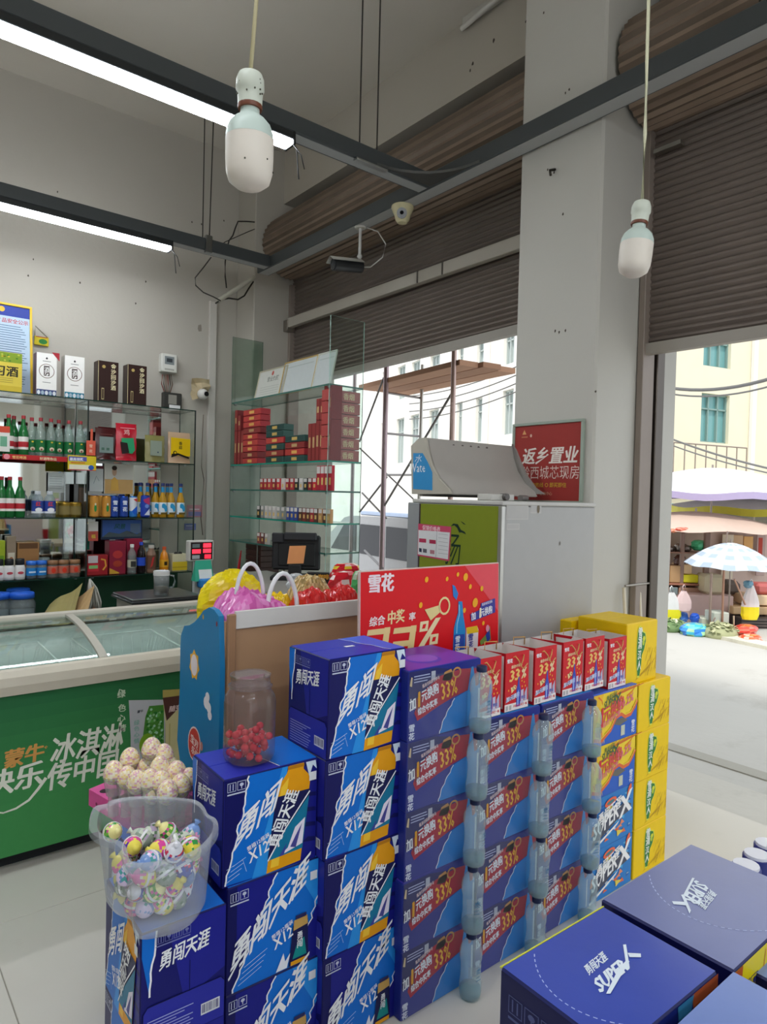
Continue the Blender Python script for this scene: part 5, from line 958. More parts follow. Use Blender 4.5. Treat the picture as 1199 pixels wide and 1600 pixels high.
# ================================================================ ice cream freezer
FY, FR = 3.13, 3.84; X0, X1 = -1.15, 1.80; CXm = .96
fz = thing('chest_freezer', 'long green chest freezer with cream rim and curved glass lid', 'freezer', (.4, FY, 0))
m = MB(); m.box(X0, FY, .06, X1, FR, .50, '1f6b3c', 'satin', .01); m.box(X0, FY, .5, X1, FY+.02, .76, '1f6b3c', 'satin'); m.box(X0, FR-.04, .5, X1, FR, .88, 'b9b6ae', 'satin'); m.box(X0, FY, .5, X0+.04, FR, .8, 'b9b6ae'); m.box(X1-.04, FY, .5, X1, FR, .8, 'b9b6ae'); m.build('freezer_body', fz)
m = MB(); m.box(X0+.05, FY+.06, .0, X1-.05, FR-.05, .06, '23272a', 'matte'); m.build('plinth', fz)
m = MB(); m.M = Matrix(((0, 0, 1, X0), (1, 0, 0, 0), (0, 1, 0, 0), (0, 0, 0, 1)))
rim = [(FY-.022, .742), (FY+.02, .735), (FY+.05, .76), (FY+.062, .80), (FY+.058, .826), (FY+.03, .842), (FY+.005, .838), (FY-.018, .815), (FY-.026, .78)]
m.prism(rim, 0, X1-X0, 'c9c2b2', 'satin'); m.build('front_rim', fz, label='cream rounded front rim')
m = MB(); m.M = Matrix(((0, 0, 1, X0), (1, 0, 0, 0), (0, 1, 0, 0), (0, 0, 0, 1))); m.prism([(FR-.07, .90), (FR+.01, .90), (FR+.02, .935), (FR-.0, .952), (FR-.06, .95)], 0, X1-X0, 'c4bfb2', 'satin'); m.build('rear_rim', fz)
arc = [(FY+.045+(.60)*(i/12), .834+.105*math.sin(math.pi/2*(i/12))**.8 if i else .834) for i in range(13)]
for (xa, xb) in ((X0+.03, CXm-.62-.02), (CXm-.60, CXm-.02), (CXm+.02, X1-.03)):
    m = MB(); m.sheet([[(xa+(xb-xa)*k, y, z) for k in (0, 1)] for y, z in arc], 'f4faf8', 'glass'); m.sheet([[(xa+(xb-xa)*(1-k), y, z-.004) for k in (0, 1)] for y, z in arc], 'f4faf8', 'glass')
    m.build('glass_lid', fz)
for x in (CXm, CXm-.61, X0+.02, X1-.02):
    m = MB(); n = len(arc); v = [(x+dx, y, z+dz) for dx in (-.018, .018) for dz in (-.008, .006) for y, z in arc]
    F = [];
    for i in range(n-1): F += [(i, i+1, 2*n+i+1, 2*n+i), (n+i, 3*n+i, 3*n+i+1, n+i+1), (i, n+i, n+i+1, i+1), (2*n+i, 2*n+i+1, 3*n+i+1, 3*n+i)]
    m.add(v, F, 'b2aea2', 'satin'); m.build('lid_bar', fz)
m = MB(); m.box(X0+.04, FY+.06, .50, X1-.04, FR-.04, .56, 'eef1f0', 'satin'); m.box(X0+.04, FR-.05, .5, X1-.04, FR-.042, .88, 'dfe5e3', 'satin'); m.box(X0+.04, FY+.02, .5, X1-.04, FY+.06, .78, 'dfe5e3', 'satin'); m.build('cold_chamber', fz)
def basket(xc, wd):
    m = MB(); y0_, y1_ = FY+.09, FR-.08; zt_, zb_ = .80, .60; r_ = .0028; c_ = 'dfe3e2'
    for (p, q) in (((xc-wd/2, y0_, zt_), (xc+wd/2, y0_, zt_)), ((xc-wd/2, y1_, zt_+.02), (xc+wd/2, y1_, zt_+.02)), ((xc-wd/2, y0_, zt_), (xc-wd/2, y1_, zt_+.02)), ((xc+wd/2, y0_, zt_), (xc+wd/2, y1_, zt_+.02))): m.cyl(p, q, r_*1.4, c_, 'satin', 6)
    for i in range(13): f = i/12; y = y0_+(y1_-y0_)*f; [m.cyl((xc+s*wd/2, y, zt_), (xc+s*(wd/2-.05), y, zb_), r_, c_, 'satin', 5) for s in (-1, 1)]
    for i in range(9): f = i/8; x = xc-wd/2+wd*f; m.cyl((x, y1_, zt_), (x, y1_-.03, zb_), r_, c_, 'satin', 5); m.cyl((x, y0_+.03, zb_), (x, y1_-.03, zb_), r_, c_, 'satin', 5)
    return m
for xc, wd in ((.55, .52), (1.18, .42), (-.1, .45), (1.62, .26)):
    basket(xc, wd).build('wire_basket', fz)
for (px, py, c_, lb) in ((40, 1038, '55586a', 'crumpled dark wrapped ice cream in the freezer basket'), (78, 1033, 'b8487a', 'pink and blue wrapped ice cream in the freezer basket')):
    q = onz(px, py, .66); m = MB(); rr = random.Random(px); m.ball((q.x, q.y, .66), .05, c_, 'gloss', 8, 5, (1.3, .7, .5)); m.ball((q.x+.03, q.y+.01, .69), .03, '3a8ad0' if px > 50 else '8a8c9a', 'gloss', 8, 5, (1.2, .6, .5)); tag(m.build('ice_cream_pack'), lb, 'ice cream', 'wrapped ice creams in the freezer')
# printed front of the freezer
m = MB(); m.M = frame((X0, FY, .06), (1, 0, 0), (0, 0, 1)); W_, H_ = X1-X0, .68
nx, nz = 44, 12; ca, cb = (.013, .085, .045), (.06, .30, .09)
for i in range(nx):
    for j in range(nz):
        u, v = (i+.5)/nx, (j+.5)/nz; f = max(0, min(1, .25+.9*math.exp(-((u-.62)/.22)**2)*(1-v)+.2*math.exp(-((u-.75)/.2)**2*1-((v-.5)/.5)**2)))
        m.rect(W_*i/nx+(.004 if i == 0 else 0), H_*j/nz+(.004 if j == 0 else 0), W_*(i+1)/nx-(.004 if i == nx-1 else 0), H_*(j+1)/nz-(.004 if j == nz-1 else 0), tuple(a+(b-a)*f for a, b in zip(ca, cb)), 1)
FPt = lambda px, py: ((lambda p: (p.x-X0, p.z-.06))(ony(px, py, FY)))
def ftext(s, px, py, hpx, col, k=3, shear=.15, bold=.03, sx_=1, sy_=1, a=0): x, z = FPt(px, py); m.text(s, x, z, hpx*.00285, col, k, a, shear, bold, sx_, sy_)
ftext('蒙牛', 5, 1200, 27, 'd9a05a', 3, .12, .05, 1.0, 1.05, .05); ftext('®', 69, 1170, 6, 'd9a05a'); ftext('冰淇淋', 77, 1192, 36, 'e9ece0', 3, .15, .03, 1.0, 1.28, .02)
ftext('快乐', -28, 1246, 38, 'e9ece0', 3, .12, .035, 1.05, 1.05, .03); ftext('传中国', 72, 1233, 36, 'e9ece0', 3, .12, .03, .98, 1.2, .03)
m.stroke([FPt(*q) for q in ((72, 1215), (60, 1232), (45, 1250), (25, 1263), (5, 1270), (-20, 1268), (-50, 1252))], .014, 'e9ece0', 3, w2=.003)
for i, ch in enumerate('绿色心情'): ftext(ch, 183+1*(i % 2), 1090+16*i+(6 if i else 0), 13, 'cfe0c8', 3, .05, .03)
m.stroke([FPt(*q) for q in ((184, 1086), (187, 1077), (192, 1079), (192, 1084))], .005, 'cfe0c8', 3)
pk = [FPt(*q) for q in ((201, 1094), (256, 1093), (258, 1120), (258, 1250), (204, 1250), (204, 1150))]; m.poly(pk, 'c2c4cc', 4)
gr = [FPt(*q) for q in ((233, 1103), (256, 1101), (256, 1245), (230, 1245), (222, 1160), (227, 1120))]; m.poly(gr, '4f8f3a', 5); rr = random.Random(14)
for i in range(85):
    px, py = rr.uniform(229, 254), rr.uniform(1106, 1188); a, b = FPt(px, py); m.ell(a, b, .0065, .0065, ('8fc48a', 'a9d8b8', '5fae4c', '2f7a2f')[i % 4], 6+.05*i, 7)
a, b = FPt(229, 1162); m.ell(a, b, .036, .05, '7fae2c', 11); m.poly([FPt(*q) for q in ((233, 1172), (245, 1152), (252, 1162), (252, 1180))], '2a6fb0', 12); m.poly([FPt(*q) for q in ((240, 1172), (247, 1158), (249, 1178))], '9fc8e0', 13)
ftext('蒙牛', 214, 1114, 5, '2a3040', 5); 
for i, ch in enumerate('绿色心情'): ftext(ch, 209, 1133+9.5*i, 9, '8fb8b0', 5, 0, .04)
p2_ = [FPt(*q) for q in ((254, 1078), (290, 1076), (290, 1250), (259, 1250), (258, 1130), (255, 1100))]; m.poly(p2_, 'd8cf9c', 6); m.poly([FPt(*q) for q in ((254, 1090), (284, 1086), (283, 1102), (260, 1126), (257, 1110))], '5a3a34', 7); m.poly([FPt(*q) for q in ((254, 1078), (290, 1076), (290, 1086), (254, 1090))], 'b8a860', 7)
ftext('随变', 263, 1112, 11, 'e4c8c4', 8, .2, .04); m.rect(*FPt(262, 1250), *FPt(266, 1130), 'c4b878', 7)
m.build('printed_front', fz)

# ================================================================ children's display stand (blue side, wood back)
DY, DX = 2.05, .985
ds = thing('snack_stand', 'snack display stand with blue cut-out side and white top strip', 'stand', (DX+.3, DY+.1, 0))
oln = [(327, 949), (335, 953), (342, 963), (344, 1045), (342, 1168), (341, 1290), (291, 1290), (283, 1202), (277, 1156), (281, 1076), (282, 1010), (283, 992), (288, 978), (296, 977), (304, 972), (311, 964), (318, 954)]
pts = [onx(x, y, DX) for x, y in oln]; pts = [(p.y, max(.02, p.z)) for p in pts]; pts[5] = (pts[4][0], .02); pts[6] = (pts[7][0], .02)
M_ = Matrix(((0, 0, 1, DX), (1, 0, 0, 0), (0, 1, 0, 0), (0, 0, 0, 1)))
m = MB(); m.M = M_; m.prism(pts, 0, .018, '1579b0', 'satin'); m.build('side_panel', ds, label='blue cut-out side panel')
m = MB(); m.M = frame((DX-.0003, 0, 0), (0, -1, 0), (0, 0, 1)); Q = lambda px, py: (lambda p: (-p.y, p.z))(onx(px, py, DX))
def star(px, py, r0, r1, n, col, k): c = Q(px, py); m.poly([(c[0]+(r0 if i % 2 else r1)*math.cos(math.pi*i/n+.3)*.9, c[1]+(r0 if i % 2 else r1)*math.sin(math.pi*i/n+.3)*1.15) for i in range(2*n)], col, k)
star(304, 1039, .048, .037, 7, 'e8b030', 1); c = Q(304, 1039); m.ell(*c, .028, .038, 'e4dce0', 2, 12)
for (dx, dy, r_) in ((0, 0, .022), (.02, -.012, .018), (.008, .022, .016), (.028, -.036, .016)): c = Q(323, 1098); m.ell(c[0]+dx, c[1]+dy, r_, r_, 'e6e8ee', 1+.1*len(m.f) % 1, 12)
c = Q(304, 1162); m.ell(*c, .052, .062, 'e6d8d4', 2, 18, -.3); m.ell(*c, .046, .056, 'c03a34', 3, 18, -.3); m.text('宝贝', c[0]-.032, c[1]+.004, .034, 'e8d0c8', 4, -.25, 0, .06); m.text('乐园', c[0]-.022, c[1]-.032, .030, 'e8d0c8', 4, -.25, 0, .06); m.ell(c[0]+.062, c[1]+.01, .010, .016, 'c08a84', 3, 10)
m.ell(*Q(318, 964), .006, .009, 'b89a4a', 1, 8); m.ell(*Q(339, 975), .006, .009, '8a2a34', 1, 8); m.build('printed_side', ds)
XR = 1.60
m = MB(); m.box(DX+.018, DY, .02, XR, DY+.012, 1.175, 'b58f6c', 'satin', .002); m.build('back_panel', ds, label='tan back board')
m = MB(); m.box(DX+.05, DY-.012, 1.148, XR, DY-.001, 1.208, 'd8d6d2', 'satin', .002); m.build('top_strip', ds)
m = MB(); m.box(DX+.022, DY-.02, .02, DX+.05, DY-.001, 1.20, 'a07a5a', 'satin', .003); m.build('corner_post', ds)
for z in (.5, .85, 1.10): m = MB(); m.box(DX+.02, DY+.014, z, XR, DY+.30, z+.012, 'd8c9a4', 'satin', .002); m.build('shelf_board', ds)
m = MB(); m.box(XR, DY, .02, XR+.015, DY+.32, 1.16, '1579b0', 'satin', .002); m.build('side_panel', ds)
# crumpled bags on the stand
def blob(nm, lb, cat, x0, x1, y0, y1, z0, hf, col, fi='gloss', amp=.012, seed=1, n=22, grp=None, cols=None):
    rr = random.Random(seed); g = []; ph = [rr.uniform(0, 6.28) for _ in range(8)]
    for j in range(n+1):
        row = []
        for i in range(n+1):
            u, v = i/n, j/n; e = (1-(2*u-1)**4)*(1-(2*v-1)**4)
            h = hf(u, v)*max(0, e)**.5+amp*e*(math.sin(14*u+ph[0]+5*v)+math.sin(23*v+ph[1]-9*u)+.6*math.sin(37*u+19*v+ph[2])+rr.uniform(-.5, .5))
            row.append((x0+(x1-x0)*u, y0+(y1-y0)*v, z0+max(0.0, h)))
        g.append(row)
    m = MB()
    if cols:
        for j in range(n):
            for i in range(n): m.add([g[j][i], g[j][i+1], g[j+1][i+1], g[j+1][i]], [(0, 1, 2, 3)], cols[rr.randrange(len(cols))], fi, False)
    else: m.sheet(g, col, fi, False)
    m.add([(x0, y0, z0), (x1, y0, z0), (x1, y1, z0), (x0, y1, z0)], [(3, 2, 1, 0)], col if not cols else cols[0], fi); o = m.build(nm); return tag(o, lb, cat, grp)
SH = 1.112
blob('pink_bag', 'crumpled pink plastic bag bulging over the white strip, pale handles sticking up', 'bag', DX+.03, DX+.32, DY+.015, DY+.20, SH, lambda u, v: .12+.025*math.sin(u*5), 'd86ab4', 'gloss', .009, 3, cols=['d873b8', 'e08cc8', 'c95aa6'])
m = MB(); pts_ = []
for i in range(15): a = math.pi*i/14; pts_.append((DX+.16+.055*math.cos(a)*-1, DY+.10, SH+.10+.14*math.sin(a)))
m.tube(pts_, .0075, 'dfe0e6', 'gloss', 8); tag(m.build('bag_handle_hoop'), 'clear white plastic hoop handle standing up from the pink bag, farther one', 'hoop', 'white hoop handles')
m = MB(); pts_ = []
for i in range(15): a = math.pi*i/14*1.15; pts_.append((DX+.25-.050*math.cos(a)+.03*(i/14), DY+.05, SH+.07+.135*math.sin(a)))
m.tube(pts_, .0085, 'e6e7ea', 'gloss', 8); tag(m.build('bag_handle_hoop'), 'clear white plastic hoop handle standing up from the pink bag, nearer one', 'hoop', 'white hoop handles')
# yellow inflated wrapper
m = MB(); n = 30; rr = random.Random(5); c = onr(362, 945, 2.55); g = []
for j in range(n+1):
    t_ = math.pi*j/n; row = []
    for i in range(n): a = 2*math.pi*i/n; rr_ = 1+rr.uniform(-.03, .03)+.03*math.sin(a*7+j); row.append((c.x+.135*math.sin(t_)*math.cos(a)*rr_, c.y+.055*math.sin(t_)*math.sin(a)*rr_, c.z-.13*math.cos(t_)*rr_))
    g.append(row+[row[0]])
m.sheet(g, 'e6d21c', 'gloss', False); m.M = None; o = m.build('yellow_bag'); tag(o, 'big round yellow plastic wrapper bulging behind the pink bag', 'bag')
blob('yellow_pack', 'yellow snack packet between the pink and red packs', 'packet', DX+.27, DX+.40, DY+.16, DY+.28, SH, lambda u, v: .10, 'e2c21c', 'gloss', .006, 9)
for i, (xa, xb, lb) in enumerate(((DX+.345, DX+.475, 'red foil snack pack with clear shine, nearer the pink bag'), (DX+.478, XR+.0, 'red foil snack pack with clear shine, beside the red poster'))):
    blob('red_pack', lb, 'packet', xa, xb, DY+.02, DY+.17, SH, lambda u, v: .130+.008*math.cos(u*9), 'c02224', 'gloss', .0035, 20+i, grp='red foil snack packs', cols=['c42424', 'b81e22', 'c42424', 'c83030'])
blob('gold_bag', 'clear golden bag of sweets behind the red packs', 'bag', DX+.40, XR-.03, DY+.17, DY+.29, SH, lambda u, v: .165-.03*abs(u-.5), 'b89a5a', 'gloss', .005, 31, cols=['b89a62', 'd0b884', '8f7a4a', 'a88a5a'])

# ================================================================ candy jar
JX, JY, JZ = .905, 1.685, 3*BH+.0015
jr = thing('candy_jar', 'clear ribbed plastic jar holding red candies, lid off', 'jar', (JX, JY, JZ))
def oct_(r, z, k=.90): return (r, z)
m = MB(); prof = [(0, .003), (.056, .003), (.066, .008), (.071, .02), (.0715, .165), (.068, .182), (.060, .195), (.0545, .202), (.0545, .208), (.058, .212), (.0545, .218), (.0545, .236), (.056, .240)]
m.lathe(prof, 32, 'e9e2e4', 'clear', sq=.93); m.build('jar_body', jr, False)
m = MB(); m.lathe([(.0545, .236), (.0565, .238), (.0565, .242), (.0535, .242), (.0535, .236)], 32, 'f0ece8', 'clear', sq=.93); m.lathe([(.0550, .205), (.0615, .207), (.0615, .211), (.0550, .213)], 32, 'e6e0e0', 'clear', sq=.93); m.build('jar_neck_ring', jr, False)
m = MB(); m.M = frame((-.072, 0, 0), (0, -1, 0), (0, 0, 1)); m.build('x', jr, False) if 0 else None
rr = random.Random(77); pos = []; tries = 0
while len(pos) < 46 and tries < 60000:
    tries += 1; a = rr.uniform(0, 6.283); r_ = .056*math.sqrt(rr.random()); z = rr.uniform(.017, .082) if len(pos) < 42 else rr.uniform(.09, .14); q = Vector((r_*math.cos(a), r_*math.sin(a), z))
    if len(pos) >= 42: q = Vector((-.052+.004*(len(pos)-42), -.018, .085+.02*(len(pos)-42)))
    if all((q-p).length > .0205 for p in pos): pos.append(q)
cand = None
for i, q in enumerate(pos):
    lb = 'small red wrapped candy inside the clear jar'
    if cand is None:
        cand = thing('red_candy', lb, 'candy', Vector((JX, JY, JZ))+q, 'red candies in the jar')
        m = MB(); m.ball((0, 0, 0), .0108, 'd8203c', 'gloss', 10, 7); m.build('candy_ball', cand, False)
        m = MB(); m.add([(-.0105, 0, 0), (-.014, -.004, .003), (-.014, .004, -.002), (.0105, 0, 0), (.014, .004, .003), (.014, -.004, -.002)], [(0, 1, 2), (3, 4, 5)], 'e890a0', 'gloss'); m.build('wrapper_twist', cand, False); tc_ = tree_of(cand)
    else: dup(cand, Vector((JX, JY, JZ))+q, lb, tree=tc_, rot=(rr.uniform(0, 3), rr.uniform(0, 3), rr.uniform(0, 3)))

# ================================================================ pink egg stand and tub of wrapped eggs
EZ = 2*BH+.002
es = thing('egg_stand', 'pink cardboard stand with round holes holding speckled eggs in clear cups', 'stand', (.72, 2.0, EZ))
cr = [onz(x, y, .625) for x, y in ((139, 1233), (258, 1302), (345, 1262), (228, 1196))]
m = MB(); v = [Vector((q.x, q.y, z)) for z in (EZ, .625) for q in cr]; m.add(v, [(3, 2, 1, 0), (4, 5, 6, 7), (0, 1, 5, 4), (1, 2, 6, 5), (2, 3, 7, 6), (3, 0, 4, 7)], 'd8549a', 'card'); m.build('stand_box', es)
u_ = (cr[1]-cr[0]); m = MB()
for (f, g) in ((.13, .12), (.30, .12)):
    q = cr[0]+u_*f+(cr[3]-cr[0])*g; m.add([(q.x+.017*math.cos(a), q.y+.017*math.sin(a), .6256) for a in [i*.4488 for i in range(14)]], [tuple(range(14))], '2a1420', 'print')
m.build('round_hole', es, kind='stuff')
m = MB(); w_ = u_.length; m.M = frame(Vector((cr[0].x, cr[0].y, EZ))+Vector((-u_.y, u_.x, 0)).normalized()*-.0006, u_.normalized(), (0, 0, 1)); m.ell(w_*.3, .025, .02, .008, 'f0a0c8', 1, 12); m.ell(w_*.6, .03, .014, .01, 'b83a80', 1, 10); m.ell(w_*.12, .02, .006, .006, '8a2a5a', 2, 8); m.build('printed_front', es)
egg = None; rr = random.Random(21)
spots = [(178, 1207), (203, 1186), (237, 1170), (256, 1180), (198, 1215), (214, 1222), (230, 1200), (235, 1220), (253, 1223), (250, 1200), (262, 1197), (276, 1207), (295, 1218), (282, 1228), (240, 1238), (262, 1238)]
def eggmesh(m, r, cols, seed, tall=1.28, n=14, mm=12):
    rq = random.Random(seed)
    for j in range(mm):
        for i in range(n):
            def P(jj, ii): t = math.pi*jj/mm; a = 2*math.pi*ii/n; k = 1-.10*(-math.cos(t)); return (r*math.sin(t)*math.cos(a)*k, r*math.sin(t)*math.sin(a)*k, -r*math.cos(t)*tall)
            m.add([P(j, i), P(j, i+1), P(j+1, i+1), P(j+1, i)], [(0, 1, 2, 3)], cols(i, j, rq), 'gloss', True)
    return m
spec = lambda i, j, q: q.choice(['f0e0b0', 'f2e8cc', 'ecd68a', 'e2b6c4', 'f0dcc0', 'd8a0b4', 'f4ecd8'])
for i, (px, py) in enumerate(sorted(spots, key=lambda s: s[1])):
    row = i // 5; tt = 2.10-.055*row; p = onr(px, py, tt)
    lb = 'cream and pink speckled toy egg in a clear cup on the pink stand'
    if egg is None:
        egg = thing('toy_egg', lb, 'toy egg', p, 'speckled eggs on the pink stand')
        eggmesh(MB(), .0300, spec, 3, 1.2, 26, 22).build('egg_shell', egg, False)
        m = MB(); m.lathe([(.021, -.066), (.0305, -.012), (.0325, -.010), (.0315, -.008)], 16, 'e8ecea', 'pet'); m.build('clear_cup', egg, False); teg = tree_of(egg); egg['label'] = 'cream and pink speckled toy egg at the rear tip of the pink stand'
    else: dup(egg, p, 'speckled toy egg on the pink stand, %s row, %s egg in the row' % (('rear', 'second', 'third', 'front')[row], ('first', 'second', 'third', 'fourth', 'fifth')[i % 5]), tree=teg, rz=rr.uniform(0, 6))
# support stems under each egg so none floats
m = MB()
for i, (px, py) in enumerate(sorted(spots, key=lambda s: s[1])): p = onr(px, py, 2.10-.055*(i//5)); m.cyl((p.x, p.y, .62), (p.x, p.y, p.z-.055), .016, 'e6e2e2', 'pet', 10)
m.build('cup_tubes', es, kind='stuff')
# translucent tub, plan outline like a bear head
TX, TY, TZ = .665, 1.66, 2*BH+.004
tu = thing('plastic_tub', 'translucent white scalloped plastic tub full of colourful wrapped eggs', 'tub', (TX, TY, TZ))
rim_px = [(139, 1290), (146, 1262), (166, 1256), (175, 1250), (205, 1245), (245, 1244), (285, 1247), (308, 1251), (320, 1262), (325, 1272), (338, 1280), (341, 1296), (330, 1315), (308, 1333), (280, 1345), (240, 1353), (210, 1356), (195, 1350), (190, 1330), (180, 1318), (160, 1312), (146, 1304)]
rz_ = TZ+.205
rim = [onz(x, y, rz_) for x, y in rim_px]; cc = sum(rim, Vector())/len(rim)
# gather a smooth closed outline
def sm(pts, n):
    out = []
    k = len(pts)
    for i in range(k):
        p0, p1, p2, p3 = pts[i-1], pts[i], pts[(i+1) % k], pts[(i+2) % k]
        for j in range(n): t_ = j/n; out.append(.5*((2*p1)+(p2-p0)*t_+(2*p0-5*p1+4*p2-p3)*t_*t_+(3*p1-p0-3*p2+p3)*t_**3))
    return out
rim = sm(rim, 3); base_c = Vector((.663, 1.652, TZ))
def ring(k, z): return [Vector((cc.x+(p.x-cc.x)*k+(base_c.x-cc.x)*(1-k)*1.0, cc.y+(p.y-cc.y)*k+(base_c.y-cc.y)*(1-k), z)) for p in rim]
m = MB(); rings = [ring(1.0, rz_), ring(.90, rz_-.002), ring(.885, rz_-.02), ring(.84, TZ+.12), ring(.78, TZ+.02), ring(.72, TZ+.002)]
for a_, b_ in zip(rings, rings[1:]):
    n = len(a_)
    for i in range(n): m.add([a_[i], a_[(i+1) % n], b_[(i+1) % n], b_[i]], [(0, 1, 2, 3)], 'eef2f6', 'milky', True)
m.add(rings[-1], [tuple(range(len(rim)))], 'eef2f6', 'milky'); m.build('tub_shell', tu)
m = MB(); o1, o2 = ring(1.0, rz_), ring(1.005, rz_-.014); n = len(o1)
for i in range(n): m.add([o1[i], o1[(i+1) % n], o2[(i+1) % n], o2[i]], [(0, 3, 2, 1)], 'e2e8f0', 'milky', True)
m.build('rim_lip', tu)
wc = [('e050a0', 'f0e060', '6a3ab0', 'e050a0'), ('3a9a3a', 'f0e8a0', 'd858a0', '7ac048'), ('3a50b8', 'e8e8f0', '4a3a90', 'd83a5a'), ('8a9a8a', 'c8d0c0', '5a7a5a', 'b0a0b8'), ('e8d848', 'e07ab0', '3a9a4a', 'f0f0d8'), ('d8c8e8', '7a9ad0', 'e8a0c8', '50a0a0')]
protos = []
for k, cs in enumerate(wc):
    t = thing('wrapped_egg', 'x', 'toy egg', (0, 0, 0), 'foil wrapped eggs in the tub')
    def cf(i, j, q, cs=cs): return cs[0] if j < 5 and q.random() < .8 else cs[1] if j > 9 else q.choice(cs)
    eggmesh(MB(), .0235, cf, 40+k, 1.3, 18, 14).build('egg_body', t, False)
    m = MB(); m.lathe([(.011, .024), (.004, .031), (.009, .040), (.0, .041)], 8, cs[1], 'gloss'); m.build('foil_tuft', t, False); m = MB(); m.lathe([(.0244, -.003), (.0246, 0), (.0244, .003)], 16, 'eceef0', 'gloss'); m.build('paper_band', t, False); protos.append((t, tree_of(t)))
rr = random.Random(4); eggs = []; used = set()
top_px = [(176, 1300, 1), (207, 1322, 0), (240, 1302, 3), (262, 1300, 1), (250, 1327, 0), (235, 1345, 5), (280, 1316, 3), (272, 1332, 2), (297, 1322, 4), (298, 1305, 5), (222, 1310, 3)]
wh = ['by the scalloped far edge', 'beside the inner rim', 'in the middle back', 'beside the green one', 'in the centre', 'at the front rim', 'right of centre', 'front of centre', 'by the handle lobe', 'by the far lobe', 'behind the pink one']
for i_, (px, py, k) in enumerate(top_px): eggs.append((onz(px, py, TZ+.155), k, 'topmost layer, '+wh[i_]))
for lay, zz_, rad in ((0, TZ+.034, .062), (1, TZ+.074, .074), (2, TZ+.114, .08)):
    for i in range(11):
        a = 2*math.pi*i/11+lay*.3; q = Vector((cc.x+(base_c.x-cc.x)*.35+rad*1.02*math.cos(a), cc.y+(base_c.y-cc.y)*.35+rad*.92*math.sin(a), zz_)); eggs.append((q, (i*5+lay*2) % 6, ('bottom layer', 'second layer', 'third layer')[lay]))
desc = ['pink and purple', 'green and cream', 'dark blue', 'grey green', 'yellow and pink', 'pale violet']
for q, k, l_ in eggs:
    lb = '%s foil wrapped egg in the tub, %s' % (desc[k], l_); ro = (rr.uniform(-1.3, 1.3), rr.uniform(-1.3, 1.3), rr.uniform(0, 6))
    t, tr_ = protos[k]
    if k not in used: used.add(k); t.location = q; t.rotation_euler = ro; t['label'] = lb
    else: dup(t, q, lb, tree=tr_, rot=ro)

# ================================================================ red prize poster, fridge and canopy
PY = 1.80; a, b, c_ = ony(570, 893, PY), ony(783, 882, PY), 4*PH
pz0 = .863; W_, H_ = b.x-a.x+.015, a.z-pz0
po = thing('prize_poster', 'big red prize board with gold 33% standing behind the cartons', 'poster', (a.x-.01, PY, pz0))
R0 = Matrix.Rotation(-.03, 4, 'X')
m = MB(); m.M = R0; m.box(0, 0, 0, W_, .012, H_, 'd8c0b8', 'satin', .001); m.build('board', po, False)
m = MB(); m.M = R0 @ frame((0, -.0003, 0), (1, 0, 0), (0, 0, 1)); u0, v0 = (lambda p: (p.x-po.location.x, p.z-pz0))(ony(600, 950, PY))
Qp = lambda px, py: (lambda p: (p.x-po.location.x, p.z-pz0))(ony(px, py, PY))
m.rect(.004, .004, W_-.004, H_-.004, 'e0141f', 1); m.poly([(W_*.72, H_-.005), (W_-.005, H_-.005), (W_-.005, H_*.6)], 'e8505c', 2)
def pt_(s, px, py, h, col, k=4, sh=.1, bo=.04, sx_=1, sy_=1, a=.04): x, z = Qp(px, py); m.text(s, x, z, h*.00265, col, k, a, sh, bo, sx_, sy_)
pt_('雪花', 578, 925, 23, 'f4e4e8', 4, .0, .06, .95, 1.1, .0); pt_('综合', 579, 979, 13, 'f4e4e0'); pt_('中奖', 607, 975, 17, 'f2dca0', 4, .1, .05, .88, 1.1); pt_('率', 641, 970, 12, 'f4e4e0')
for o_ in (0, 41):      # block numerals
    for pl in ([(577+o_, 985-o_*.07), (612+o_, 981-o_*.07), (611+o_, 990-o_*.07), (575+o_, 994-o_*.07)], [(603+o_, 981-o_*.07), (612+o_, 980-o_*.07), (603+o_, 1040-o_*.07), (593+o_, 1041-o_*.07)], [(575+o_, 1006-o_*.07), (604+o_, 1003-o_*.07), (603+o_, 1012-o_*.07), (573+o_, 1015-o_*.07)], [(568+o_, 1034-o_*.07), (600+o_, 1031-o_*.07), (598+o_, 1041-o_*.07), (566+o_, 1044-o_*.07)]): m.poly([Qp(*q) for q in pl], 'f0d494', 4+pl[0][0] % 5*.1)
m.poly([Qp(*q) for q in ((683, 966), (691, 965), (662, 1013), (653, 1014))], 'f4e2b4', 4)
for (x, y) in ((659, 972), (674, 992)): m.poly([Qp(*q) for q in ((x, y), (x+13, y-2), (x+11, y+14), (x-2, y+16))], 'f4e2b4', 4.5); m.poly([Qp(*q) for q in ((x+4, y+4), (x+9, y+3), (x+7, y+10), (x+2, y+11))], 'e0141f', 5)
m.poly([Qp(*q) for q in ((666, 953), (689, 946), (690, 957), (675, 970))], 'ecd898', 5); m.stroke([(lambda c: (c[0]+.026*math.cos(q), c[1]+.030*math.sin(q)))(Qp(697, 947)) for q in [i*.45 for i in range(15)]], .008, 'f0dca0', 5)
for (x, y, s) in ((670, 906, .010), (702, 905, .008), (719, 898, .008), (731, 902, .014), (738, 917, .009), (756, 920, .010), (745, 942, .017), (660, 946, .010), (728, 954, .009), (757, 974, .008)): c = Qp(x, y); m.ell(c[0], c[1], s*.85, s*1.1, 'f6b020', 5, 12, -.3)
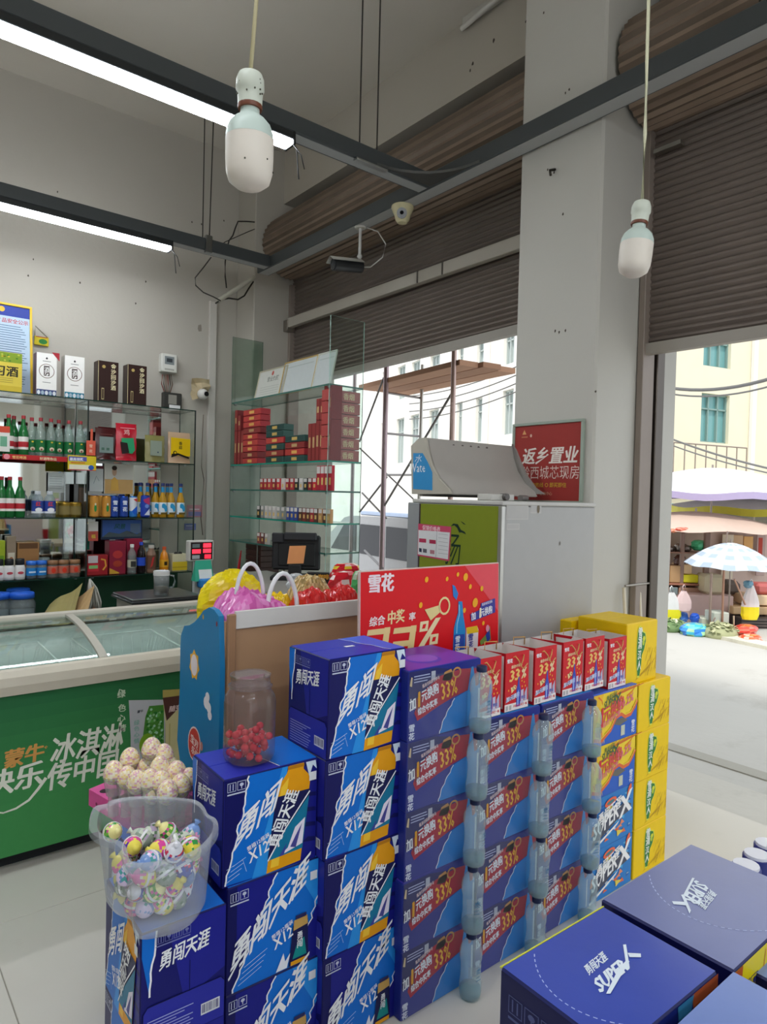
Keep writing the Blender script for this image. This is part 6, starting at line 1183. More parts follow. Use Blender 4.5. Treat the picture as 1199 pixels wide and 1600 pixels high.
bt = [Qp(*q) for q in ((719, 940), (725, 940), (726, 962), (728, 975), (729, 986), (727, 1025), (708, 1025), (711, 982), (714, 970), (718, 958))]; m.poly(bt, '1f8ad0', 5); m.poly([Qp(*q) for q in ((711, 992), (727, 991), (726, 1018), (709, 1019))], '2c4fae', 6); pt_('雪', 712, 1004, 10, 'e4ecf8', 7); pt_('花', 711, 1016, 10, 'e4ecf8', 7); m.stroke([Qp(*q) for q in ((720, 945), (720, 960), (716, 975), (715, 990))], .005, '8fd0f0', 6)
m.poly([Qp(*q) for q in ((730, 981), (747, 978), (749, 984), (747, 1013), (729, 1014))], 'e8e0e4', 6); m.poly([Qp(*q) for q in ((730, 981), (747, 978), (749, 988), (731, 991))], 'e8c020', 7); pt_('雪', 732, 1001, 11, '2a3a9c', 8); pt_('花', 733, 1011, 9, '2a3a9c', 8)
m.poly([Qp(*q) for q in ((751, 1002), (762, 990), (767, 978), (768, 1000), (752, 1008))], '7a9a4a', 6); m.poly([Qp(*q) for q in ((760, 992), (766, 982), (767, 998), (762, 1004))], '2c3f9c', 7); c = Qp(763, 982); m.ell(c[0], c[1], .010, .014, 'e890a8', 8)
m.poly([Qp(*q) for q in ((710, 914), (714, 916), (719, 928), (716, 938), (711, 932))], '2a7fd0', 5); m.poly([Qp(*q) for q in ((737, 960), (738, 972), (776, 957), (776, 935), (754, 943), (752, 953))], '3a3f9c', 6); pt_('加', 738, 969, 11, 'e8e8f4', 8, .1, .04, .9, 1.1, .14); pt_('1', 748, 966, 20, 'f4ecd0', 8, .1, .05); pt_('元换购', 753, 963, 10, 'e8e8f4', 8, .1, .04, .85, 1.25, .15); pt_('瓶身有奖扫码', 755, 947, 4.5, 'e0e0f0', 8, .1, .02, .85, 1, .15)
m.build('printed_front', po, False)
# support block (rear cartons) under the board
for i in range(2):
    t = dup(prize, (1.40+.34*i, 1.79, 3*PH), 'dark blue carton in the rear row under the red board, %s' % ('nearer the tall stack' if not i else 'nearer the fridge'), tree=tp)
    for k in range(3): dup(prize, (1.40+.34*i, 1.79, k*PH), 'hidden rear row carton behind the wrapped stacks, column %s level %s' % (('one', 'two')[i], ('one', 'two', 'three')[k]), tree=tp)
RX0, RX1, RY0, RY1, RZ = 2.134, 2.795, 1.86, 2.415, 1.592
fr_ = thing('display_fridge', 'tall grey display fridge with lime green side panel', 'fridge', (RX0, RY0, 0))
m = MB(); m.box(RX0, RY0, .03, RX1, RY1, RZ-.018, 'a9a9a8', 'satin', .006); m.build('fridge_body', fr_)
m = MB(); m.box(RX0-.003, RY0-.004, RZ-.018, RX1+.003, RY1+.0, RZ, 'c0bfbb', 'satin', .004); m.build('top_edge', fr_)
m = MB(); m.box(RX0-.004, RY1-.05, .03, RX0+.02, RY1+.03, RZ-.018, '8f9294', 'satin', .004); m.build('door_edge', fr_); m = MB(); m.box(RX0-.005, RY0-.004, .03, RX0+.016, RY0+.016, RZ-.02, 'b8b8b4', 'metal', .002); m.build('corner_trim', fr_)
m = MB(); m.box(RX0+.03, RY0+.02, 0, RX0+.10, RY0+.09, .03, '2a2a2a'); m.box(RX1-.10, RY0+.02, 0, RX1-.03, RY0+.09, .03, '2a2a2a'); m.box(RX1-.10, RY1-.09, 0, RX1-.03, RY1-.02, .03, '2a2a2a'); m.box(RX0+.03, RY1-.09, 0, RX0+.10, RY1-.02, .03, '2a2a2a'); m.build('feet', fr_, kind='stuff')
m = MB(); m.M = frame((RX0-.0005, RY1, 0), (0, -1, 0), (0, 0, 1)); W_ = RY1-RY0
m.rect(.06, .06, W_-.018, RZ-.022, '7d8a28', 1); m.rect(.05, .06, .06, RZ-.022, '3a2a34', 1)
Qf = lambda px, py: (lambda p: (RY1-p.y, p.z))(onx(px, py, RX0))
m.text('扬', *(lambda q: (q[0]-.030, q[1]))(Qf(702, 878)), .185, '1c3628', 3, 0, 0, -.003, .58, .85)
m.poly([Qf(*q) for q in ((705, 822), (709, 818), (716, 819), (721, 828), (727, 831), (729, 835), (722, 832), (718, 832), (715, 825), (711, 821))], '1a2f26', 2); m.poly([Qf(*q) for q in ((720, 814), (724, 816), (729, 820), (725, 819))], '1a2f26', 2)
m.poly([Qf(*q) for q in ((654, 818), (706, 823), (703, 877), (652, 868))], 'c84a6a', 4); m.poly([Qf(*q) for q in ((655, 828), (704, 832), (701, 874), (654, 866))], 'd9dadc', 5); m.stroke([Qf(684, 829), Qf(682, 872)], .002, '8a8a90', 6)
for (x, y, w_, c_) in ((656, 845, 11, 'b83a5a'), (672, 847, 10, 'a83050'), (656, 860, 4, '2c3048'), (662, 861, 6, '5a5a64'), (673, 863, 7, 'b07a84')): m.poly([Qf(x, y-4), Qf(x+w_, y-3), Qf(x+w_, y+3), Qf(x, y+2)], c_, 6)
for i in range(6): m.stroke([Qf(686, 834+6*i), Qf(701, 836+6*i)], .0016, '9a9aa0', 6)
m.text('促销价格表', *Qf(661, 827), .024, 'f0d0d8', 5, -.03, 0, .02)
m.build('printed_side', fr_)
m = MB(); m.M = frame((RX0, RY0-.0005, 0), (1, 0, 0), (0, 0, 1)); Qg = lambda px, py: (lambda p: (p.x-RX0, p.z))(ony(px, py, RY0))
for (x0, y0, x1, y1) in ((791, 789, 826, 812), (792, 818, 812, 828), (829, 788, 846, 802)):
    m.rect(*Qg(x0, y1), *Qg(x1, y0), 'bdbcb8', 1); m.rect(*[c+d for c, d in zip(Qg(x0, y1), (.004, .004))], *[c-d for c, d in zip(Qg(x1, y0), (.004, .004))], 'b3b2b0', 2)
m.ell(*Qg(841, 795), .010, .020, '6a5f4c', 3, 9); m.ell(*Qg(875, 849), .004, .010, '77736c', 3, 7); m.build('faded_stickers', fr_)
# canopy lying on the fridge
cn = thing('plastic_canopy', 'grey curved plastic canopy with blue sticker lying on the fridge', 'canopy', (RX0+.3, 2.2, RZ))
Lp = [(645, 697), (657, 685), (668, 684), (671, 705), (677, 727), (688, 748), (703, 763), (707, 772), (646, 772)]
lp = [onx(x, y, RX0+.01) for x, y in Lp]; z_b = RZ+.002; lp = [(p.y, max(z_b, p.z)) for p in lp]
m = MB(); m.M = Matrix(((0, 0, 1, RX0), (1, 0, 0, 0), (0, 1, 0, 0), (0, 0, 0, 1))); m.prism(lp, 0, .018, 'b3aea2', 'satin'); m.build('end_plate', cn)
m = MB(); m.M = frame((RX0-.0004, 0, 0), (0, -1, 0), (0, 0, 1)); Qc = lambda px, py: (lambda p: (-p.y, p.z))(onx(px, py, RX0)); m.poly([Qc(*q) for q in ((646, 708), (661, 708), (669, 722), (676, 738), (676, 766), (646, 764))], '3a8ec8', 1); m.text('Wate', *Qc(640, 738), .062, 'e6ecf0', 2, 0, 0, .0, .8, 1); m.text('水', *Qc(648, 722), .05, 'd8e4ec', 2, 0, .3, .0, 1, .8); m.build('blue_sticker', cn)
crv = lp[2:8]; xa, xb = RX0+.012, 2.742
m = MB(); g = [[(x, y-.0, z) for x in (xa, xb)] for y, z in crv]; m.sheet(g, 'a7a29c', 'satin'); m.sheet([[(x, y+.006, z-.003) for x in (xb, xa)] for y, z in crv], 'a7a29c', 'satin'); m.build('curved_panel', cn)
m = MB(); m.box(xa, lp[2][0]-.0, lp[2][1]-.012, xb, lp[1][0], lp[2][1], 'b0aba2', 'satin', .003); m.box(xa, lp[1][0]-.02, z_b+.01, xb, lp[1][0], lp[2][1]-.01, 'a09b94', 'satin', .003); m.build('top_flange', cn)
for (x, y) in ((708, 697), (722, 698), (735, 699), (747, 700), (760, 701)):
    q = ony(x, y, crv[0][0]-.001); q2 = ony(x, y, crv[0][0]-.0); m = MB(); m.cyl((q.x, crv[0][0]+.002, q.z), (q.x, crv[0][0]-.006, q.z), .0085, '4a3f3c', 'satin', 12); m.build('round_hole', cn)
Rp = [(800, 694), (806, 704), (813, 722), (822, 742), (836, 762), (850, 772), (775, 772)]
rp = [onx(x, y, 2.745) for x, y in Rp]; rp = [(p.y, max(z_b, p.z)) for p in rp]; rp = [(lp[2][0], rp[0][1])]+rp
m = MB(); m.M = Matrix(((0, 0, 1, 2.742), (1, 0, 0, 0), (0, 1, 0, 0), (0, 0, 0, 1))); m.prism(rp, 0, .016, '8f8b87', 'satin'); m.build('end_plate', cn)
m = MB(); m.box(2.24, 2.02, RZ+.001, 2.40, 2.10, RZ+.03, 'c8c6c0', 'satin', .003); m.cyl((2.33, 2.0, RZ+.018), (2.33, 2.04, RZ+.018), .015, '5a5654', 'satin'); m.cyl((2.44, 2.02, RZ+.016), (2.52, 2.05, RZ+.016), .013, '6a6562', 'satin'); m.build('canopy_bracket', cn)
# pillar poster
a, b = onx(801, 667, XP-.02), onx(912, 656, XP-.02)
def a_home(m, W, H):
    m.rect(.008, .006, W-.008, H-.008, '9c3a36', 1); m.text('返乡置业', W*.14, H*.50, .088, 'e6dcd4', 3, 0, .18, .03, 1, 1.05); m.text('黔西城芯现房', W*.13, H*.31, .067, 'e0ccc2', 3, 0, 0, -.004, .93, 1.1)
    m.text('咨询热线 ○ 即买即住', W*.24, H*.20, .026, 'd8b83a', 3, 0, 0, .0); m.text('营销中心', W*.42, H*.10, .020, 'c08a70', 3); m.poly([(W*.14, H*.86), (W*.17, H*.92), (W*.20, H*.86)], 'd8a06a', 2); m.rect(W*.13, H*.82, W*.22, H*.835, 'c07a5a', 2); m.ell(W*.27, H*.84, .007, .009, 'd8b0a0', 2, 8)
framed('framed_poster', 'framed red property poster with white characters on the pillar above the fridge', 'poster', frame((XP, a.y, 1.585), (0, -1, 0), (0, 0, 1)), a.y-b.y, 2.005-1.585, '9aa69a', a_home, fw=.014)
# ================================================================ cigarette cabinet by the shutter
GX, GD, GY0, GY1 = 2.65, .29, 3.89, 5.365
ZG = (.95, 1.197, 1.403, 1.63, 1.84, 2.368)
cg = thing('cigarette_cabinet', 'free-standing glass cabinet with teal-edged shelves of cigarettes before the shutter', 'cabinet', (GX, 4.6, 0))
for z in ZG:
    m = MB(); pane(m, GX, GY0+.004, z-.012, GX+GD, GY1-.004, z, ETL if z in ZG[2:5:2] or z < 1 else '3c6a60', 'f2faf6'); m.build('glass_shelf', cg)
m = MB(); pane(m, GX, GY0, .95, GX+GD, GY0+.008, 2.835, 'a8ccc0', 'f2f8f5'); m.build('side_pane', cg)
m = MB(); pane(m, GX, GY1, .95, GX+GD, GY1+.008, 2.93, '3c5a50', 'dfe9e4'); m.build('side_pane', cg)
m = MB(); pane(m, GX+GD-.006, GY0, .95, GX+GD, GY1, 2.36, '3c5a50', 'f6fbf9'); m.build('rear_pane', cg)
for y in (4.40, 4.90): m = MB(); m.cyl((GX+.02, y, .95), (GX+.02, y, 1.19), .006, '8a8f8c', 'metal', 8); m.build('shelf_post', cg)
for y in (GY0+.03, GY1-.03):
    for z in ZG[1:]: m = MB(); m.box(GX+.01, y-.012, z-.024, GX+.03, y+.012, z-.012, '8a8d8c', 'metal', .002); m.build('shelf_clip', cg)
m = MB(); m.box(GX-.0, GY0, .02, GX+GD, GY1, .94, 'b9b3a6', 'satin', .005); m.build('cabinet_base', cg)
# certificates leaning on top
def a_paper(m, W, H): m.rect(.012, .012, W-.012, H-.012, 'c9cbc4', 1); m.text('营业执照', W*.34, H*.58, W*.10, '7a7f78', 2, 0, 0, .02); m.ell(W*.5, H*.84, .018, .02, 'b8544a', 2, 10); [m.rect(W*.15, H*(.15+.08*i), W*.8, H*(.165+.08*i), 'a9ada6', 2) for i in range(4)]
def a_plain(m, W, H): m.rect(.012, .012, W-.012, H-.012, 'bfc6c6', 1); m.rect(W*.1, H*.8, W*.9, H*.83, 'a9b2b0', 2)
for (px0, px1, pyt, art, col, lb, dy) in ((402, 446, 577, a_paper, 'b8b39a', 'licence certificate leaning on the cigarette cabinet, at its far end', 0), (440, 492, 562, a_plain, 'b89c5c', 'pale certificate in a wooden frame, middle one on the cigarette cabinet', .0), (492, 545, 548, a_plain, 'c8ccc4', 'pale framed sheet leaning by the tall glass pane', 0)):
    p0, p1 = onx(px0, 600, GX+.10), onx(px1, 600, GX+.10); 
    if px1 > 515: p1 = Vector((0, GY0+.10, 0)); 
    H_ = onx((px0+px1)/2, pyt, GX+.14).z-ZG[-1]
    framed('certificate_frame', lb, 'frame', frame((GX+.08, p0.y, ZG[-1]+.001), (0, -1, 0), Vector((.22, 0, 1)).normalized()), p0.y-p1.y, H_, col, art, group if 0 else None, dep=.012, fw=.010)
# cigarette cartons and packs
def carton_c(cols, side='c04038'):
    t = thing('cigarette_carton', 'x', 'carton', (0, 0, 0)); m = MB(); m.box(0, 0, 0, .09, .047, .285, cols[0], 'card', .002); m.build('carton_body', t, False)
    m = MB(); m.M = frame((0, .047, 0), (0, -1, 0), (0, 0, 1)); m.rect(.004, .006, .043, .279, cols[1], 1); m.rect(.012, .10, .035, .18, cols[2], 2); m.build('printed_front', t, False); return t
GR = 'cigarette cartons on the upper shelf'
cc1 = carton_c(('7c2a2c', '8f3a38', 'c0a070')); cc2 = carton_c(('a83038', 'b84440', 'e0b060')); cc3 = carton_c(('3a5a54', '2f4a48', 'c8a860'))
uc = {}
def putc(p, loc, lb, rot=(0, 0, 0), sc=(1, 1, 1)):
    if p not in uc: uc[p] = tree_of(p); p.location = loc; p.rotation_euler = rot; p.scale = sc; p['label'] = lb; p['group'] = GR
    else: dup(p, loc, lb, tree=uc[p], rot=rot, scale=sc, group=GR)
zb = ZG[4]
def ycg(px): return onx(px, 700, GX).y
# stepped block of upright cartons at the near end (maroon)
for i, px in enumerate((478, 484, 490, 496, 502, 508)):
    y = ycg(px+5)
    for lev in range(2):
        top = (.27, .27, .44, .44, .52, .52)[i]
        if lev == 1 and i < 2: continue
        h = min(.285, top) if lev == 0 else top-.286
        if lev == 1 and h < .05: continue
        putc(cc1, (GX+.02, y, zb+.0+.286*lev), 'maroon cigarette carton standing upright at the near end, column %s %s' % (('one', 'two', 'three', 'four', 'five', 'six')[i], ('lower', 'upper')[lev]), sc=(1, 1, h/.285))
# far end upright cartons
for i, px in enumerate((363, 368, 373)):
    y = ycg(px)-.045
    putc(cc1, (GX+.02, y, zb), 'maroon cigarette carton standing upright at the far end, %s' % ('against the pane', 'second', 'third')[i]); 
    if i < 2: putc(cc1, (GX+.02, y, zb+.286), 'maroon cigarette carton upper one at the far end, %s' % ('against the pane', 'second')[i], sc=(1, 1, (.62, .45)[i]))
# lying cartons seen end on (long axis along y)
ly = (math.pi/2, 0, 0)
def flat(px, lev, p, lb, L=1, dx=.02): y = ycg(px); putc(p, (GX+dx, y, zb+.05*lev), lb, rot=(math.pi/2, 0, 0), sc=(1, 1, L))
for lev in range(9): flat(376, lev, (cc2, cc1, cc2, cc2)[lev % 4], 'red cigarette carton lying flat in the far pile, level %s' % ('one', 'two', 'three', 'four', 'five', 'six', 'seven', 'eight', 'nine')[lev], .9 if lev < 5 else 1.05)
for lev in range(6): flat(412, lev, (cc3, cc1, cc3, cc2, cc3, cc3)[lev], 'dark green or maroon carton lying in the middle pile, level %s' % ('one', 'two', 'three', 'four', 'five', 'six')[lev], .95)
for lev in range(4): flat(442, lev, (cc3, cc2, cc1, cc3)[lev], 'carton lying in the nearer middle pile, level %s' % ('one', 'two', 'three', 'four')[lev], .95)
# cartons lying across near the side pane, labels outward
cc4 = thing('cigarette_carton', 'x', 'carton', (0, 0, 0)); m = MB(); m.box(0, 0, 0, .27, .09, .078, 'b04a48', 'card', .002); m.build('carton_body', cc4, False); m = MB(); m.M = frame((0, 0, 0), (1, 0, 0), (0, 0, 1)); m.rect(.004, .004, .266, .074, 'b8605c', 1); m.rect(.02, .02, .08, .06, 'e0a040', 2); m.text('香烟', .12, .02, .05, 'e8c8a0', 2); m.build('printed_front', cc4, False)
for lev in range(6): putc(cc4, (GX+.012, GY0+.02, zb+.001+.083*lev), 'wide red carton behind the near glass pane, level %s' % ('one', 'two', 'three', 'four', 'five', 'six')[lev], sc=(1, 1, 1))
# packs
pk = {}
def pack(col, px, z, h, w=.055, lbl='', X=GX+.02):
    y = onx(px, 700, GX).y
    if col not in pk:
        t = thing('cigarette_pack', lbl, 'pack', (X, y-w, z), 'cigarette packs'); m = MB(); m.box(0, 0, 0, .024, .055, .088, col, 'card', .0015); m.build('pack_body', t, False); m = MB(); m.M = frame((0, .055, 0), (0, -1, 0), (0, 0, 1)); m.rect(.004, .06, .051, .085, 'd8d4d0', 1); m.rect(.015, .02, .04, .045, 'd8b870', 1); m.build('printed_front', t, False); pk[col] = (t, tree_of(t)); t.scale = (1, w/.055, h/.088); return
    t, tr_ = pk[col]; dup(t, (X, y-w, z), lbl, tree=tr_, scale=(1, w/.055, h/.088), group='cigarette packs')
rows = [(ZG[3], [(404, 'a83038'), (410, 'a83038'), (416, 'c04044'), (423, '8f2c34'), (430, 'c8303c'), (437, 'd8c8c4'), (444, 'a02c38'), (451, 'b83a40'), (458, '2c3230'), (465, 'c8c4c0'), (472, '2c3230'), (479, '8f2c34'), (486, 'c8303c')], .088),
        (ZG[3], [(492, 'a82c38'), (498, 'b83040'), (504, '9c2830'), (510, 'b83040')], .175),
        (ZG[2], [(400, '2c3230'), (406, '8a8c88'), (412, 'c8c4c0'), (418, 'b8b4b0'), (424, 'c8c4c0'), (431, '9a9c98'), (438, '8a8c88'), (446, '3a4a8c'), (452, '3050a0'), (458, '3a4a8c'), (465, '5a3c30'), (471, '7c3a34'), (477, '5a3c30'), (483, 'a83038'), (489, '5a3c30'), (496, 'c09060'), (503, '5a3c30'), (509, 'c8a070')], .098),
        (ZG[1], [(401, '8a4a48'), (407, '6a3c38'), (413, 'b0a8a4'), (436, '4a4440'), (444, '9a9690'), (452, '4a4440'), (460, '8a8680'), (468, '9a9690')], .085)]
shn = ['upper', 'upper', 'middle', 'lower']
for si, (z, it, h) in enumerate(rows):
    for i, (px, col) in enumerate(it): pack(col, px, z, h, .048, '%s cigarette pack on the %s pack shelf, %s from the far end' % ({'a': 'dark red', 'c': 'bright', '2': 'black', '8': 'grey or maroon', 'b': 'light', '3': 'blue', '5': 'brown', '7': 'maroon', '9': 'grey', 'd': 'cream', '6': 'dark brown', '4': 'dark grey'}[col[0]], shn[si], ('first second third fourth fifth sixth seventh eighth ninth tenth eleventh twelfth thirteenth fourteenth fifteenth sixteenth seventeenth eighteenth').split()[i]+(' tall one' if si == 1 else '')))
# dark cartons on the low shelf
for i in range(5): m = MB(); m.box(GX+.03, 4.86, .952+.047*i, GX+.2, 5.12, .952+.047*i+.044, '3a2420', 'card', .002); tag(m.build('dark_carton'), 'dark brown carton stacked at the foot of the cigarette cabinet, level %s' % ('one', 'two', 'three', 'four', 'five')[i], 'carton', 'dark cartons')
m = MB(); q = onx(373, 885, GX-.02); m.cyl((q.x, q.y, .96), (q.x+.01, q.y-.02, 1.12), .014, 'b83038', 'gloss', 8, .004); tag(m.build('red_umbrella'), 'folded red umbrella tip at the far foot of the cigarette cabinet', 'umbrella')
# sales counter with the monitor
m = MB(); m.box(2.10, 3.30, 0, 2.60, 4.6, .98, 'bdb6aa', 'satin', .008); m.box(2.07, 3.27, .98, 2.61, 4.63, 1.005, '8f8c86', 'satin', .006); tag(m.build('sales_counter'), 'low sales counter in front of the cigarette cabinet', 'counter')
c = onr(464, 862, 4.75); yw = Vector((1, -1, 0)).normalized(); nrm = Vector((-.62, -.78, 0)).normalized(); tv = Vector((-nrm.y, nrm.x, 0))*-1
tv = Vector((nrm.y, -nrm.x, 0))*-1
right = Vector((.78, -.62, 0)); M_ = Matrix(((right.x, 0, nrm.x, c.x), (right.y, 0, nrm.y, c.y), (0, 1, 0, c.z), (0, 0, 0, 1)))
mo = thing('cash_register_monitor', 'black sales monitor seen from behind with an orange note', 'monitor', (c.x, c.y, .956))
m = MB(); m.M = M_; m.box(-.175, -.13, -.03, .165, .115, .0, '1f2024', 'satin', .012); m.box(-.175, .06, -.0, -.09, .13, .02, '2a2b30', 'satin', .008); m.box(-.09, .08, .0, .14, .135, .03, '2b2c31', 'satin', .008); m.box(-.13, -.10, .0, .13, .06, .012, '17181b', 'satin', .006); m.build('monitor_back', mo)
m = MB(); m.M = M_; m.box(-.055, -.16, -.02, .035, -.09, .03, '1c1d20', 'satin', .006); m.box(-.02, -.25, -.03, .12, -.16, .05, '17181b', 'satin', .01); m.build('monitor_stand', mo)
m = MB(); m.M = M_; m.add([(-.065, -.085, .0135), (.05, -.08, .0135), (.065, .045, .0135), (-.05, .04, .0135)], [(0, 1, 2, 3)], 'f0a46c', 'print'); m.build('orange_note', mo, label='orange paper note')
m = MB(); m.M = M_; m.box(-.17, -.29, -.10, .14, -.16, .10, '141518', 'satin', .01); m.build('register_base', mo)
for (px, py, w_, h_, col, lb, tx) in ((497, 910, .13, .11, '17161a', 'black coffee box with gold lettering before the monitor', 1), (478, 918, .10, .08, '1a1a1e', 'small black box with gold lettering beside the silver packet', 1)):
    q = onr(px, py, 3.9); t = thing('coffee_box', lb, 'box', (q.x, q.y, .9), 'black coffee boxes'); m = MB(); m.M = Matrix(((right.x, 0, nrm.x, q.x), (right.y, 0, nrm.y, q.y), (0, 1, 0, q.z), (0, 0, 0, 1))); m.box(-w_/2, -h_/2-.05, -.05, w_/2, h_/2, .0, col, 'card', .002); m.build('box_body', t)
    m = MB(); m.M = Matrix(((right.x, 0, nrm.x, q.x+nrm.x*.0005), (right.y, 0, nrm.y, q.y+nrm.y*.0005), (0, 1, 0, q.z), (0, 0, 0, 1))); m.text('咖啡', 0, .02, .032, 'd8a040', 1, 0, 0, .03); m.text('速溶', -.05, -.03, .03, 'd8b050', 1, 0, 0, .03); m.build('printed_front', t)
def sack(nm, lb, cat, px, py, t_, s, cols, seed, grp=None, base=None):
    q = onr(px, py, t_); m = MB(); rr = random.Random(seed); n, mm = 12, 9; g = []
    for j in range(mm+1):
        th = math.pi*j/mm; row = []
        for i in range(n): a = 2*math.pi*i/n; k = 1+rr.uniform(-.12, .12); row.append((q.x+s[0]*math.sin(th)**.6*math.cos(a)*k, q.y+s[1]*math.sin(th)**.6*math.sin(a)*k, q.z-s[2]*math.cos(th)))
        g.append(row+[row[0]])
    for j in range(mm):
        for i in range(n): m.add([g[j][i], g[j][i+1], g[j+1][i+1], g[j+1][i]], [(0, 1, 2, 3)], rr.choice(cols), 'gloss')
    return tag(m.build(nm), lb, cat, grp)
sack('snack_bag', 'red and white snack bag with yellow patch, upper one by the near glass pane', 'bag', 541, 896, 3.85, (.10, .06, .06), ['d02030', 'c01828', 'e8c8c8', 'e0c030'], 1, 'red snack bags')
sack('snack_bag', 'red and white snack bag under the one with the yellow patch', 'bag', 537, 916, 3.72, (.10, .06, .085), ['d02030', 'c01828', 'e8d0d0'], 2, 'red snack bags')
sack('green_bag', 'brown and green packet squeezed beside the red poster', 'bag', 562, 918, 3.55, (.05, .05, .09), ['8a6a4a', '4a9a5a', 'a9b8a0'], 3)
sack('silver_packet', 'crumpled silver packet before the monitor base', 'packet', 462, 910, 4.0, (.06, .04, .055), ['b0b4b8', '9a9ea4', 'd0d4d8'], 4)
m = MB(); m.box(2.0, 2.62, 0, 2.55, 3.25, .93, 'b0a898', 'satin', .01) if 0 else None
t = thing('snack_table', 'side table carrying snack bags behind the display stand', 'table', (1.75, 2.85, 0)); m = MB(); m.box(1.84, 2.55, .96, 2.60, 3.24, 1.0, 'a89a84', 'satin', .005); m.build('table_top', t)
for x in (1.87, 2.54):
    for y in (2.58, 3.18): m = MB(); m.box(x, y, 0, x+.035, y+.035, .96, '8a7c68', 'satin', .003); m.build('leg', t)

# ================================================================ outside: pavement, street, buildings
g1 = struct(MB().box(3.45, -14, -.10, 4.03, 20, -.002, 'c6c3ba', 'ground').build('pavement')); g2 = struct(MB().box(4.05, -14, -.14, 40, 30, -.03, 'bfbdb6', 'ground').build('street'))
m = MB(); m.box(4.30, -14, -.05, 4.42, 20, -.022, 'a9a69c', 'ground'); struct(m.build('street_channel'))
cb = [onz(x, y, 0) for x, y in ((985, 968), (1030, 975), (1075, 983), (1120, 994), (1165, 1004), (1240, 1020))]
m = MB()
for a, b in zip(cb, cb[1:]): m.add([(a.x, a.y, -.03), (b.x, b.y, -.03), (b.x, b.y, .01), (a.x, a.y, .01), (a.x+.30, a.y+.22, .01), (b.x+.30, b.y+.22, .01), (a.x+.30, a.y+.22, -.03), (b.x+.30, b.y+.22, -.03)], [(0, 1, 2, 3), (3, 2, 5, 4), (4, 5, 7, 6)], 'd9d6c4', 'ground')
struct(m.build('street_kerb'))
def rayplane(px, py, P0, d):    # vertical plane through P0 along d
    n_ = Vector((-d.y, d.x, 0)); r = ray(px, py); return CAMP+r*((P0-CAMP).dot(n_)/r.dot(n_))
def facade(nm, lb, P0, ang, s0, s1, h, wins, col, pipes=(), wcol='6fa0a0', par=None):
    d = Vector((math.cos(ang), math.sin(ang), 0)); n_ = Vector((-d.y, d.x, 0))
    if (CAMP-P0).dot(n_) < 0: n_ = -n_
    t = thing(nm, lb, 'building', P0+d*s0*.5+Vector((0, 0, -P0.z))); P0 = Vector((P0.x, P0.y, 0))
    u = d if d.cross(Vector((0, 0, 1))).dot(n_) > 0 else -d
    sg = 1 if u == d else -1
    M = frame(P0, u, (0, 0, 1)); S = sorted((s0*sg, s1*sg)); m = MB(); m.M = M; dep = .35
    rects = []
    for (a, b, pyt, pyb) in wins:
        p, q, r1, r2 = rayplane(a, pyt, P0, d), rayplane(b, pyt, P0, d), rayplane((a+b)/2, pyt, P0, d), rayplane((a+b)/2, pyb, P0, d)
        x0, x1 = sorted(((p-P0).dot(u), (q-P0).dot(u))); rects.append((x0, x1, max(.2, r2.z), r1.z))
    m.box(S[0], -.1, -6, S[1], h, -dep, col, 'wall')
    # wall skin as strips around the openings
    xs = sorted({S[0], S[1]}|{v for r in rects for v in r[:2]}); 
    for xa, xb in zip(xs, xs[1:]):
        cut = sorted((r[2], r[3]) for r in rects if r[0] < (xa+xb)/2 < r[1]); z = -.1
        for (za, zb_) in cut:
            if za > z: m.box(xa, z, -dep, xb, za, 0, col, 'wall')
            z = max(z, zb_)
        m.box(xa, z, -dep, xb, h, 0, col, 'wall')
    m.build('facade_wall', t)
    for (x0, x1, z0, z1) in rects:
        m = MB(); m.M = M; w_ = .05
        for q in ((x0, z0, x1, z0+w_), (x0, z1-w_, x1, z1), (x0, z0, x0+w_, z1), (x1-w_, z0, x1, z1), (x0+(x1-x0)*.33, z0, x0+(x1-x0)*.33+w_, z1), (x0+(x1-x0)*.66, z0, x0+(x1-x0)*.66+w_, z1), (x0, z0+(z1-z0)*.68, x1, z0+(z1-z0)*.68+w_)): m.box(q[0], q[1], -.22, q[2], q[3], -.12, '7f9a94' if wcol[0] == '6' else 'b4bcb8', 'satin')
        f = m.build('window', t)
        m = MB(); m.M = M; m.box(x0+.01, z0+.01, -.24, x1-.01, z1-.01, -.21, wcol, 'gloss'); o = m.build('pane', f)
        o.location = (0, 0, 0)
    for (pa, w_) in pipes:
        q = rayplane(pa, 640, P0, d); x = (q-P0).dot(u); m = MB(); m.M = M; m.box(x-w_, -.1, 0, x+w_, h, .16, 'e4e2dc', 'satin', .02); m.build('drain_pipe', t)
    return t, M, P0, u
FB = onr(1120, 690, 24)
fa = math.radians(-13.7); dR = Vector((math.cos(fa), math.sin(fa), 0))
tR, MR, PR, uR = facade('apartment_building', 'cream apartment building with teal windows across the street', FB, fa, -4.5, 22, 14, [(1100, 1143, 525, 576), (1097, 1141, 616, 692), (1096, 1139, 730, 790)] if 0 else [(1101, 1144, 519, 574), (1097, 1141, 616, 692), (1104, 1146, 430, 480), (1215, 1262, 535, 590), (1212, 1260, 625, 700), (1020, 1052, 500, 560), (1018, 1050, 605, 675)], 'dfd8bf', [(1174, .10)])
FL = onr(744, 650, 25); fb = math.radians(69.5)
winL = []
for px, w_ in ((786, 17), (744, 20), (714, 9), (671, 15), (642, 13), (620, 12), (596, 9)):
    dz = lambda y0, px=px: y0+(.27)*(744-px)
    winL += [(px, px+w_, dz(620), dz(690)), (px+2, px+w_+2, dz(528)+(.13)*(744-px)*.6, dz(582)+.1*(744-px)*.6)]
tL, ML, PL, uL = facade('office_building', 'long pale building with rows of grey windows receding behind the scaffold', FL, fb, -3.2, 60, 13, winL, 'f0ebe2', [(762, .12)], wcol='c9d2d2')
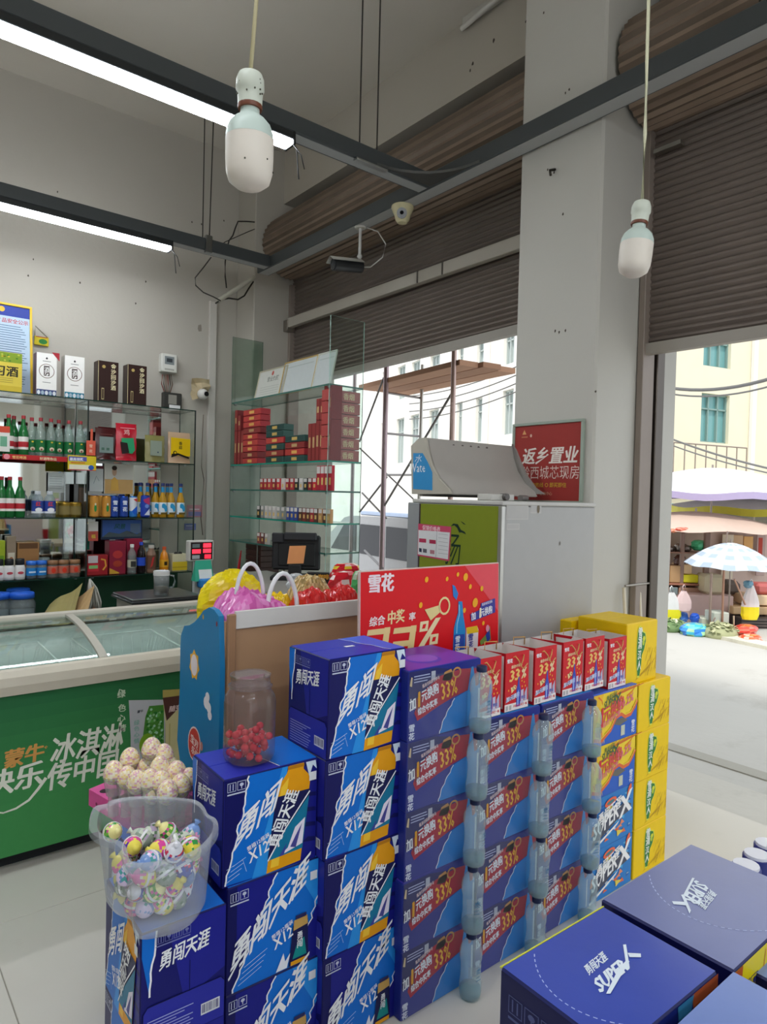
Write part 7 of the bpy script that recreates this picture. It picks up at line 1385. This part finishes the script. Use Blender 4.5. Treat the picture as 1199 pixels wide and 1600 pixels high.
# balcony rail across the building
q0, q1 = rayplane(1036, 690, FB-dR.cross(Vector((0, 0, 1)))*0, dR), rayplane(1112, 697, FB, dR)
t = thing('balcony_rail', 'thin metal balcony rail in front of the cream building', 'railing', (q0.x, q0.y, 0)); nv = (CAMP-q0); nv.z = 0; nv.normalize(); off = nv*1.2
for i in range(9):
    f = i/8; p = q0.lerp(q1+(q1-q0)*.7, f)+off; m = MB(); m.cyl((p.x, p.y, q0.z-1.25), (p.x, p.y, q0.z-.1), .02, '8a7c72', 'satin', 6); m.build('rail_post', t)
e0, e1 = q0+off, q0+(q1-q0)*1.7+off
for dz in (-.1, -1.2): m = MB(); m.cyl((e0.x, e0.y, q0.z+dz), (e1.x, e1.y, q0.z+dz), .025, '8a7c72', 'satin', 6); m.build('handrail', t)
m = MB(); m.M = None; pts = [e0+Vector((0, 0, -1.3)), e1+Vector((0, 0, -1.3)), e1-nv*1.2+Vector((0, 0, -1.3)), e0-nv*1.2+Vector((0, 0, -1.3))]; m.add(pts+[p+Vector((0, 0, -.2)) for p in pts], [(0, 1, 2, 3), (7, 6, 5, 4), (0, 4, 5, 1), (1, 5, 6, 2), (2, 6, 7, 3), (3, 7, 4, 0)], 'd8d0bc', 'wall'); m.build('balcony_slab', t)
# overhead cables
def cable(a, b, ta, tb, r, lb, sag=.15, grp='overhead street cables'):
    p, q = onr(*a, ta), onr(*b, tb); m = MB(); m.tube([p.lerp(q, i/10)-Vector((0, 0, sag*4*(i/10)*(1-i/10))) for i in range(11)], r, '6d6c6a', 'satin', 5); tag(m.build('street_cable'), lb, 'cable', grp)
cable((1030, 603), (1215, 588), 14, 12, .035, 'thick grey cable bundle crossing the street above the umbrellas')
cable((1030, 612), (1215, 600), 14, 12, .018, 'grey cable just under the thick bundle')
cable((1035, 680), (1215, 735), 14, 12, .02, 'cable sloping down across the cream building', .05); cable((1035, 690), (1215, 742), 14, 12, .014, 'thinner cable sloping below the other one', .05)
for i in range(4): cable((640, 655-12*i), (812, 610-13*i), 15, 12, .012, 'cable crossing before the long pale building, number %s from below' % ('one', 'two', 'three', 'four')[i], .1)
# scaffold
sc = thing('scaffold', 'steel tube scaffold with plank deck outside the left opening', 'scaffold', onz(600, 1000, 0)+Vector((0, 0, 0)))
A_, B_, C_, D_ = onr(601, 700, 6.6), onr(657, 700, 6.95), onr(706, 700, 5.66), onr(552, 700, 7.2)
def pole(p, r=.024, z0=-.03, z1=2.95, c='a8969a'): m = MB(); m.cyl((p.x, p.y, z0), (p.x, p.y, z1), r, c, 'metal', 10); m.build('scaffold_pole', sc)
pole(A_, .026, z1=3.0); pole(B_, .018, c='c0beb8'); pole(C_, .022, z1=3.05, c='b8a098'); pole(D_, .02)
def brace(a, b, r=.011): m = MB(); m.cyl(a, b, r, '8f8c8c', 'metal', 6); m.build('scaffold_brace', sc)
brace(onr(562, 690, 7.0), onr(600, 590, 6.6)); brace(onr(601, 790, 6.6), onr(706, 615, 5.66)); brace(onr(562, 700, 7.0), onr(657, 790, 7.0), .009); brace(onr(562, 800, 7.0), onr(605, 745, 6.7), .010); brace(onr(566, 770, 7.0), onr(604, 810, 6.7), .010); brace(onr(570, 860, 7), onr(598, 888, 6.6), .012)
for (y0, y1) in ((613, 622), (677, 682), (742, 742)): brace(onr(601, y0, 6.6), onr(657, y1, 6.95), .012)
P0_, P1_ = onr(556, 700, 7.05), onr(712, 700, 5.62); P0_.z = P1_.z = 0; dv = (P1_-P0_).normalized(); sd2 = Vector((-dv.y, dv.x, 0)); sd2 = sd2 if sd2.dot(P0_) > 0 else -sd2
for i in range(3):
    a, b = P0_+sd2*(.02+.21*i), P1_+sd2*(.02+.21*i)+dv*.05*(i % 2); z = 2.70; w2 = sd2*.195
    m = MB(); v = [Vector((q.x, q.y, zz)) for zz in (z, z+.045) for q in (a, a+w2, b+w2, b)]; m.add(v, [(0, 1, 2, 3), (7, 6, 5, 4), (0, 4, 5, 1), (1, 5, 6, 2), (2, 6, 7, 3), (3, 7, 4, 0)], ('c09478', 'ae846a')[i % 2], 'matte'); m.build('plank', sc)
# parked car behind the scaffold
VX = onr(605, 860, 7.4); th = math.radians(82); dv = Vector((math.cos(th), math.sin(th), 0)); sd3 = Vector((dv.y, -dv.x, 0)); MV = Matrix(((dv.x, sd3.x, 0, VX.x), (dv.y, sd3.y, 0, VX.y), (0, 0, 1, 0), (0, 0, 0, 1)))
vn = thing('parked_car', 'silver car with dark side window parked beyond the scaffold', 'car', (VX.x, VX.y, 0))
prof = [(3.0, .30), (3.0, .70), (2.7, .86), (1.75, .92), (1.02, 1.33), (.85, 1.36), (-.45, 1.37), (-.60, 1.30), (-.72, .9), (-.75, .30)][::-1]
m = MB(); m.M = MV @ Matrix(((1, 0, 0, 0), (0, 0, -1, .8), (0, 1, 0, 0), (0, 0, 0, 1))); m.prism(prof, -.8, .8, 'c4c2c2', 'gloss'); m.build('car_body', vn)
for s in (-1, 1):
    m = MB(); m.M = MV @ Matrix(((1, 0, 0, 0), (0, 0, 1, s*.805-.0), (0, 1, 0, 0), (0, 0, 0, 1))) if 0 else MV
    m.M = MV; yy = .8-.8+(s*.806 if 0 else 0)
ys = -.008 if (CAMP-VX).dot(sd3) < 0 else 1.608
for (a0, a1, b0, b1) in ((-.55, .02, -.47, .02), (.10, .62, .10, .60), (.70, 1.35, .70, .98)):
    m = MB(); m.M = MV; yb = ys; m.add([(a0, yb, .93), (a1, yb, .93), (b1, yb, 1.27), (b0, yb, 1.27)], [(0, 1, 2, 3)], '2e2c30', 'gloss'); m.stroke if 0 else None; m.build('side_window', vn)
m = MB(); m.M = MV; m.box(-.4, .1, 1.37, .8, .16, 1.42, 'b8c4d8', 'metal', .01); m.box(-.4, 1.44, 1.37, .8, 1.50, 1.42, 'b8c4d8', 'metal', .01); m.build('roof_rail', vn)
for x in (-.3, 2.3):
    for y in (.0, 1.42): m = MB(); m.M = MV; m.cyl((x, y-.01, .30), (x, y+.19, .30), .32, '1c1c1e', 'matte', 20); m.cyl((x, y-.02, .30), (x, y+.2, .30), .18, '9a9a9c', 'metal', 14); m.build('wheel', vn)
for i in range(3):
    q = onr(600+22*i, 800, 10.2+1.6*i); m = MB(); m.ball((q.x, q.y, q.z-.3), .34, ('d8d4d4', 'c8c4d0', 'b8aca4')[i], 'gloss', 14, 8, (1.8, 1, .6)); m.box(q.x-.4, q.y-.3, 0, q.x+.4, q.y+.3, q.z-.3, 'b8b4b4', 'satin', .05); tag(m.build('covered_cart'), 'street cart under a %s cover behind the parked car' % ('white', 'lilac', 'brownish')[i], 'cart', 'covered carts in the street')
# ================================================================ street market beyond the doorway
RV, NV = Vector((.78, -.626, 0)), Vector((-.626, -.78, 0))
def fbox(nm, lb, cat, px0, py0, px1, py1, t_, dep, col, fi='satin', grp=None, ground=False, par=None, c=.01):
    a, b = onr(px0, py0, t_), onr(px1, py1, t_); w_ = (b-a).dot(RV); zt_, zb_ = a.z, b.z
    if ground: zb_ = -.03
    M = Matrix(((RV.x, -NV.x, 0, a.x), (RV.y, -NV.y, 0, a.y), (0, 0, 1, 0), (0, 0, 0, 1)))
    m = MB(); m.M = M; m.box(0, 0, zb_, w_, dep, zt_, col, fi, c)
    if par: return m.build(nm, par)
    return tag(m.build(nm), lb, cat, grp)
def ump(nm, lb, px, pyt, t_, r, drop, col, n=8, pl=None, valance=None, pole=True, tilt=0):
    c = onr(px, pyt, t_); t = thing(nm, lb, 'umbrella', (c.x, c.y, -.03)); m = MB(); K = 8; S = n*6
    P = lambda j, i: (lambda f, a: Vector((c.x+r*f*math.cos(a), c.y+r*f*math.sin(a), c.z-drop*(f**1.7)-(.03*r*(.5-.5*math.cos(a*n)))*f**2+tilt*r*f*math.sin(a+.8))))(j/K, 2*math.pi*i/S)
    for j in range(K):
        for i in range(S):
            cc_ = pl[(i//2+0) % 2][(j) % 2] if pl else col
            m.add([P(j, i), P(j+1, i), P(j+1, i+1), P(j, i+1)], [(0, 1, 2, 3)], cc_, 'satin', False)
    m.build('canopy', t)
    if valance:
        m = MB()
        for i in range(S): a, b = P(K, i), P(K, i+1); m.add([a-Vector((0, 0, valance[1])), b-Vector((0, 0, valance[1])), b, a], [(0, 1, 2, 3)], valance[0], 'satin')
        m.build('valance', t)
    for i in range(n): m = MB(); m.tube([P(j, i*6+0)-Vector((0, 0, .015)) for j in range(0, K+1, 2)], .006, 'a09c9c', 'metal', 4); m.build('rib', t)
    m = MB(); m.cyl((c.x, c.y, -.03), (c.x, c.y, c.z+.05), .016 if r > 1 else .010, 'a89c94', 'metal', 8); m.build('pole', t); return t
ump('market_umbrella', 'big white market umbrella with lilac edge over the street stalls', 1114, 731, 11, 1.55, .40, 'e9e6f2', valance=('b4a8cc', .10))
ump('market_umbrella', 'second white umbrella with yellow edge, lower and behind the lilac-edged one', 1180, 776, 12.2, 1.5, .18, 'e8e6e2', valance=('e0d84a', .12))
ump('market_umbrella', 'flat tan canvas umbrella low over the pots shelf', 1088, 799, 10.3, 1.25, .22, 'cdb4a4', tilt=.02)
ump('plaid_umbrella', 'small white and grey plaid umbrella over the vegetable stall', 1143, 848, 8.9, .56, .28, 'dfe4ea', pl=(('e6ecf0', 'c4d0dc'), ('d4dce6', 'a8b8c8')), tilt=.05)
# shelf with pots
st = thing('market_shelf', 'open wooden shelf unit with pots and cartons at the market', 'shelf', onz(1070, 985, 0))
for (y0, y1, c_) in ((862, 866, '9a7a6c'), (911, 916, 'a4705c'), (960, 964, '8a6a5c')): fbox('shelf_board', '', '', 1030, y0, 1106, y1, 9.6, .55, c_, par=st)
for (x0, x1) in ((1024, 1028), (1103, 1108), (1066, 1068)): fbox('post', '', '', x0, 832, x1, 985, 9.6, .06, '8a7064', par=st, ground=True)
fbox('back_board', '', '', 1024, 828, 1108, 975, 10.15, .04, 'b09c8c', par=st, ground=True)
fbox('stall_wall', 'pale pinkish panel wall of the stall with hung cloths', 'panel', 1106, 826, 1225, 985, 10.4, .05, 'c9b2a8', ground=True)
for (a, b, c_, d_, col, lb) in ((1130, 835, 1146, 905, 'e2d8c4', 'cream cloth hung on the stall wall'), (1147, 836, 1161, 880, 'd8b894', 'tan cloth hung on the stall wall'), (1163, 838, 1177, 868, 'e0b070', 'orange cloth hung on the stall wall'), (1184, 830, 1196, 900, 'b8a09c', 'greyish pink cloth hung at the stall wall end'), (1186, 840, 1192, 872, 'b8483c', 'narrow red cloth hung at the stall wall end')):
    fbox('hung_cloth', lb, 'cloth', a, b, c_, d_, 10.3, .02, col, 'matte', 'cloths hung on the stall wall', c=.004)
for (x, y, r_, h_, col, lb) in ((1043, 862, .10, .085, '8a827c', 'dull metal pot on the market shelf, beside the frame'), (1071, 862, .075, .09, '7a6f68', 'dark kettle on the market shelf'), (1059, 862, .045, .11, 'a39c94', 'small upright pot on the market shelf')):
    q = onr(x, y, 9.75); m = MB(); m.lathe([(0, 0), (r_*.8, 0), (r_, h_*.3), (r_, h_*.8), (r_*.8, h_), (r_*.2, h_*1.1), (.01, h_*1.25)], 14, col, 'metal', q); m.tube([q+RV*r_*1.0+Vector((0, 0, h_*.3)), q+RV*r_*1.5+Vector((0, 0, h_*.7)), q+RV*r_*.9+Vector((0, 0, h_*.9))], .010, '3a3634'); tag(m.build('cooking_pot'), lb, 'pot', 'pots on the market shelf')
sack('green_cloth', 'bright green folded cloth on the market shelf', 'cloth', 1092, 852, 9.75, (.12, .1, .08), ['4fc48a', '5fd09a'], 41)
sack('brown_sack', 'dark brown sack hanging under the market shelf board', 'bag', 1063, 878, 9.8, (.10, .08, .11), ['6a4438', '5a3a30'], 42)
for (a, b, c_, d_, col, lb) in ((1034, 880, 1047, 911, 'c4a478', 'tan carton on the middle market shelf, beside the frame'), (1048, 884, 1064, 911, 'b8946c', 'brown carton on the middle market shelf'), (1066, 882, 1082, 897, 'cfb088', 'upper carton on the middle market shelf'), (1068, 898, 1092, 911, 'dcd42c', 'yellow carton with a pale patch on the middle market shelf'), (1036, 917, 1060, 930, '7c8a8c', 'grey carton on the low market shelf'), (1062, 918, 1102, 928, 'b89078', 'long brown drawer box on the low market shelf'), (1072, 940, 1100, 960, 'c8a884', 'wide tan carton on the low market shelf')):
    fbox('market_carton', lb, 'box', a, b, c_, d_, 9.62, .35, col, 'card', 'cartons on the market shelf')
t = thing('car_tyre', 'dark car tyre hung on the stall wall', 'tyre', onr(1141, 862, 10.25)); q = onr(1141, 862, 10.3); m = MB(); rotq = NV.to_track_quat('Z', 'Y').to_matrix(); m.lathe([(.07, .0), (.115, .0), (.13, .03), (.13, .07), (.115, .10), (.07, .10), (.07, 0)], 24, '4a4440', 'matte', q, rotq); m.build('tyre_ring', t); m = MB(); m.lathe([(0, .04), (.07, .04), (.07, .08), (0, .06)], 20, 'a8988c', 'metal', q, rotq); m.build('hub', t)
fbox('stall_cabinet', 'pinkish cabinet standing behind the vegetables', 'cabinet', 1078, 930, 1146, 985, 9.3, .5, 'cdaea8', ground=True)
fbox('sack_pile', 'beige woven sack on top of the pinkish cabinet', 'sack', 1104, 898, 1134, 930, 9.4, .35, 'c9bda0', 'matte', c=.04)
fbox('striped_sack', 'dark striped bedroll beside the beige sack', 'bundle', 1134, 908, 1160, 930, 9.5, .3, '6a5f58', 'matte', c=.05)
fbox('market_table', 'low wooden market table with stacked boards', 'table', 1146, 948, 1225, 962, 9.2, .6, 'd8b488')
for (x0, x1) in ((1150, 1153), (1196, 1199)): fbox('table_leg', '', '', x0, 960, x1, 1000, 9.25, .05, 'a8886c', ground=True, par=bpy.data.objects['market_table'])
for o in bpy.data.objects['market_table'].children: o.location = (0, 0, 0)
fbox('board_stack', 'stack of pale boards on the market table', 'boards', 1166, 930, 1225, 947, 9.25, .4, 'e0c4a0'); fbox('red_bundle', 'dusky red bundle on the pale boards', 'bundle', 1183, 912, 1225, 930, 9.3, .3, 'b8605c', c=.04)
fbox('black_crate', 'black slatted crate under the market table', 'crate', 1158, 966, 1225, 996, 9.0, .4, '3a3230'); 
for i in range(6): fbox('slat', '', '', 1159, 968+4.6*i, 1224, 970+4.6*i, 8.99, .01, '6a5c58', par=bpy.data.objects['black_crate'])
for o in bpy.data.objects['black_crate'].children: o.location = (0, 0, 0)
def hbag(px, py, w_, h_, t_, top, bot, lb):
    q = onr(px, py, t_); t = thing('carrier_bag', lb, 'bag', q, 'plastic carrier bags at the market'); m = MB(); n = 10
    for j in range(8):
        for i in range(n):
            def P(jj, ii): f = jj/8; k = (.25+.75*math.sin(min(1, (1-f)*1.6)*1.45))*(1 if jj else .8); a = 2*math.pi*ii/n; return (w_/2*k*math.cos(a)*RV.x+NV.x*.04*math.sin(a), w_/2*k*math.cos(a)*RV.y+NV.y*.04*math.sin(a), h_*f)
            m.add([P(j, i), P(j, i+1), P(j+1, i+1), P(j+1, i)], [(0, 1, 2, 3)], bot if j < 3 else top, 'satin')
    m.build('bag_body', t, False); m = MB(); m.tube([(-.03, 0, h_), (-.03, 0, h_+.06), (0, 0, h_+.08), (.03, 0, h_+.06), (.03, 0, h_)], .006, top); m.build('bag_handle', t, False); return t
hbag(1048, 968, .28, .36, 8.9, 'e2e2e2', 'e6dc20', 'white and yellow carrier bag hanging from the nearest stall pole'); hbag(1068, 954, .22, .26, 8.9, 'e0c4c4', 'd8bcbc', 'pinkish carrier bag beside the white and yellow one'); hbag(1172, 968, .24, .44, 8.7, 'e6dede', 'e6d81c', 'white and yellow carrier bag with a red mark by the scales')
def mpole(x0, y0, x1, y1, t_, r_, lb, col='a8948a', t2=None): m = MB(); m.cyl(onr(x0, y0, t_), onr(x1, y1, t2 or t_), r_, col, 'metal', 8); tag(m.build('stall_pole'), lb, 'pole', 'poles of the market stalls')
mpole(1047, 826, 1041, 985, 8.9, .018, 'upright stall pole beside the door frame'); mpole(1112, 896, 1109, 985, 8.7, .016, 'upright pole before the pinkish cabinet'); mpole(1132, 880, 1128, 995, 8.6, .014, 'reddish pole under the plaid umbrella', 'b08874'); mpole(1137, 830, 1135, 852, 8.9, .008, 'thin hanging rod above the plaid umbrella')
mpole(1034, 975, 1046, 918, 8.85, .008, 'thin slanting stick beside the carrier bag'); mpole(1118, 965, 1098, 1000, 8.6, .008, 'thin leg of the hanging scale'); mpole(1148, 905, 1165, 945, 8.6, .012, 'curved reddish bar beside the carrier bag', 'b08a78'); mpole(1147, 962, 1147, 1000, 8.5, .010, 'short pale upright stick before the red net bag', 'd8c0a8')
def heap(nm, lb, cat, px, py, t_, s, cols, seed, stuff=True, n=70, leaf=(.05, .012)):
    q = onr(px, py, t_); rr = random.Random(seed); m = MB(); m.ball((q.x, q.y, .0), 1, cols[0], 'matte', 14, 6, (s[0], s[1], s[2]))
    for i in range(n):
        a, b = rr.uniform(0, 6.28), rr.uniform(0, 1)**.5; c = Vector((q.x+s[0]*b*math.cos(a), q.y+s[1]*b*math.sin(a), .0+s[2]*(1-b*b)**.5+.01)); d = Vector((rr.uniform(-1, 1), rr.uniform(-1, 1), rr.uniform(-.3, .5))).normalized()*leaf[0]; e = d.cross(Vector((0, 0, 1))).normalized()*leaf[1]
        m.add([c-d, c+e, c+d, c-e+Vector((0, 0, .008))], [(0, 1, 2, 3)], rr.choice(cols), 'leaf')
    o = tag(m.build(nm), lb, cat); o['kind'] = 'stuff'; return o
heap('greens', 'heap of pale green leaf vegetables at the kerb', 'vegetables', 1043, 985, 8.8, (.28, .24, .10), ['6f8a5a', 'a8b88a', 'dfe2c8', '8a9c70'], 1)
heap('gourds', 'heap of pale green gourds in the stall', 'vegetables', 1126, 990, 8.4, (.24, .2, .13), ['a8ac84', 'c4c49c', '9aa078'], 2, leaf=(.035, .028))
sack('blue_sack', 'turquoise and blue plastic sack of greens at the kerb', 'bag', 1086, 986, 8.5, (.20, .16, .10), ['4ac0e0', '3a8ae0', '7ad8d8', 'a8d8a8'], 51); sack('blue_tub', 'dark blue plastic tub behind the greens, nearer the frame', 'tub', 1048, 966, 9.0, (.10, .08, .07), ['3a6ac0', '2f58a8'], 52, 'dark blue tubs'); sack('blue_tub', 'dark blue plastic tub behind the greens, beside the stall pole', 'tub', 1066, 964, 9.0, (.09, .08, .07), ['3a6ac0', '5a8ad8'], 53, 'dark blue tubs'); sack('blue_bucket', 'small bright blue bucket above the turquoise sack', 'bucket', 1086, 966, 8.9, (.06, .06, .07), ['2a5ac8'], 54)
sack('red_net_bag', 'long red net bag lying behind the orange one', 'bag', 1165, 984, 8.5, (.22, .12, .065), ['e05040', 'd84030', 'e87860'], 55); sack('orange_net_bag', 'orange and white net bag of carrots at the kerb', 'bag', 1172, 999, 8.2, (.20, .12, .06), ['e87048', 'f0a888', 'e05a38', 'f0d0c0'], 56); sack('teal_pan', 'steel blue bowl hanging from the scale', 'bowl', 1170, 913, 8.7, (.06, .06, .05), ['6a9ab4', '7aa8c0'], 57)
fbox('grey_crate', 'pale green grey crate beside the turquoise sack', 'crate', 1097, 966, 1113, 990, 8.9, .25, 'c8cebc', ground=True); fbox('wire_basket_box', 'pale wire basket before the pinkish cabinet', 'basket', 1116, 957, 1140, 974, 8.7, .25, 'c4ccc0'); 
for k, (x, y, c_) in enumerate(((1090, 826, 'e0604a'), (1070, 828, 'e08a5a'))): sack('red_pennant', 'red cloth under the tan canvas, %s' % ('beside the pole' if k else 'middle'), 'cloth', x-22, y+1, 9.4, (.16, .08, .03), [c_, 'e8907a'], 60+k, 'red cloths under the canvas')
fbox('teal_kiosk', 'teal glazed kiosk behind the umbrellas', 'kiosk', 1030, 786, 1078, 815, 14, 1.0, '8ab4ac', ground=True)
fbox('tarp_roof', 'dark grey tarpaulin roof behind the tan canvas', 'tarpaulin', 1120, 800, 1240, 822, 12.8, 1.2, '8f8a80', 'matte')
